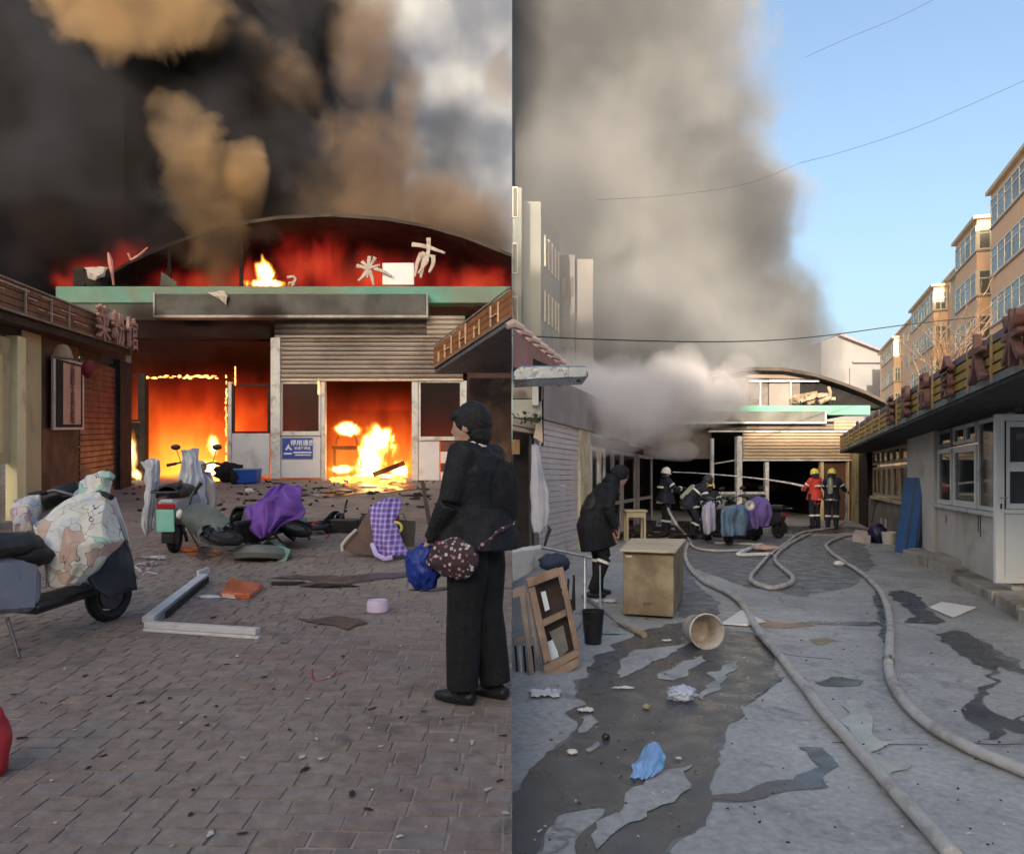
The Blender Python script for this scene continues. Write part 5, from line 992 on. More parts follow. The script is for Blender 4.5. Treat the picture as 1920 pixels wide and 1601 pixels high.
postr(1382, 1392, 818, 976, Y=YM - .15, d=.3); postr(1435, 1442, 866, 976); postr(1334, 1339, 822, 976); postr(1539, 1545, 866, 976, mat('warm_post', (.62, .46, .26), .6)); postr(1589, 1593, 862, 976, mat('warm_post', (.62, .46, .26), .6))
mb = MB(); pbox(mb, 1341, 922, 1381, 926, YM, .1); pbox(mb, 1393, 922, 1434, 926, YM, .1); mb.build('window_rail', WHITEF, hr)
mb = MB(); pbox(mb, 1341, 926.5, 1381, 976, YM + .04, .08); mb.build('lower_panel', mat('grey_lower_panel', (.16, .17, .17), .6, .3, 1), hr); mb = MB(); pbox(mb, 1393, 926.5, 1434, 976, YM + .04, .08); mb.build('lower_panel', MATS['grey_lower_panel'], hr)
mb = MB(); mb.slab([P(1341, 868, YM + .2), P(1383, 861, YM + .2), P(1383, 863, YM + .2), P(1341, 870, YM + .2)], (0, .05, 0)); mb.build('hanging_strip', WHITEF, hr)
mb = MB(); pbox(mb, 1180, 790, 1610, 815, YM + .5, 8); mb.build('ceiling', SOOT, hr)
mb = MB(); mb.box(((XY(1180, YM) + XY(1612, YM)) / 2, YM + 8, 1.5), (XY(1612, YM) - XY(1180, YM), .2, 3.1)); mb.build('back_wall', SOOT, hr)
mb = MB(); mb.box((XY(1612, YM), 31.3, 1.5), (.2, 10, 3.0)); mb.build('side_wall', SOOT, hr)
mb = MB(); pbox(mb, 1180, 700, 1334, 860, YM + .3, .2); mb.build('front_wall', mat('smoky_brown_wall', (.16, .13, .12), .8, .4, .8), hr); mb = MB(); pbox(mb, 1546, 868, 1588, 977, YM + .15, .1); mb.build('front_wall', mat('red_brown_inner_wall', (.11, .055, .035), .8, .4, 1), hr)
q = random.Random(4)
bn_ = thing('twisted_sign_frame', 'twisted metal remains of the rooftop sign lying on the mint beam', 'wreckage', P(1520, 758, YM))
for k in range(14):
    x = q.uniform(1478, 1530); y = q.uniform(742, 757); a = P(x, y, YM + .1 + q.random() * .5); b = P(x + q.uniform(14, 46), y - q.uniform(-3, 10), YM + .1 + q.random() * .5)
    mb = MB(); mb.bar(a, b, .09, .10); mb.build('frame_bar', mat('tan_scorched_metal', (.36, .27, .18), .6, .5, 4, (.05, .04, .03), .5, 3), bn_)
mb = MB(); mb.tube([P(1536, 755, YM), P(1556, 745, YM), P(1557, 735, YM), P(1553, 725, YM)], [.09, .08, .06, .05], 7); mb.build('frame_bar', MATS['tan_scorched_metal'], bn_, smooth=True)
for k in range(9): x = q.uniform(1500, 1545); mb = MB(); mb.bar(P(x, 759, YM + .2), P(x + q.uniform(-6, 6), 744, YM + .3), .08, .08); mb.build('frame_bar', CHAR, bn_)
hall = prev
# ---------------------------------------------------------------- right hand shop row
def xr(Y): return 3.0 + .343 * Y
def RWY(px, c=3.0): return c / ((px - CX) / F - .343)
SHOP = thing('shop_row', 'long white walled shop row with slatted yellow fascia and big raised characters on the right', 'shop', (8, 14, 0))
PLAS = mat('dirty_white_plaster', (.62, .59, .53), .8, .1, 1.4, (.28, .24, .20), .45, .7, bump=.3)
YEL = mat('mustard_slat', (.42, .29, .07), .55, .2, 4, (.2, .12, .04), .3, 3); GSL = mat('purple_grey_slat', (.17, .15, .19), .6, .2, 4); PINK = mat('dusty_rose_letter', (.17, .085, .075), .6, .2, 5, (.18, .08, .06), .4, 4)
def rw(px0, px1, z1, z0, name, m, d=.15, off=0., par=None, bev=.008):
    Ya, Yb = RWY(px0), RWY(px1); a, b = Vector((xr(Ya) + off, Ya, 0)), Vector((xr(Yb) + off, Yb, 0))
    mb = MB(); mb.slab([a + Vector((0, 0, z0)), b + Vector((0, 0, z0)), b + Vector((0, 0, z1)), a + Vector((0, 0, z1))], (d, 0, 0)); return mb.build(name, m, par or SHOP, bevel=bev)
# eave and fascia: bottom line c=2.2, height 2.33 to 2.85
cF = 2.2; A = Vector((cF + .343 * 22.9, 22.9, 2.27)); B = Vector((cF + .343 * 5.2, 5.2, 2.42)); dn = Vector((.95, -.32, 0))
for i in range(5):
    z = .10 * i + .02; a, b = A + Vector((0, 0, z)), B + Vector((0, 0, z)); mb = MB(); mb.slab([a, b, b + Vector((0, 0, .075)), a + Vector((0, 0, .075))], dn * .03); mb.build('fascia_slat', (mat('slate_edge', (.16, .20, .20), .5, .2, 3), YEL, YEL, YEL, GSL)[i], SHOP)
mb = MB(); mb.slab([A + dn * .035, B + dn * .035, B + dn * .035 + Vector((0, 0, .50)), A + dn * .035 + Vector((0, 0, .50))], dn * .05); mb.build('fascia_back', mat('pale_purple_backing', (.30, .25, .24), .7, .2, 2), SHOP)
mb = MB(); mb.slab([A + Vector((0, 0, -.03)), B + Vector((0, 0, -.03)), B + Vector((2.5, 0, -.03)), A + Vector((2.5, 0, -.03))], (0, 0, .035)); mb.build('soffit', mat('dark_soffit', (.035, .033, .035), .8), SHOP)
mb = MB(); mb.slab([A + dn * .1 + Vector((0, 0, .45)), B + dn * .1 + Vector((0, 0, .45)), B + Vector((3.4, 0, .75)), A + Vector((3.4, 0, .75))], (0, 0, .06)); mb.build('shop_roof', mat('grey_roof_felt', (.10, .10, .11), .8), SHOP)
for k in range(17):
    t_ = (k + .5) / 17; a = A.lerp(B, t_ ** .8) - dn * .012; mb = MB(); mb.bar(a + Vector((0, 0, .03)), a + Vector((0, 0, .50)), .02, .02); mb.build('batten', mat('tan_batten', (.40, .27, .15), .6), SHOP)
for px, s_ in ((1676, '香'), (1706, '果'), (1742, '品'), (1786, '食'), (1845, '大'), (1915, '米')):
    Yc = RWY(px, cF); tt = (A.y - Yc) / (A.y - B.y); c = A.lerp(B, tt) - dn * .06 + Vector((0, 0, .27))
    text_obj('sign_character', s_, .52, PINK, c, B - A, (0, 0, 1), SHOP, .035, .008)
# walls
rw(1897, 1758, .98, -.05, 'wall', PLAS); rw(1757, 1706, 2.4, -.05, 'wall', PLAS, .25, -.06); rw(1706, 1628, .88, -.05, 'wall', mat('sooty_plaster', (.22, .20, .17), .85, .3, 1.2, (.06, .05, .04), .5, .8))
rw(1900, 1600, 2.9, 2.3, 'header', mat('grim_header', (.10, .10, .105), .7, .3, 1), .1, .02)
rw(1628, 1612, 2.5, -.05, 'pillar', SOOT, .3, -.03); rw(1611, 1592, 2.5, -.05, 'pillar', mat('scorched_cream_pillar', (.50, .40, .22), .7, .3, 2, (.12, .09, .05), .5, 1.2), .3, -.12)
rw(1897, 1758, 1.04, .985, 'sill', WHITEF, .12, -.1)
DGL = glass_mat('shop_pane', (.03, .035, .04), .72, .05)
def rwin(px0, px1, z0, z1, fr=.06, m=WHITEC, name='window', glass=DGL, rails=(), off=-.02):
    Ya, Yb = RWY(px0), RWY(px1); d = Vector((xr(Yb) - xr(Ya), Yb - Ya, 0)); ln = d.length; u = d / ln; a = Vector((xr(Ya) + off, Ya, 0)); mb = MB()
    def bb(s0, s1, za, zb_, dd=.07, o_=0): 
        p, q2 = a + u * s0 + Vector((o_, 0, 0)), a + u * s1 + Vector((o_, 0, 0)); mb.slab([p + Vector((0, 0, za)), q2 + Vector((0, 0, za)), q2 + Vector((0, 0, zb_)), p + Vector((0, 0, zb_))], (dd, 0, 0))
    bb(0, fr, z0, z1); bb(ln - fr, ln, z0, z1); bb(fr, ln - fr, z0, z0 + fr, .065); bb(fr, ln - fr, z1 - fr, z1, .065)
    for r_ in rails: bb(fr, ln - fr, r_, r_ + fr * .8, .06)
    f = mb.build(name, m, SHOP); mb = MB(); bb(fr, ln - fr, z0 + fr, z1 - fr, .008, .03); mb.build('pane', glass, f)
rwin(1868, 1836, 1.05, 2.3, .05); rwin(1832, 1789, 1.05, 1.98, .09); rwin(1785, 1760, 1.05, 1.98, .07); rwin(1832, 1812, 2.02, 2.3, .05); rwin(1810, 1789, 2.02, 2.3, .05); rwin(1785, 1762, 2.02, 2.3, .05, m=mat('blue_grey_frame', (.22, .26, .28), .5)); rwin(1897, 1870, 1.05, 2.3, .05)
CRF = mat('smoked_cream_frame', (.55, .45, .28), .6, .2, 3, (.2, .14, .08), .35, 2)
xs = [1704, 1688, 1675, 1664, 1654, 1645, 1637]
for a_, b_ in zip(xs, xs[1:]): rwin(a_, b_ + .6, 1.0, 1.78, .07, m=CRF, glass=SMG); rwin(a_, b_ + .6, 1.84, 2.22, .06, m=CRF, glass=SMG)
rw(1704, 1637, .98, .9, 'sill', CRF, .15, -.1)
mb = MB(); mb.slab([(xr(30) + 2.5, 28, 0), (xr(8) + 2.6, 8, 0), (xr(8) + 2.6, 8, 2.4), (xr(30) + 2.5, 28, 2.4)], (.1, 0, 0)); mb.build('inner_wall', mat('dim_inner_wall', (.14, .14, .15), .8, .4, .6), SHOP)
mb = MB(); mb.slab([(xr(27) + .1, 27, 0), (xr(8) + .16, 8, 0), (xr(8) + 2.5, 8, 0), (xr(27) + 2.4, 27, 0)], (0, 0, .06)); mb.build('inner_floor', CONC, SHOP)
for z, Y_, w__ in ((1.15, 11.6, 'lower'), (1.42, 10.4, 'upper')):
    sf = thing('display_shelf', w__ + ' pale shelf standing inside the shop window', 'shelf', (xr(Y_) + 1, Y_, z)); mb = MB(); mb.box((xr(Y_) + .9, Y_, z), (1.1, 1.8, .04)); mb.build('board', WHITEF, sf); 
    for dx in (-.4, .4): mb = MB(); mb.box((xr(Y_) + .9 + dx, Y_, z / 2), (.04, .04, z - .05)); mb.build('leg', WHITEF, sf)
text_obj('house_number', '31', .20, mat('faded_red_paint', (.38, .16, .12), .8), Vector((xr(12.55) - .012, 12.55, .80)), Vector((-.343, -1, 0)), (0, 0, 1), SHOP, .002, .0)
for i, px in enumerate((1834, 1838)): rw(px + 1.2, px, .98, .72 - .06 * i, 'drip_stain', SOOT, .004, -.006, None, 0)
for px in (1652, 1660): rw(px + 4, px, .45, .0, 'stain_panel', mat('pale_box_front', (.45, .44, .40), .7), .02, -.03)
# stepped ledge in front
STEP = mat('worn_step_concrete', (.40, .365, .31), .85, .2, 2, (.12, .10, .085), .45, 1.2, bump=.5)
lg2 = thing('door_steps', 'worn concrete steps and blocks along the foot of the white shop wall', 'steps', (6, 11, 0))
def stepbox(pts, h, name='step_block'):
    p = [GR(x, y) for x, y in pts]; mb = MB(); mb.hexa([q_ + Vector((0, 0, -.02)) for q_ in p], [q_ + Vector((0, 0, h)) for q_ in p]); mb.build(name, STEP, lg2, bevel=.014)
stepbox([(1692, 1046), (1738, 1064), (1800, 1050), (1745, 1035)], .16); stepbox([(1739, 1066), (1790, 1086), (1878, 1078), (1800, 1052)], .15); stepbox([(1783, 1090), (1860, 1128), (1960, 1118), (1880, 1082)], .12); stepbox([(1866, 1136), (1906, 1162), (1990, 1158), (1946, 1124)], .16); stepbox([(1908, 1166), (1950, 1182), (2040, 1180), (1994, 1162)], .15); stepbox([(1740, 1063), (1775, 1052), (1850, 1072), (1800, 1076)], .22, 'threshold_slab')
# open white door
dr = thing('shop_door', 'white plastic door with small glass panes standing open at the right edge', 'door', (6.2, 9.1, .25)); Yd = 9.1
def db(x0, y0, x1, y1, m=WHITEC, name='door_rail', d=.06, Y=Yd, par=None): mb = MB(); pbox(mb, x0, y0, x1, y1, Y, d); return mb.build(name, m, par or dr, bevel=.006)
db(1868, 776, 1884, 1094); db(1884.3, 776, 1990, 789); db(1884.3, 955, 1990, 963); db(1884.3, 1083, 1990, 1094); db(1884.5, 963.4, 1990, 1082.6, mat('bluish_white_panel', (.66, .70, .72), .4, .04, 2), 'door_panel', .03, Yd + .02)
db(1884.5, 789.4, 1887, 954.6, RUBBER, 'gasket', .05, Yd + .005); f = db(1887.5, 790, 1894, 954, name='inner_frame'); db(1894.3, 790, 1990, 800, name='inner_frame'); db(1894.3, 944, 1990, 954, name='inner_frame')
db(1894.5, 800.4, 1990, 943.6, glass_mat('door_pane', (.06, .065, .07), .75, .05), 'pane', .01, Yd + .03)
db(1891, 866, 1922, 884, mat('white_wire_guard', (.8, .8, .8), .4), 'note_holder', .02, Yd - .04)
mb = MB(); mb.tube([P(1874, 934, Yd), P(1874, 934, Yd - .05), P(1890, 933, Yd - .05)], .008, 8); mb.build('handle', STEEL, dr, smooth=True); mb = MB(); pbox(mb, 1876, 944, 1879, 954, Yd - .006, .006); mb.build('keyhole', SOOT, dr)
# blue panels leaning on the wall
bp = thing('panel_stack', 'stack of blue framed panels leaning against the white wall', 'panel stack', (8.2, 14, 0)); BLU = mat('blue_painted_panel', (.045, .14, .33), .45, .2, 2.5, (.12, .13, .15), .3, 2); NVY = mat('navy_panel_edge', (.02, .03, .07), .5, .25, 4)
a, b = GR(1677, 1034), GR(1713, 1043); tp = Vector((.26, .10, 1.50))
mb = MB(); mb.slab([a, b, b + tp * .995, a + tp], (.05, .04, 0)); mb.build('panel', BLU, bp, bevel=.006)
for i in range(5):
    o_ = b + Vector((.035 + .072 * i, .02, 0)); t2 = tp * (.99 - .004 * i) - Vector((.040 * i, 0, 0)); mb = MB(); mb.slab([o_, o_ + Vector((.045, 0, 0)), o_ + t2 + Vector((.045, 0, 0)), o_ + t2], (.0, .4, 0)); mb.build('panel', NVY if i % 2 else mat('slate_blue_panel', (.07, .10, .17), .5), bp, bevel=.005)
cb = MB(); p = [GR(1658, 1002), GR(1682, 1004), GR(1692, 998), GR(1668, 996)]; cb.hexa(p, [q_ + Vector((0, 0, .95)) for q_ in p]); tag(cb.build('green_cabinet', mat('dark_green_cabinet', (.07, .085, .065), .6, .3, 3), bevel=.01), 'dark green cabinet behind the blue panels', 'cabinet')
cb = MB(); cb.lathe(GR(1667, 1020), [(.0, 0), (.13, 0), (.16, .27), (.15, .28), (.14, .25), (0, .25)], 16); tag(cb.build('cream_bucket', mat('cream_plastic', (.62, .58, .48), .5), smooth=True), 'cream bucket beside the foot of the blue panels', 'bucket')
cb = MB(); cb.blob(GR(1646, 1018, .2), (.20, .18, .24), 3, .14, 3); tag(cb.build('dark_sack', mat('navy_plastic_sack', (.02, .018, .06), .4, .3, 5), smooth='all'), 'dark blue sack standing left of the cream bucket', 'sack')
cb = MB(); p = [GR(1598, 1016), GR(1632, 1020), GR(1640, 1010), GR(1604, 1006)]; cb.hexa(p, [q_ + Vector((0, 0, .18)) for q_ in p]); tag(cb.build('foam_slab', mat('pale_pink_foam', (.55, .46, .42), .7), bevel=.01), 'pale pink slab lying between the hoses and the dark sack', 'slab')
for i, (x, y, m_) in enumerate(((1615, 955, 'dark_pipe'), (1640, 960, 'dark_pipe'))): pass
mb = MB(); mb.tube([GR(1634, 1005, .35), GR(1640, 1000, .75), GR(1652, 998, .95)], .02, 8); tag(mb.build('bent_rod', DKMET, smooth=True), 'bent dark rod rising behind the dark blue sack', 'rod')
SOOTW = wet_mat('sooty_water_on_bricks', (.075, .062, .055), .35, .5)
for pts_ in ([(508, 1086), (560, 1080), (640, 1084), (700, 1076), (760, 1074), (800, 1078), (740, 1086), (680, 1092), (640, 1100), (575, 1104), (560, 1096), (590, 1092)], [(760, 1108), (840, 1102), (860, 1106), (800, 1111)], [(560, 1160), (640, 1158), (690, 1170), (650, 1182), (600, 1172)], [(330, 1030), (390, 1026), (420, 1040), (380, 1052)], [(565, 924), (640, 918), (700, 922), (650, 930), (600, 934)], [(640, 905), (770, 906), (800, 915), (720, 925), (660, 918)]):
    sheet(pts_, .0135, SOOTW, 'wet_stain', side='L')
# ---------------------------------------------------------------- left side of the right yard
def xl(Y): return -3.93 + .343 * Y
def LY(px): return 3.93 / (.343 - (px - CX) / F)
STL = mat('shutter_white', (.58, .55, .56), .5, .08, 2, (.25, .2, .18), .3, .8, metal=.1)
ls = thing('shutter_shop', 'soot stained shop front with a white roller shutter on the left of the hoses', 'shop', (.8, 13, 0))
def lw(px0, px1, z1, z0, name, m, d=.15, off=0., par=None, bev=.006):
    Ya, Yb = LY(px0), LY(px1); a, b = Vector((xl(Ya) + off, Ya, 0)), Vector((xl(Yb) + off, Yb, 0)); mb = MB()
    mb.slab([a + Vector((0, 0, z0)), b + Vector((0, 0, z0)), b + Vector((0, 0, z1)), a + Vector((0, 0, z1))], (-min(d, max(.02, a.x - .01)), 0, 0)); return mb.build(name, m, par or ls, bevel=bev)
for i in range(24): lw(1012, 1083, .05 + .1 * i + .09, .05 + .1 * i, 'shutter_slat', STL, .05, .0 if i % 2 else .012)
lw(965, 1011, 3.0, -.05, 'wall', mat('grey_stall_wall', (.16, .16, .155), .8, .3, 1.2)); lw(1084, 1103, 2.9, -.05, 'pilaster', mat('cream_pilaster', (.62, .53, .36), .7, .12, 1.5, (.2, .15, .1), .3, 1), .2, .05)
lw(965, 1230, 3.3, 2.5, 'fascia', mat('smoky_fascia', (.30, .27, .26), .8, .25, .8), .15, .08)
for i, (a, b, z0, z1) in enumerate(((1106, 1122, .0, 2.2), (1123, 1133, .0, 2.2), (1148, 1164, 0, 2.2), (1166, 1190, .0, 2.2), (1196, 1222, 0, 2.2))):
    Ya, Yb = LY(a), LY(b); A_, B_ = Vector((xl(Ya) + .03, Ya, 0)), Vector((xl(Yb) + .03, Yb, 0)); u = (B_ - A_).normalized(); mb = MB()
    for s0, s1 in ((A_, A_ + u * .12), (B_ - u * .12, B_)): mb.slab([s0, s1, s1 + Vector((0, 0, z1)), s0 + Vector((0, 0, z1))], (-.08, 0, 0))
    for z in (.8, z1 - .1): mb.slab([A_ + u * .12 + Vector((0, 0, z)), B_ - u * .12 + Vector((0, 0, z)), B_ - u * .12 + Vector((0, 0, z + .09)), A_ + u * .12 + Vector((0, 0, z + .09))], (-.075, 0, 0))
    f = mb.build('door_frame', WHITEF if i < 2 else mat('smoked_frame', (.30, .26, .25), .6, .3, 2), ls); mb = MB(); mb.slab([A_ + Vector((-.03, 0, .05)), B_ + Vector((-.03, 0, .05)), B_ + Vector((-.03, 0, z1)), A_ + Vector((-.03, 0, z1))], (-.012, 0, 0)); mb.build('pane', SMG, f)
lw(1104, 1228, 2.5, -.05, 'inner_wall', mat('sooty_interior', (.05, .042, .04), .9, .5, .8), .1, -.9 + .5, bev=0)
# near building parts at the very edge
nb_ = thing('near_stall', 'near stall with a red roof edge and steel gutter above the counter', 'stall', (.2, 8.5, 0))
mb = MB(); a, b = P(962, 617, 7.2), P(1052, 686, 9.8); mb.slab([a, b, b - Vector((0, 0, .26)), a - Vector((0, 0, .36))], (-.0, .16, 0)); mb.build('roof_edge', mat('faded_red_eave', (.36, .17, .16), .65, .15, 3, (.2, .1, .09), .3, 2), nb_)
for k in range(7):
    t_ = k / 6.5; c = a.lerp(b, t_); mb = MB(); mb.tube([c + Vector((-.06, .0, .03)), c + Vector((.0, .02, .055)), c + Vector((.10, .06, .02))], [.035, .05, .03], 8); mb.build('ridge_tile', mat('pinkish_tile', (.55, .40, .36), .6, .2, 6), nb_, smooth=True)
mb = MB(); mb.slab([P(962, 655, 7.4), P(1040, 690, 9.0), P(1040, 700, 9.0), P(962, 700, 7.4)], (0, .4, 0)); mb.build('under_eave', SOOT, nb_)
mb = MB(); mb.slab([P(962, 696, 6.4), P(975, 686, 6.4), P(1008, 685, 6.4), P(1100, 686, 6.4), P(1103, 692, 6.4), P(1103, 708, 6.4), P(962, 714, 6.4)], (0, .5, 0)); g_ = mb.build('gutter', mat('brushed_gutter_steel', (.42, .46, .50), .3, .15, 6, (.15, .18, .2), .3, 2, metal=.8), nb_, bevel=.012, smooth=True)
mb = MB(); mb.tube([P(1085, 709, 6.6), P(1085, 716, 6.6)], .022, 10); mb.build('outlet', DKMET, g_, smooth=True)
def nbx(x0, y0, x1, y1, Y, d, name, m, bev=.006): mb = MB(); pbox(mb, max(x0, 961), y0, x1, y1, Y, d); mb.build(name, m, nb_, bevel=bev)
nbx(961, 716, 1018, 748, 9.2, .3, 'upper_wall', mat('mottled_beige', (.38, .33, .27), .8, .3, 4, (.1, .08, .07), .5, 3)); nbx(961, 749, 1016, 783, 9.2, .3, 'upper_wall', mat('pale_stucco', (.45, .44, .38), .8, .2, 4)); nbx(998, 716.5, 1010, 760, 9.1, .08, 'downpipe', WHITEF); nbx(1008, 717, 1015, 752, 9.12, .06, 'gap_shade_strip', SOOT)  # last box: black strip standing in for the shade in a gap
mb = MB(); mb.slab([P(961, 783, 8.9), P(1012, 795, 9.3), P(1012, 806, 9.3), P(961, 796, 8.9)], (0, .2, 0)); mb.build('ledge', mat('cream_ledge', (.62, .50, .38), .7), nb_); mb = MB(); mb.slab([P(961, 799, 8.9), P(1004, 808, 9.3), P(1004, 813, 9.3), P(961, 806, 8.9)], (0, .2, 0)); mb.build('ledge', MATS['cream_ledge'], nb_); mb = MB(); mb.slab([P(1006, 795, 9.1), P(1016, 785, 9.1), P(1018, 830, 9.1), P(1000, 820, 9.1)], (0, .15, 0)); mb.build('bracket', MATS['cream_ledge'], nb_)
nbx(961, 808, 1001, 1035, 9.6, .1, 'opening_shade_slab', SOOT); nbx(992, 806, 998, 1035, 9.35, .12, 'post', DKMET); nbx(961, 824, 975, 852, 9.4, .1, 'wood_panel', mat('orange_wood', (.35, .2, .09), .7))  # first box: black slab standing in for the darkness of the doorway
nbx(1016.5, 716, 1019.5, 835, 9.3, .25, 'corner_post', SOOT)
pb = MB(); q = random.Random(8)
for _ in range(60):
    c = P(q.uniform(964, 1014), q.uniform(776, 796), 9.0); a_ = q.uniform(0, 6.28); d_ = Vector((math.cos(a_), math.sin(a_), q.uniform(.2, 1.2))) * .05; s_ = Vector((-d_.y, d_.x, 0)) * .3; pb.add([c, c + d_ * .5 + s_, c + d_, c + d_ * .5 - s_], [(0, 1, 2, 3)])
tag(pb.build('potted_greens', mat('dusty_leaf', (.05, .085, .035), .6, .3, 9)), 'straggly small plants growing on the ledge of the near stall', 'plant')
o = cloth([[P(1000, 832, 9.1), P(1004, 830, 9.1), P(1010, 834, 9.1)], [P(998, 880, 9.1), P(1008, 875, 9.0), P(1018, 885, 9.1)], [P(994, 930, 9.1), P(1010, 925, 9.0), P(1028, 920, 9.1)], [P(995, 970, 9.1), P(1010, 965, 9.0), P(1030, 958, 9.1)], [P(998, 1000, 9.1), P(1012, 1000, 9.0), P(1024, 985, 9.1)]], 24, 12, .01, .02, 5, 3).build('hanging_sheet', mat('pale_grey_sheet', (.50, .50, .56), .7, .1, 4), smooth='all'); tag(o, 'pale grey sheet hanging from the post of the near stall', 'sheet')
# table edge, wooden frames, bucket and poles at the left
def gbox(pts, z0, z1, name, m, label=None, cat=None, bev=.006, par=None, dz=None):
    p = [GR(x, y) for x, y in pts]; mb = MB(); mb.hexa([q_ + Vector((0, 0, z0)) for q_ in p], [q_ + Vector((0, 0, z1)) for q_ in p]); o = mb.build(name, m, par, bevel=bev)
    if label: tag(o, label, cat)
    return o
mb = MB(); mb.slab([P(961, 1034, 7.6), P(1016, 1026, 8.2), P(1018, 1062, 8.2), P(961, 1092, 7.6)], (-.0, .35, 0)); o = mb.build('white_counter', WHITEF, bevel=.01); tag(o, 'end of a white counter at the left edge behind the wooden frames', 'counter')
WD = mat('tan_wood_frame', (.33, .21, .13), .65, .25, 7, (.16, .10, .06), .4, 3, bump=.3); WD2 = mat('grey_brown_wood', (.26, .19, .14), .7, .25, 7)
def board_frame(name, label, corner, lean_n, m, holes_):
    """lattice panel from a list of pixel quads, each a separate wooden member"""
    t = thing(name, label, 'wooden lattice', corner)
    for q_ in holes_:
        mb = MB(); mb.slab([P(x, y, Y) for x, y, Y in q_], lean_n); mb.build('frame_member', m, t, bevel=.006)
    return t
YA, YB = 6.25, 5.0      # top and foot distance of the leaning frames (top leans away)
def fy(py): return 6.3 - (py - 1060) / 260 * .8
def Q(*pts): return [(x, y, fy(y) + (x - 1000) * .0010) for x, y in pts]
board_frame('wooden_lattice', 'tan wooden frame with two square openings leaning in front of the counter', GR(1040, 1290), (0, .05, .0), WD, [
    Q((987, 1085), (1046, 1064), (1049, 1080), (991, 1102)), Q((991, 1103), (1003, 1100), (1034, 1236), (1020, 1245)), Q((1046, 1066), (1056, 1063), (1088, 1215), (1077, 1220)), Q((1006, 1168), (1061, 1143), (1063, 1154), (1010, 1180)), Q((1018, 1248), (1086, 1216), (1088, 1228), (1021, 1266))])
board_frame('wooden_lattice', 'grey brown wooden frame standing behind the tan one at the left edge', GR(985, 1330), (0, .04, 0), WD2, [
    Q((962, 1105), (986, 1097), (990, 1112), (962, 1122)), Q((962, 1196), (1000, 1186), (1002, 1196), (962, 1210)), Q((974, 1112), (985, 1108), (1003, 1275), (994, 1280)), Q((986, 1112), (992, 1110), (1012, 1230), (1004, 1236))])
board_frame('wooden_board', 'long tan board lying along the foot of the leaning frames', GR(1000, 1330), (0, .05, 0), WD, [Q((962, 1294), (1086, 1232), (1087, 1246), (1040, 1282), (962, 1334))])
mb = MB(); mb.slab([P(x, y, fy(y) + .16) for x, y in ((990, 1100), (1045, 1075), (1080, 1222), (1020, 1252))], (0, .02, 0)); tag(mb.build('dark_board', mat('dark_backing_board', (.05, .03, .02), .8)), 'dark board seen through the openings of the tan wooden frame', 'board')
for q_, m_, n_ in ((((1014, 1110), (1023, 1108), (1031, 1142), (1022, 1146)), WHITEC, 'white plastic strip in the upper opening of the tan wooden frame'), (((1024, 1205), (1040, 1197), (1050, 1240), (1030, 1247)), WHITEC, 'white sheet in the lower opening of the tan wooden frame'), (((1030, 1185), (1056, 1172), (1066, 1218), (1050, 1232)), mat('olive_board', (.17, .16, .12), .7), 'olive board in the lower opening of the tan wooden frame')):
    mb = MB(); mb.slab([P(x, y, fy(y) + .1) for x, y in q_], (0, .012, 0)); tag(mb.build('plastic_strip' if 'strip' in n_ else 'sheet' if 'sheet' in n_ else 'board', m_), n_, 'strip' if 'strip' in n_ else 'sheet')
for i in range(5):
    mb = MB(); x = 964 + i * 8; mb.slab([P(a, y, fy(y) + .08) for a, y in ((x, 1212), (x + 4, 1211), (x + 9, 1272), (x + 5, 1276))], (0, .03, 0)); tag(mb.build('slat', WHITEF if i % 2 else SOOT), ('leftmost black', 'leftmost pale', 'middle black', 'second pale', 'rightmost black')[i] + ' narrow slat behind the grey brown wooden frame', 'slat', 'slats behind the wooden frame')
cb = MB(); cb.lathe(GR(1112, 1206), [(0, 0), (.075, 0), (.10, .28), (.105, .30), (.095, .30), (.07, .03), (0, .03)], 18); o = cb.build('black_bucket', BLACKP, smooth=True); tag(o, 'black plastic bucket standing right of the wooden frames', 'bucket')
STK = mat('worn_broom_stick', (.38, .30, .20), .7, .2, 8)
def rod(pts, r, name, m, label, cat, par=None, n=8): mb = MB(); mb.tube([Vector(p) for p in pts], r, n); o = mb.build(name, m, smooth=True); return tag(o, label, cat)
fs = thing('folding_stand', 'grey folding stand with crossed legs, a bar across its top', 'stand', GR(1100, 1180))
for a_, b_ in (((1097, 1040, 7.5), (1097, 1185, 7.2)), ((1125, 1060, 7.6), (1126, 1190, 7.2)), ((1016, 1026, 7.4), (1108, 1045, 7.5)), ((1092, 1118, 7.4), (1150, 1160, 7.6)), ((1130, 1125, 7.7), (1080, 1180, 7.1))):
    mb = MB(); mb.tube([P(*a_), P(*b_)], .016 if a_[0] != 1125 else .008, 8); mb.build('tube', STEEL, fs, smooth=True)
rod([P(1105, 1122, 7.4), P(1158, 1165, 7.5), P(1186, 1182, 7.2)], .012, 'broom_handle', STEEL, 'thin metal pole slanting to the ground left of the cabinet', 'pole'); rod([GR(1158, 1170, .03), GR(1208, 1196, .03)], [.022, .03], 'wooden_pole', STK, 'short tan wooden pole lying on the ground before the cabinet', 'pole')
rod([P(1021, 1024, 7.6), P(1026, 1005, 7.6), P(1031, 993, 7.6), P(1028, 986, 7.6)], [.012, .018, .02, .008], 'brush_end', BLACKP, 'black brush end sticking up above the end of the counter', 'handle')
cb = MB(); cb.blob(P(1040, 1055, 7.9), (.16, .14, .10), 3, .12, 3); tag(cb.build('navy_bundle', mat('navy_cloth', (.03, .04, .08), .8), smooth='all'), 'dark navy bundle lying between the counter and the stand', 'bundle')
cb = MB()
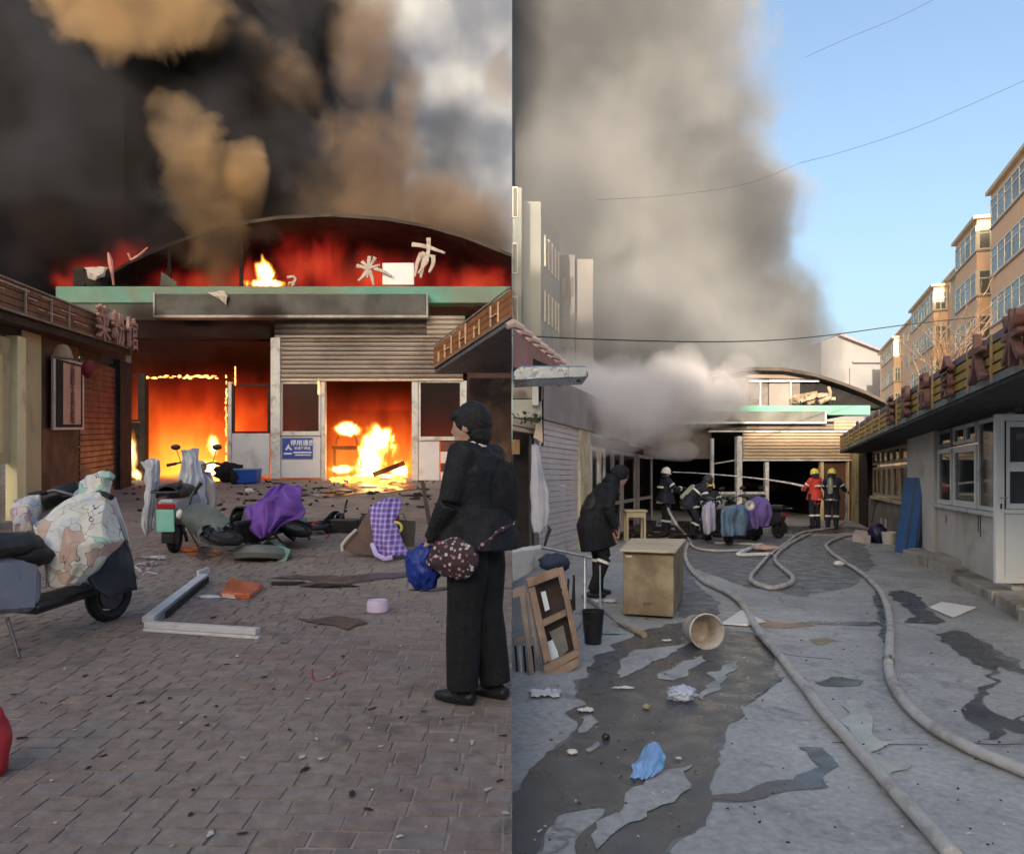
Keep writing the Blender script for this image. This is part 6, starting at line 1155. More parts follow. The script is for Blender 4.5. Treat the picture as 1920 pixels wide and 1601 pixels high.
for _ in range(14): a_ = P(q.uniform(1045, 1085), q.uniform(1070, 1200), 7.0 + q.random() * .5); cb.tube([a_, a_ + Vector((q.uniform(-.05, .05), 0, -.35))], .012, 5)
tag(cb.build('dark_sticks', CHAR), 'bunch of dark sticks behind the tan wooden frame', 'sticks', kind='stuff')
# cabinet
cbt = thing('cabinet', 'square beige wooden cabinet with an overhanging pale top standing in the wet yard', 'cabinet', GR(1220, 1160)); CBM = mat('beige_painted_wood', (.33, .27, .17), .65, .25, 2.5, (.17, .12, .075), .65, 2.4, bump=.35)
p = [GR(1168, 1156), GR(1263, 1162), GR(1281, 1122), GR(1186, 1120)]
for q_ in p[2:]: pass
Zc = .70; mb = MB(); mb.hexa([q_ + Vector((0, 0, .03)) for q_ in p], [q_ + Vector((0, 0, Zc)) for q_ in p]); mb.build('body', CBM, cbt, bevel=.008)
cc = sum(p, Vector()) / 4; p2_ = [cc + (q_ - cc) * 1.10 for q_ in p]; mb = MB(); mb.hexa([q_ + Vector((0, 0, Zc + .003)) for q_ in p2_], [q_ + Vector((0, 0, Zc + .035)) for q_ in p2_]); mb.build('top', mat('pale_cabinet_top', (.56, .46, .32), .6, .12, 3, (.25, .18, .1), .3, 3), cbt, bevel=.008)
u = (p[1] - p[0]); n_ = Vector((u.y, -u.x, 0)).normalized()
mb = MB(); a_ = p[0] + u * .06 + n_ * .004; 
for s0, s1, z0, z1 in ((.06, .94, .62, .66), (.06, .94, .06, .10), (.06, .12, .10, .62), (.88, .94, .10, .62)): mb.slab([p[0] + u * s0 + Vector((0, 0, z0)), p[0] + u * s1 + Vector((0, 0, z0)), p[0] + u * s1 + Vector((0, 0, z1)), p[0] + u * s0 + Vector((0, 0, z1))], n_ * .006)
mb.build('door_panel', CBM, cbt); mb = MB(); mb.box(p[0] + u * .5 + n_ * .01 + Vector((0, 0, .16)), (.09, .012, .03)); mb.build('handle', mat('brown_handle', (.18, .11, .06), .5), cbt); mb = MB(); mb.box(p[0] + u * .12 + n_ * .012 + Vector((0, 0, .655)), (.07, .012, .02)); mb.build('latch', WHITEF, cbt)
# lying bucket
c = P(1327, 1190, 6.5); c.z = .158; ax = Vector((.10, -.93, .10)).normalized(); M_ = ax.to_track_quat('Z', 'Y').to_matrix(); cb = MB()
cb.lathe(c - ax * .05, [(0, -.28), (.120, -.28), (.125, -.26), (.148, .0), (.158, .01), (.158, .035), (.148, .04), (.142, .03), (.118, -.25), (.0, -.255)], 30, M_); o = cb.build('white_bucket', mat('stained_white_plastic', (.56, .51, .46), .45, .1, 5, (.28, .16, .09), .45, 6), smooth=True); tag(o, 'white plastic bucket lying on its side, its open mouth towards the camera', 'bucket')
# stool table behind the man
st_ = thing('small_table', 'small pale wooden table standing behind the stooping man', 'table', GR(1190, 1010)); TB = mat('pale_yellow_wood', (.45, .38, .25), .6, .15, 4)
Yt = 17.5; c = Vector((XY(1190, Yt), Yt, 0)); mb = MB(); mb.box(c + Vector((0, 0, .72)), (.52, .5, .05)); mb.build('top', TB, st_, bevel=.01); mb = MB(); mb.box(c + Vector((0, -.2, .63)), (.44, .03, .11)); mb.build('apron', TB, st_)
for sx in (-1, 1):
    for sy in (-1, 1): mb = MB(); mb.box(c + Vector((sx * .2, sy * .2, .345)), (.05, .05, .69)); mb.build('leg', TB, st_)
# litter
def litter(px, py, r, m, label, cat='litter', seed=0, name='scrap', flat=.25, group=None):
    c = GR(px, py); mb = MB(); mb.grid(lambda u, v: c + Vector(((u - .5) * 2 * r[0] * (1 + .3 * noise.noise(Vector((v * 3, seed, 1)))), (v - .5) * 2 * r[1] * (1 + .3 * noise.noise(Vector((u * 3, seed, 5)))), .014 + abs(noise.noise(Vector((u * 4 + seed, v * 4, seed)))) * r[2])), 12, 12, .003); o = mb.build(name, m, smooth='all'); return tag(o, label, cat, group)
LB = mat('light_blue_wrapper', (.25, .42, .75), .4, .2, 8, (.10, .45, .60), .5, 9, coat=.2); PW = mat('paper_white', (.72, .70, .68), .6, .06, 6)
o = cloth([[GR(1213, 1428, .10), GR(1232, 1430, .11), GR(1253, 1438, .06)], [GR(1193, 1448, .05), GR(1215, 1445, .10), GR(1243, 1452, .04)], [GR(1181, 1462, .01), GR(1205, 1466, .02), GR(1222, 1462, .01)]], 22, 20, .006, .022, 14, 2).build('blue_packet', LB, smooth='all'); tag(o, 'crumpled light blue and white packet on the wet ground near the camera', 'packet')
cb = MB(); cb.blob(GR(1278, 1312, .045), (.095, .075, .05), 4, .22, 4); tag(cb.build('plastic_bag', mat('bluish_white_film', (.50, .54, .66), .35, .12, 6), smooth='all'), 'crumpled pale blue plastic bag lying in the wet patch', 'plastic bag')
cb = MB(); cb.blob(GR(1212, 1330, .02), (.028, .03, .02), 2, .2, 4); tag(cb.build('food_scrap', mat('olive_scrap', (.30, .27, .15), .7), smooth='all'), 'small olive scrap left of the pale blue bag', 'scrap')
mb = MB(); p = [GR(1742, 1141), GR(1787, 1160), GR(1831, 1141), GR(1765, 1131)]; mb.hexa([q_ + Vector((0, 0, .012)) for q_ in p], [q_ + Vector((0, 0, .02)) for q_ in p]); tag(mb.build('foam_sheet', mat('cream_sheet', (.80, .77, .72), .6, .04, 3)), 'cream white sheet lying flat at the foot of the steps', 'sheet')
mb = MB(); p = [GR(1352, 1172), GR(1400, 1176), GR(1436, 1168), GR(1390, 1150)]; mb.hexa([q_ + Vector((0, 0, .012)) for q_ in p], [q_ + Vector((0, 0, .02 + .02 * (i % 2))) for i, q_ in enumerate(p)]); tag(mb.build('paper_sheet', PW), 'white paper sheet lying between the bucket and the near hose', 'paper')
cb = MB(); cb.blob(GR(1573, 1062, .05), (.085, .07, .05), 3, .12, 3); tag(cb.build('foam_lump', PW, smooth='all'), 'white foam lump between the looped hose and the right hose', 'foam')
cb = MB(); cb.blob(GR(1073, 1414, .015), (.030, .025, .014), 3, .1, 3); tag(cb.build('foam_dish', PW, smooth='all'), 'small oval white lid on the dark wet ground', 'lid')
cb = MB(); cb.blob(GR(1136, 1387, .02), (.022, .02, .02), 2, .2, 3); tag(cb.build('black_stone', BLACKP, smooth='all'), 'small black lump on the wet patch above the oval lid', 'cap')
litter(1021, 1303, (.10, .08, .03), PW, 'crumpled white paper at the foot of the wooden board', seed=3, name='crumpled_paper'); litter(1043, 1301, (.035, .04, .03), mat('clear_grey_film', (.5, .52, .52), .3), 'clear film beside the crumpled white paper', seed=9, name='film')
litter(1168, 1293, (.075, .015, .02), PW, 'white strip floating in the wet patch', seed=5, name='paper_strip'); litter(1098, 1335, (.05, .03, .02), PW, 'torn white paper at the left rim of the wet patch', seed=6, name='torn_paper'); litter(1143, 1188, (.10, .06, .01), mat('greenish_glass', (.35, .45, .42), .2), 'greenish glass sheet lying right of the black bucket', 'glass', 7, 'glass_sheet'); litter(1130, 1128, (.16, .1, .03), PW, 'white papers lying by the boots of the stooping man', seed=8, name='papers')
litter(1272, 1426, (.014, .01, .015), PW, 'tiny white chip right of the blue packet', seed=2, name='chip'); litter(1250, 1203, (.04, .02, .02), PW, 'small white scrap below the cabinet', seed=12); litter(1180, 1050 + 12, (.05, .04, .06), mat('pinkish_scrap', (.6, .45, .4), .7), 'pinkish scrap at the left of the cabinet top', seed=14)
q = random.Random(21); mb = MB()
for _ in range(260):
    py = 985 + 610 * q.random() ** 1.5; px = q.uniform(1000, 1915); c = GR(px, py)
    if c.x > xr(c.y) - .6 or c.x < xl(c.y) + .1 or c.x < .03: continue
    s_ = q.uniform(.002, .006) * (1 + c.y / 8); mb.mi = q.choice((0, 0, 1)); mb.blob((c.x, c.y, .013), (s_ * q.uniform(.7, 2), s_ * .7, .004), 1, .5, 3, Matrix.Rotation(q.random() * 3, 3, 'Z'), seed=_)
mb.mi = 0; o = mb.build('grit', [CHAR, MATS['pale_crumbs']]); tag(o, 'dark and pale grit scattered over the concrete', 'grit', kind='stuff')
# debris piled in front of the burnt shop at the left, by the hall
mb = MB(); q = random.Random(31)
for _ in range(150):
    c = GR(q.uniform(1150, 1420), q.uniform(983, 1012), 0); c.x = max(c.x, xl(c.y) + .3); c.z = q.uniform(0, .12); s_ = q.uniform(.05, .2); mb.box(c, (s_ * 2, s_, s_ * .5), M=Matrix.Rotation(q.random() * 3, 3, 'Z') @ Matrix.Rotation(q.gauss(0, .6), 3, 'X'))
tag(mb.build('burnt_rubble', CHAR), 'black burnt rubble at the feet of the crouching firefighters', 'rubble', kind='stuff')
# ---------------------------------------------------------------- hoses
HOSE = mat('dirty_white_hose', (.50, .48, .46), .6, .12, 9, (.22, .19, .17), .45, 5, bump=.4, bscale=110); BRS = mat('hose_coupling', (.35, .34, .33), .35, .2, 8, metal=.8)
def hose(pts, label, r=.036, coup=()):
    g_ = []
    for p in pts: g_.append(GR(p[0], p[1], r + .004) if len(p) == 2 else (GR(p[0], p[1], p[2] + r) if len(p) == 3 else P(p[0], p[1], p[3])))
    sp = smooth_path(g_, 9); sp = [p + Vector((noise.noise(p * 1.7), noise.noise(p * 1.7 + Vector((9, 0, 0))), 0)) * .012 for p in sp]
    mb = MB(); mb.tube(sp, [r * (1 + .05 * noise.noise(p * 6)) for p in sp], 12, True, .88); o = mb.build('fire_hose', HOSE, smooth='all'); tag(o, label, 'fire hose', 'fire hoses on the concrete')
    for t_ in coup:
        i = int(t_ * (len(sp) - 2)); a_, b_ = sp[i], sp[i + 1]; d = (b_ - a_).normalized(); mb = MB(); mb.tube([a_ - d * .05, a_ - d * .02, a_ + d * .02, a_ + d * .06], [r * 1.15, r * 1.35, r * 1.35, r * 1.1], 12); mb.build('coupling', BRS, o, smooth=True)
    return o
hose([(1290, 1022), (1285, 1040), (1291, 1064), (1320, 1095), (1370, 1120), (1400, 1150), (1422, 1190), (1482, 1262), (1560, 1362), (1640, 1452), (1706, 1530), (1790, 1625)], 'near hose running from the cabinet down to the bottom of the picture', coup=(.1,))
hose([(1620, 1003), (1585, 1008), (1558, 1018), (1550, 1030), (1578, 1054), (1620, 1082), (1654, 1120), (1668, 1170), (1667, 1225), (1667, 1265), (1692, 1322), (1742, 1372), (1822, 1417), (1900, 1450), (1980, 1484)], 'hose sweeping down the right side to the right edge', coup=(.62,))
hose([(1586, 935, 0, 22.6), (1588, 955, 0, 22.6), (1583, 978, 0, 22.4), (1562, 992), (1530, 997), (1500, 1003), (1470, 1025), (1445, 1043), (1425, 1064), (1408, 1085), (1414, 1098), (1450, 1107), (1480, 1099), (1486, 1086), (1466, 1068), (1453, 1052), (1466, 1034), (1492, 1016), (1520, 1003)], 'looped hose leading up to the hands of the right hand firefighter')
hose([(1243, 918, 0, 19.5), (1248, 938, 0, 19.2), (1256, 962, 0, 19.0), (1270, 985, 0, 18.6), (1286, 1006), (1294, 1018), (1302, 1030), (1340, 1036), (1400, 1034), (1424, 1026)], 'hose running from the white helmeted firefighter behind the cabinet', .033)
hose([(1340, 1020), (1380, 1022), (1425, 1024), (1450, 1030)], 'short hose lying behind the looped hose', .03); hose([(1200, 1008), (1240, 1004), (1284, 1006)], 'hose section lying behind the cabinet near the small table', .03)
fr2 = thing('broken_window', 'white bent window frame lying beside the looped hose', 'window frame', GR(1410, 1040))
for a_, b_ in (((1425, 1024), (1384, 1043)), ((1384, 1045), (1448, 1043))): mb = MB(); mb.bar(GR(*a_, .05), GR(*b_, .05), .09, .05); mb.build('frame_bar', WHITEC, fr2, bevel=.008)
cb = MB(); cb.blob(GR(1437, 1033, .06), (.28, .2, .06), 3, .2, 3); tag(cb.build('pink_cloth', mat('pale_pink_cloth', (.5, .33, .28), .8), smooth='all'), 'pale pink cloth lying under the crossing hoses', 'cloth')
# ---------------------------------------------------------------- water jet
jm = bpy.data.materials.new('water_spray'); t_, N, L = nodes(jm); o_ = N.new('ShaderNodeOutputMaterial'); b_ = N.new('ShaderNodeBsdfPrincipled'); tr = N.new('ShaderNodeBsdfTransparent'); mx = N.new('ShaderNodeMixShader'); b_.inputs['Base Color'].default_value = (.8, .78, .78, 1); b_.inputs['Roughness'].default_value = .4
g_ = N.new('ShaderNodeNewGeometry'); L.new(ramp_n(t_, noise_n(t_, 9, 4, g_.outputs['Position']), [(.3, .45), (.6, 1.)]), mx.inputs[0]); L.new(tr.outputs[0], mx.inputs[1]); L.new(b_.outputs[0], mx.inputs[2]); L.new(mx.outputs[0], o_.inputs[0])
jp = [P(1262, 885, 20.5), P(1310, 887, 21), P(1360, 891, 21.4), P(1420, 897, 21.8), P(1470, 904, 22.1), P(1510, 912, 22.3)]; sp = smooth_path(jp, 8); mb = MB(); mb.tube(sp, [.010 + .028 * (i / len(sp)) ** 1.8 for i in range(len(sp))], 10); tag(mb.build('water_jet', jm, smooth='all'), 'thin white jet of water shooting across the dark doorways', 'water jet')
# ---------------------------------------------------------------- people of the right yard
COATM = mat('black_padded_coat', (.008, .009, .014), .75, .3, 5, bump=.5, bscale=50)
g0_ = GR(1128, 1118); pose = dict(pelvis=(0, -.10, .92), waist=(0, -.07, 1.06), chest=(0, .02, 1.27), neck=(0, .13, 1.42), head=(0, .24, 1.51), shR=(.18, .09, 1.37), shL=(-.18, .09, 1.37), elR=(.22, .04, 1.10), haR=(.18, .14, .88), elL=(-.22, .06, 1.10), haL=(-.17, .20, .92), hiR=(.1, -.10, .90), hiL=(-.1, -.10, .90), knR=(.11, .02, .50), knL=(-.11, -.02, .50), anR=(.12, -.14, .09), anL=(-.12, -.02, .09))
t, body, J, HM = figure('person in a long black coat stooping forward on the left of the wet yard', g0_, 0, pose, [SKIN, COATM, DKCLOTH, BOOT], bulk=1.22, vox=.012, coat=.72, face=(0, .93, -.35), boots=True)
ps = [body]; mb = MB(); h = J['head']; mb.blob(h + HM @ Vector((0, -.035, .02)), (.105, .112, .118), 4, .09, 4, HM); mb.tube([J['neck'] - Vector((0, .02, .02)), h + HM @ Vector((0, -.05, -.06))], [.12, .10], 14); ps.append(mb.build('hood', COATM, smooth='all'))
for s_ in 'RL': ps.append(ring(J['kn' + s_].lerp(J['an' + s_], .12), J['an' + s_] - J['kn' + s_], .086, .035, REFL, 'boot_band'))
place(t, ps, g0_, R(-84)); T2 = Matrix.Translation(g0_) @ Matrix.Rotation(R(-84), 4, 'Z')
mb = MB(); M_ = Matrix.Rotation(R(-28), 3, 'X'); mb.blob((0, -.13, 1.14), (.16, .11, .22), 4, .06, 4, M_); 
for sx in (-1, 1): mb.tube([(sx * .12, -.02, 1.32), (sx * .13, .12, 1.36), (sx * .14, .20, 1.28)], .018, 6)
o = mb.build('backpack', mat('black_nylon', (.016, .015, .016), .5, .4, 6, bump=.4), smooth='all'); tag(o, 'bulging black backpack on the back of the stooping person', 'backpack'); put(o, T2)
firefighter('firefighter in a white helmet standing behind the small table holding the nozzle', GR(1248, 1004), R(-80), dict(elR=(.3, .14, 1.2), haR=(.16, .42, 1.22), elL=(-.26, .12, 1.16), haL=(-.10, .36, 1.1)), WHEL, tank=False)
firefighter('firefighter bending forward in a dark suit, left of the parked scooters', GR(1298, 1008), R(-95), dict(pelvis=(0, -.1, .86), waist=(0, -.02, 1.0), chest=(0, .16, 1.18), neck=(0, .30, 1.3), head=(0, .38, 1.42), shR=(.2, .24, 1.26), shL=(-.2, .24, 1.26), elR=(.26, .3, .98), haR=(.16, .5, .85), elL=(-.26, .3, .98), haL=(-.14, .5, .85), hiR=(.11, -.1, .84), hiL=(-.11, -.1, .84), knR=(.14, .12, .46), knL=(-.14, .1, .46)), mat('dark_helmet', (.03, .03, .03), .4))
firefighter('firefighter in a bright yellow helmet crouching behind the scooters', GR(1330, 1000), R(170), dict(pelvis=(0, -.1, .58), waist=(0, -.04, .74), chest=(0, .06, .96), neck=(0, .12, 1.12), head=(0, .16, 1.26), shR=(.19, .06, 1.06), shL=(-.19, .06, 1.06), elR=(.27, .2, .85), haR=(.14, .4, .8), elL=(-.27, .2, .85), haL=(-.14, .4, .8), hiR=(.12, -.1, .56), hiL=(-.12, -.1, .56), knR=(.2, .3, .55), knL=(-.2, .22, .5), anR=(.17, .1, .09), anL=(-.17, .0, .09)), YHEL, tank=False)
firefighter('firefighter in a red vest and yellow helmet at the right end of the hall', GR(1528, 990), R(25), dict(elR=(.28, .12, 1.18), haR=(.14, .34, 1.12), elL=(-.28, .12, 1.18), haL=(-.12, .34, 1.12)), YHEL, vest=REDV, tank=False)
firefighter('firefighter in a navy suit and yellow helmet carrying the looped hose', GR(1560, 992), R(-35), dict(elR=(.30, .10, 1.16), haR=(.34, .34, 1.08), elL=(-.26, .14, 1.18), haL=(-.05, .36, 1.14)), YHEL)
# parked scooters under quilts, in front of the hall
grp = 'scooters parked in front of the hall'
DSH = mat('dark_scooter_shell', (.03, .035, .04), .4, .3, 5, coat=.2)
def psc(px, py, hd, label, m, **kw):
    g_ = GR(px, py); M = Matrix.Translation(g_) @ Matrix.Rotation(R(hd), 4, 'Z'); return scooter(label, m, M, group=grp, **kw)
psc(1345, 1018, 8, 'mint green scooter seen from behind at the left end of the parked row', DSH, plate=MATS['mint_plate']); psc(1388, 1010, 15, 'dark scooter under a blue quilt in the parked row', DSH); psc(1428, 1006, 22, 'black scooter under a purple quilt at the right end of the parked row', DSH); psc(1405, 1000, -30, 'black scooter behind the blue quilted one', DSH)
for (x0, y0, x1, y1, Y_, m_, lab, sd_) in ((1318, 938, 1344, 1002, 16.6, mat('pale_lilac_quilt', (.42, .42, .55), .7, .15, 4), 'pale lilac quilt hanging on the mint scooter', 1), (1352, 942, 1400, 1010, 16.3, mat('slate_blue_quilt', (.10, .17, .27), .7, .25, 4, (.25, .3, .35), .3, 5), 'slate blue quilt over the middle parked scooter', 2), (1398, 932, 1442, 995, 16.8, mat('violet_quilt', (.17, .11, .36), .7, .2, 4, (.1, .06, .2), .3, 4), 'violet quilt over the right parked scooter', 3)):
    xm = (x0 + x1) / 2; ym_ = (y0 + y1) / 2; o = cloth([[P(x0 + 6, y0 + 4, Y_ + .2), P(xm, y0, Y_ + .1), P(x1 - 4, y0 + 5, Y_ + .2)], [P(x0, y0 + 14, Y_), P(xm, y0 + 12, Y_ - .25), P(x1, y0 + 16, Y_)], [P(x0 - 1, ym_, Y_ - .05), P(xm, ym_, Y_ - .35), P(x1 + 2, ym_, Y_)], [P(x0 + 2, y1, Y_ - .05), P(xm - 3, y1 - 3, Y_ - .35), P(x1 - 2, y1 - 6, Y_)]], 22, 18, .03, .07, 3, sd_).build('scooter_quilt', m_, smooth='all'); tag(o, lab, 'quilt', 'quilts on the parked scooters')
cb = MB(); cb.lathe(P(1406, 948, 16.2), [(.11, -.02), (.12, .0), (.1, .02), (.06, .02), (.0, .01)], 18, Matrix.Rotation(R(80), 3, 'X')); tag(cb.build('round_lamp', STEEL, smooth=True), 'round chrome lamp above the violet quilt', 'lamp')
# ---------------------------------------------------------------- apartment blocks, wires, tree
ORG = mat('peach_orange_render', (.84, .53, .32), .8, .08, .3, (.74, .56, .38), .35, .25, bump=.05); CRM = mat('cream_band', (.66, .53, .36), .8, .08, .4); APG = mat('apartment_pane', (.13, .12, .09), .3, .5, .25, spec=.5, bump=0); FRM = mat('cream_window_frame', (.72, .66, .54), .5, .06, 2)
ap = thing('apartment_block', 'peach orange apartment block with glazed balcony bays, lit by low sun', 'apartment block', (30, 60, 0))
ZR = 18.4
def seg(c0, Y0, Y1, floors, ztop, kind, name, fh=2.95, depth=6, m=ORG, nwin=None, zlow=3.0):
    """one bay of the facade: inner face x = c0 + .343 Y"""
    x0, x1 = c0 + .343 * Y0, c0 + .343 * Y1; b = Vector((x0, Y0, 0)); e = Vector((x1, Y1, 0)); u = (e - b).normalized(); n = Vector((-u.y, u.x, 0)); L_ = (e - b).length
    mb = MB(); q_ = [b, e, e - n * depth, b - n * depth]; mb.hexa([p + Vector((0, 0, -.05)) for p in q_][::-1], [p + Vector((0, 0, ztop)) for p in q_][::-1]); core = mb.build(name, m, ap)
    mb = MB(); q2 = [b + n * .25 - u * .25, e + n * .25 + u * .25, e - n * depth, b - n * depth - u * .25]; mb.hexa([p + Vector((0, 0, ztop + .01)) for p in q2][::-1], [p + Vector((0, 0, ztop + .22)) for p in q2][::-1]); mb.build('cornice', CRM, core)
    for f in range(floors):
        z1 = ztop - .35 - f * fh; z0 = z1 - 1.65
        if z1 < zlow: break
        for face in (0, 1):
            if face == 0: o_, uu, nn, ln = b, u, n, L_
            else: o_, uu, nn, ln = b, -n, -u, min(depth, 1.8)
            if kind == 'bay':
                k = max(2, int(ln / 1.3)) if face == 0 else 2; mb = MB()
                def slabf(s0, s1, za, zb_, off, th, mbb):
                    p, r_ = o_ + uu * s0 + nn * off, o_ + uu * s1 + nn * off; mbb.slab([p + Vector((0, 0, za)), r_ + Vector((0, 0, za)), r_ + Vector((0, 0, zb_)), p + Vector((0, 0, zb_))], -nn * th)
                slabf(.06, ln - .06, z0, z0 + .10, .05, .045, mb); slabf(.06, ln - .06, z1 - .10, z1, .05, .045, mb); slabf(.06, ln - .06, z0 + 1.05, z0 + 1.13, .045, .04, mb)
                for i in range(k + 1): s_ = .06 + (ln - .22) * i / k; slabf(s_, s_ + .1, z0 + .1, z1 - .1, .055, .05, mb)
                w_ = mb.build('window', FRM, core)
                for i in range(k):
                    pm = MB(); s_ = .06 + (ln - .22) * i / k; slabf(s_ + .1, s_ + (ln - .22) / k, z0 + .1, z1 - .1, .02, .015, pm); pm.build('pane', APG, w_)
                mb = MB(); slabf(-.02, ln + .02, z0 - .12, z0 - .02, .08, .09, mb); mb.build('ledge', mat('grey_ledge', (.32, .24, .18), .7), core)
            else:
                k = max(1, int(ln / 3.2)) if face == 0 else 0
                for i in range(k):
                    s_ = ln * (i + .5) / k; mb = MB(); c_ = o_ + uu * s_
                    def fr_(s0, s1, za, zb_, off, th, mbb): p, r_ = c_ + uu * s0 + nn * off, c_ + uu * s1 + nn * off; mbb.slab([p + Vector((0, 0, za)), r_ + Vector((0, 0, za)), r_ + Vector((0, 0, zb_)), p + Vector((0, 0, zb_))], -nn * th)
                    fr_(-.75, -.66, z0 + .2, z1, .04, .035, mb); fr_(.66, .75, z0 + .2, z1, .04, .035, mb); fr_(-.66, .66, z0 + .2, z0 + .3, .04, .035, mb); fr_(-.66, .66, z1 - .1, z1, .04, .035, mb); fr_(-.04, .04, z0 + .3, z1 - .1, .04, .035, mb); w_ = mb.build('window', FRM, core); pm = MB(); fr_(-.66, .66, z0 + .3, z1 - .1, .018, .014, pm); pm.build('pane', APG, w_)
    return core
seg(15.3, 28, 102, 6, ZR - .2, 'flat', 'main_wall', depth=9)
seg(13.35, 28, 44.7, 5, ZR, 'bay', 'balcony_bay', depth=1.9); seg(13.7, 49, 54.5, 5, ZR, 'bay', 'balcony_bay', depth=1.55); seg(14.6, 55.2, 59.5, 5, ZR - 1.3, 'flat', 'stair_bay', depth=.65, m=CRM); seg(14.2, 64, 74, 5, ZR - .6, 'bay', 'balcony_bay', depth=1.05); seg(14.5, 86, 95, 5, ZR - .9, 'bay', 'balcony_bay', depth=.75)
# window grille on a low floor of the second bay
gr = MB(); b = Vector((13.7 + .343 * 49, 49, 0)); u = Vector((.343, 1, 0)).normalized(); n = Vector((-u.y, u.x, 0))
grl = thing('window_grille', 'black bar grille on the side of the second orange balcony bay', 'grille', b + Vector((0, 0, 7)))
for i in range(9): a_ = b + u * (.3 + i * .55) + n * .35; mb = MB(); mb.bar(a_ + Vector((0, 0, 8.3)), a_ + Vector((0, 0, 10.1)), .05, .05); mb.build('bar', DKMET, grl)
for z in (8.3, 10.1): mb = MB(); mb.bar(b + u * .3 + n * .35 + Vector((0, 0, z)), b + u * 4.8 + n * .35 + Vector((0, 0, z)), .05, .05); mb.build('rail', DKMET, grl)
# left grey block
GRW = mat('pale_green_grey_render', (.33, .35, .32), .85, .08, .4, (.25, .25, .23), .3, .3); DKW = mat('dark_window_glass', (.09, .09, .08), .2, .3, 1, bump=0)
al = thing('apartment_block', 'pale grey green apartment block half lost in smoke behind the near stall', 'apartment block', (1.2, 29, 0))
def pxw(x0, y0, x1, y1, Y, d, name, m, par=al): mb = MB(); pbox(mb, x0, y0, x1, y1, Y, d); return mb.build(name, m, par)
Yb = 28.5
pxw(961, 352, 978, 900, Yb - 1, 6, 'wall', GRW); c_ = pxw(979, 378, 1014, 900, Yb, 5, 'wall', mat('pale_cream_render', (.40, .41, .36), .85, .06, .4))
for y in (350, 455, 555): f = pxw(961, y, 971, y + 58, Yb - 1.05, .04, 'window', FRM); pxw(962, y + 3, 969, y + 55, Yb - 1.08, .02, 'pane', DKW, f)
a_, b_ = P(1014.5, 378, Yb), None; x0 = XY(1014.5, Yb); Ye = 31.4; x1 = XY(1049, Ye); zt = ZZ(388, Yb)
mb = MB(); mb.hexa([Vector((x0, Yb, 0)), Vector((x1, Ye, 0)), Vector((x1 - 1, Ye + 3, 0)), Vector((x0, Ye + 3, 0))], [Vector((x0, Yb, zt)), Vector((x1, Ye, zt)), Vector((x1 - 1, Ye + 3, zt)), Vector((x0, Ye + 3, zt))]); sw = mb.build('side_wall', GRW, al)
d = Vector((x1 - x0, Ye - Yb, 0)); nn = Vector((d.y, -d.x, 0)).normalized()
for k in range(4):
    z1 = zt - .95 - k * 2.15; mb = MB(); p = Vector((x0, Yb, 0)) + d * .14; r_ = Vector((x0, Yb, 0)) + d * .90
    mb.slab([p + Vector((0, 0, z1 - 1.2)), r_ + Vector((0, 0, z1 - 1.2)), r_ + Vector((0, 0, z1)), p + Vector((0, 0, z1))], nn * .03); w_ = mb.build('window', DKW, sw)
    for s_ in (.0, .25, .5, .75, .97): p2_ = p.lerp(r_, s_); mb = MB(); mb.bar(p2_ + nn * .04 + Vector((0, 0, z1 - 1.2)), p2_ + nn * .04 + Vector((0, 0, z1)), .06, .05); mb.build('mullion', FRM, w_)
ab = thing('apartment_block', 'farther grey block fading into the smoke right of the pale one', 'apartment block', (2.5, 33, 0))
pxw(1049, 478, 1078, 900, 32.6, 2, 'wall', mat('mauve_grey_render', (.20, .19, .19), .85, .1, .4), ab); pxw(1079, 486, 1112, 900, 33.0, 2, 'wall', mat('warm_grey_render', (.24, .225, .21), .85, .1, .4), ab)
for x in (1053, 1067):
    for y in (520, 590, 650): f = pxw(x, y, x + 9, y + 36, 32.55, .04, 'window', DKW, ab)
# far gable building
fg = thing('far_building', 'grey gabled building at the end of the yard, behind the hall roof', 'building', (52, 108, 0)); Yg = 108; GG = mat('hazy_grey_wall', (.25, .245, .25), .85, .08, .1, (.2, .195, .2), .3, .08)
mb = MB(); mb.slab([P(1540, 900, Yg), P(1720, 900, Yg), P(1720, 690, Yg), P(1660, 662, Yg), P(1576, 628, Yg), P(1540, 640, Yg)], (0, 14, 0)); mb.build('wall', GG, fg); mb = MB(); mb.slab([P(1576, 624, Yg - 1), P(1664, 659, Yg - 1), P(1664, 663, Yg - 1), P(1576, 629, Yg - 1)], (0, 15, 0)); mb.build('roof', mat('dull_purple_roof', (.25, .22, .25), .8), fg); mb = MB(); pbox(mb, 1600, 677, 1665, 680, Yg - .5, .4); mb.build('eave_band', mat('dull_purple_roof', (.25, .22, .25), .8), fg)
mb = MB(); pbox(mb, 1594, 690, 1600, 740, Yg - .4, .3); mb.build('corner_strip', GG, fg)
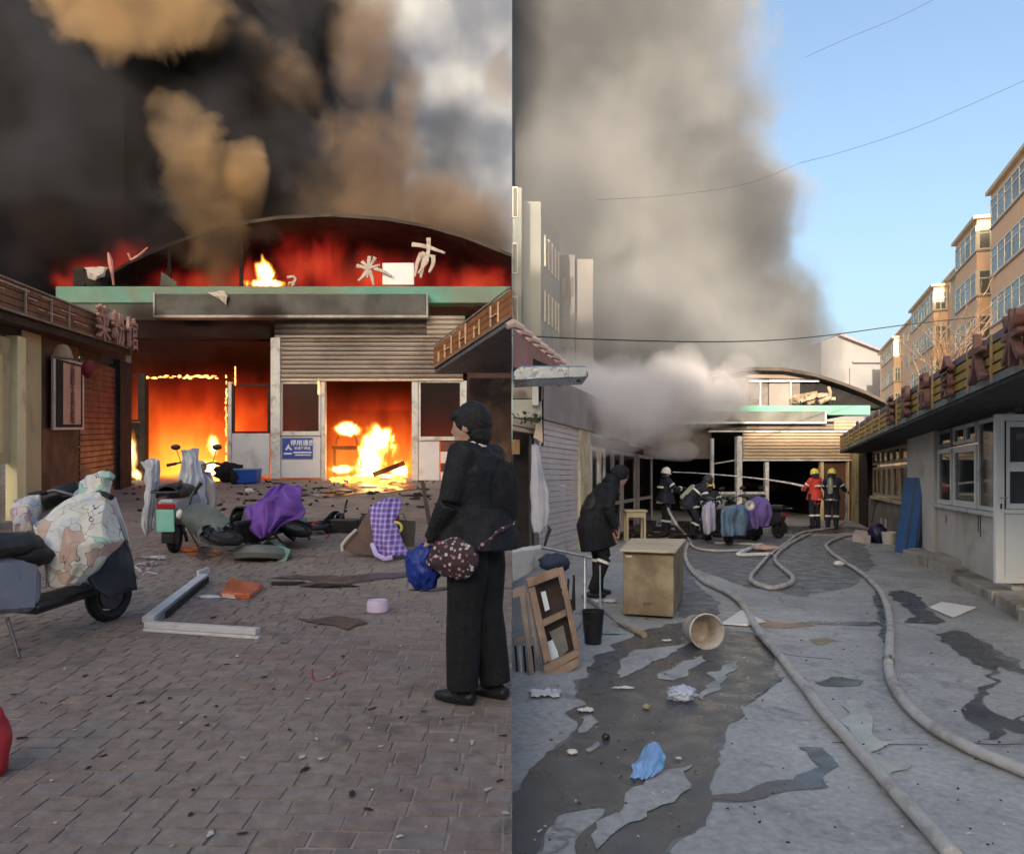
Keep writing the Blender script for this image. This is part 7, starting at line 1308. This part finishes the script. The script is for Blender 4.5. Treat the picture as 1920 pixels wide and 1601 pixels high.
# bare tree
tr_ = thing('bare_tree', 'bare winter tree standing before the orange block above the shop roof', 'tree', (19.5, 38, 0)); BRK = mat('tan_bark', (.22, .14, .09), .85, .25, 6); q = random.Random(12)
Yt = 36.5; bx = XY(1765, Yt); mb = MB(); mb.tube([(bx, Yt, 0), (bx + .05, Yt, 2.2), (bx, Yt, 5.2)], [.2, .17, .14], 9); mb.build('trunk', BRK, tr_, smooth=True)
tw = MB()
def branch(p, d, ln, r, lev, mbx):
    pts = [p]; cur = p.copy(); dd = d.copy()
    for i in range(4): dd = (dd + Vector((q.gauss(0, .13), q.gauss(0, .13), .06))).normalized(); cur = cur + dd * ln / 4; pts.append(cur.copy())
    mbx.tube(pts, [r * (1 - .17 * i) for i in range(5)], 5 if lev < 2 else 3, False)
    if lev < 3:
        for _ in range(4 if lev else 5):
            k = q.randint(1, 4); nd = (dd + Vector((q.gauss(0, .55), q.gauss(0, .5), q.uniform(0, .5)))).normalized(); branch(pts[k], nd, ln * q.uniform(.5, .8), r * .5, lev + 1, mbx)
for k in range(6):
    lm = MB(); a_ = k * 1.05 + .3; branch(Vector((bx, Yt, 4.3 + .16 * k)), Vector((math.cos(a_) * .55, math.sin(a_) * .5, 1)).normalized(), 3.0, .10, 1, lm); lm.build('limb', BRK, tr_, smooth=True)
# wires
WR = mat('black_wire', (.03, .03, .03), .6)
def wire(pts, r, label): mb = MB(); mb.tube(smooth_path([P(*p) for p in pts], 8), r, 5); tag(mb.build('overhead_wire', WR, smooth=True), label, 'wire', 'wires over the right yard')
wire([(961, 629, 14), (1060, 634, 15), (1200, 639, 16), (1330, 641, 17), (1450, 638, 18), (1560, 628, 19), (1700, 609, 20), (1830, 595, 21)], .014, 'lowest dark wire sagging across the smoke above the hall')
wire([(1500, 306, 20), (1580, 285, 20), (1700, 246, 20), (1800, 205, 20), (1925, 150, 20)], .005, 'thin wire rising to the right in the middle of the blue sky'); wire([(1510, 108, 20), (1590, 72, 20), (1680, 35, 20), (1760, -5, 20)], .0045, 'thin wire at the very top of the blue sky')
wire([(1120, 375, 18), (1250, 367, 18), (1400, 345, 18), (1500, 306, 20)], .0035, 'faint wire in front of the smoke plume')
# unseen blocks added behind the camera to keep the sun off both yards
BK = mat('rear_block_render', (.34, .30, .27), .85, .1, .3)
rb = thing('rear_shade_block', 'unseen long block added behind the camera to shade both yards', 'apartment block', (0, -54, 0)); mb = MB(); mb.box((14, -54, 9.1), (96, 8, 21.6)); mb.build('wall', BK, rb); mb = MB(); mb.box((-58, -54, 12.7), (70, 7.9, 28.8)); mb.build('wall', BK, rb)
# ---------------------------------------------------------------- smoke
def smoke_box(name, lo, hi, puffs, dens, col, label, amp=.9, sc=.5, detail=5, gain=2.0, col2=None, csc=.25, step=None, aniso=.1, emis=None, cut=.12, squash=(1., 1., 1.), dist=0.4):
    m = bpy.data.materials.new(name); t, N, L = nodes(m)
    o = N.new('ShaderNodeOutputMaterial'); v = N.new('ShaderNodeVolumePrincipled'); L.new(v.outputs[0], o.inputs['Volume'])
    g = N.new('ShaderNodeNewGeometry'); pos = g.outputs['Position']
    wn = N.new('ShaderNodeTexNoise'); wn.inputs['Scale'].default_value = sc; wn.inputs['Detail'].default_value = detail; wn.inputs['Roughness'].default_value = .58; wn.inputs['Distortion'].default_value = dist
    L.new(pos, wn.inputs['Vector'])
    acc = None
    for p in puffs:
        x, y, z, r = p[:4]
        mp = N.new('ShaderNodeVectorMath'); mp.operation = 'SUBTRACT'; L.new(pos, mp.inputs[0]); mp.inputs[1].default_value = (x, y, z)
        if len(p) > 4: rx, ry, rz = p[4:7]
        else: rx = ry = rz = 1
        ms = N.new('ShaderNodeVectorMath'); ms.operation = 'DIVIDE'; L.new(mp.outputs[0], ms.inputs[0]); ms.inputs[1].default_value = (r * rx, r * ry, r * rz)
        ln = N.new('ShaderNodeVectorMath'); ln.operation = 'LENGTH'; L.new(ms.outputs[0], ln.inputs[0])
        f = math_n(t, 'SUBTRACT', 1., ln.outputs['Value'])
        if acc is None: acc = f
        else:
            sm = N.new('ShaderNodeMath'); sm.operation = 'SMOOTH_MAX'; L.new(acc, sm.inputs[0]); L.new(f, sm.inputs[1]); sm.inputs[2].default_value = .2; acc = sm.outputs[0]
    nn = math_n(t, 'MULTIPLY', math_n(t, 'SUBTRACT', wn.outputs[0], .5), amp * 2)
    d = math_n(t, 'SUBTRACT', math_n(t, 'ADD', acc, nn), cut)
    d = math_n(t, 'MULTIPLY', d, gain, clamp=True)
    d = math_n(t, 'MULTIPLY', d, dens)
    L.new(d, v.inputs['Density'])
    c = col
    if col2 is not None:
        cn = noise_n(t, csc, 3, pos)
        c = mix_n(t, ramp_n(t, cn, [(.4, 0.), (.6, 1.)]), col, col2); L.new(c, v.inputs['Color'])
    else: v.inputs['Color'].default_value = (*col, 1)
    v.inputs['Anisotropy'].default_value = aniso
    if emis:
        v.inputs['Emission Color'].default_value = (*emis[0], 1)
        L.new(math_n(t, 'MULTIPLY', d, emis[1]), v.inputs['Emission Strength'])
    if step: m.cycles.volume_step_rate = step
    b = MB().box([(a + c_) / 2 for a, c_ in zip(lo, hi)], [c_ - a for a, c_ in zip(lo, hi)])
    return b.build(name, m, label=label, cat='smoke', kind='stuff')
def pf(px, py, Y, rpx, rx=1, ry=1, rz=1):
    q = P(px, py, Y); return (q.x, q.y, q.z, rpx / F * Y, rx, ry, rz)
# left smoke: everything stays on the left yard's side
def L_(px, py, Y, r, *s): return pf(px, py, Y, r, *s)
smoke_box('black_smoke', (-26, 24.2, 6.0), (-.004, 33, 26), [L_(60, 150, 28, 380), L_(180, 420, 28, 260, 1.2, 1, .9), L_(240, 260, 28, 280), L_(420, 60, 29, 270), L_(470, 330, 28, 230), L_(40, 480, 27, 220), L_(360, 480, 27, 180), L_(560, 440, 27, 120, 1.3, 1, .6)], 3.0, (.10, .105, .125), 'thick black and slate grey smoke over the left side of the burning hall', sc=.34, amp=.62, gain=3, col2=(.05, .046, .042), csc=.22, dist=.7)
smoke_box('drifting_black_smoke', (-14.5, 20.2, 4.9), (-5.6, 23.4, 11.5), [L_(90, 430, 21.8, 75, 1.3, 1, .9), L_(210, 415, 21.8, 62, 1.4, 1, .8), L_(320, 435, 21.8, 55, 1.2, 1, .9), L_(30, 480, 21.8, 50), L_(420, 455, 21.8, 42, 1.3, 1, .9), L_(500, 440, 21.8, 30, 1.3, 1, .9)], 1.6, (.10, .075, .07), 'dark red tinged smoke curling over the left half of the arched roof', sc=.6, amp=.5, gain=2.0, dist=.6)
smoke_box('ochre_smoke', (-18, 20.3, 7.2), (-6.3, 26.5, 21), [L_(235, 20, 23, 120, 1.2, 1, .9), L_(170, -20, 23, 130), L_(330, 0, 23, 110), L_(345, 235, 23, 78, .9, 1, 1.1), L_(388, 265, 23, 62, 1, 1, 1.2), L_(370, 340, 23, 78, .9, 1, 1.6), L_(405, 440, 23, 72, 1, 1, 1.6), L_(450, 330, 23.5, 60, 1, 1, 1.6)], 2.4, (.58, .41, .23), 'billows of ochre yellow smoke rolling up in front of the black smoke', sc=.6, amp=.85, gain=1.9, cut=.12, col2=(.33, .24, .16), csc=.5, dist=.9)
smoke_box('brown_smoke', (-13, 25, 6.5), (-.004, 32, 24), [L_(560, 440, 27, 190, 1.1, 1, 1), L_(490, 170, 27, 130), L_(690, 60, 27, 100, .9, 1, 2), L_(700, 330, 27, 150, .9, 1, 1.2), L_(810, 430, 27, 150), L_(500, -40, 27, 110), L_(900, 470, 27, 120), L_(940, 150, 27, 60, .8, 1, 1.2), L_(760, 180, 27, 60, .8, 1, 2)], 1.1, (.44, .32, .22), 'brown smoke column over the middle of the burning roof', sc=.5, amp=.72, gain=2.2, cut=.2, col2=(.24, .18, .15), csc=.45, dist=.8)
smoke_box('white_smoke', (-17, 33.2, 5.5), (-.004, 44, 30), [L_(700, 250, 38, 420), L_(880, 100, 38, 420), L_(900, 420, 38, 380), L_(620, 40, 38, 360)], 3.0, (.90, .94, .99), 'bright white and bluish smoke drifting behind the right end of the hall', sc=.32, amp=.35, gain=3, col2=(.42, .47, .58), csc=.30, dist=.6)
smoke_box('doorway_smoke', (-10.6, 19.9, 4.6), (-6.2, 21.0, 7.3), [L_(330, 640, 20.5, 60, 1.6, .8, .8), L_(440, 620, 20.5, 50, 1.4, .8, .7), L_(500, 590, 20.5, 38, 1.4, .8, .7), L_(270, 600, 20.5, 40)], 2.0, (.09, .045, .04), 'dark maroon smoke pouring out over the left doorways under the sign board', sc=1.0, amp=.6, gain=1.6, cut=.05, dist=.6)
Y_ = 44
smoke_box('grey_smoke_plume', (.004, 33.5, 5.2), (24, 52, 36), [pf(990, 100, Y_, 330, 1, .8, 1.4), pf(1130, 60, Y_, 340, 1, .7, 1), pf(1230, 250, Y_, 275, 1, .8, 1), pf(1060, 400, Y_, 290), pf(1330, 430, Y_, 215), pf(1420, 590, Y_, 160), pf(1150, 640, Y_, 250), pf(1500, 640, Y_, 95), pf(1150, -250, Y_, 360), pf(1290, 740, Y_, 170), pf(1270, 600, Y_, 200), pf(1400, 690, Y_, 150), pf(1500, 710, Y_, 95)], .8, (.66, .67, .68), 'tall beige and grey smoke plume rising behind the market hall on the right', sc=.28, amp=.55, gain=3, col2=(.30, .31, .33), csc=.13, dist=.6)
smoke_box('white_steam', (.45, 14, 1.4), (9.5, 25, 7.5), [pf(1130, 760, 18, 120, 1.1, 1.5, .6), pf(1200, 735, 20, 95, 1.2, 1, .7), pf(1310, 745, 22, 80, 1.2, 1, .8), pf(1060, 790, 17, 70, 1, 1, .7), pf(1220, 800, 21, 60, 1.3, 1, .7), pf(1380, 715, 23, 50), pf(1060, 730, 16.5, 85, 1.2, 1, .8), pf(1290, 690, 23, 45), pf(1120, 830, 17, 60, 1.3, 1, .5), pf(1260, 845, 21, 45, 1.2, 1, .5)], 3.6, (.97, .95, .94), 'white puff of steam and smoke billowing out over the left shop front', sc=.75, amp=.75, gain=2.0, cut=.02, col2=(.88, .85, .86), csc=.6, dist=.6)
smoke_box('thin_smoke', (.1, 20, 3.5), (8, 26.5, 19), [pf(1030, 420, 23, 190, .7, .8, 1.3), pf(1100, 600, 23, 150, 1, .8, 1), pf(1150, 300, 23, 130, 1, .8, 1.4)], .32, (.74, .73, .71), 'thin veil of smoke drifting before the grey apartment block', sc=.4, amp=.5, gain=1.6, cut=.05, dist=.6)
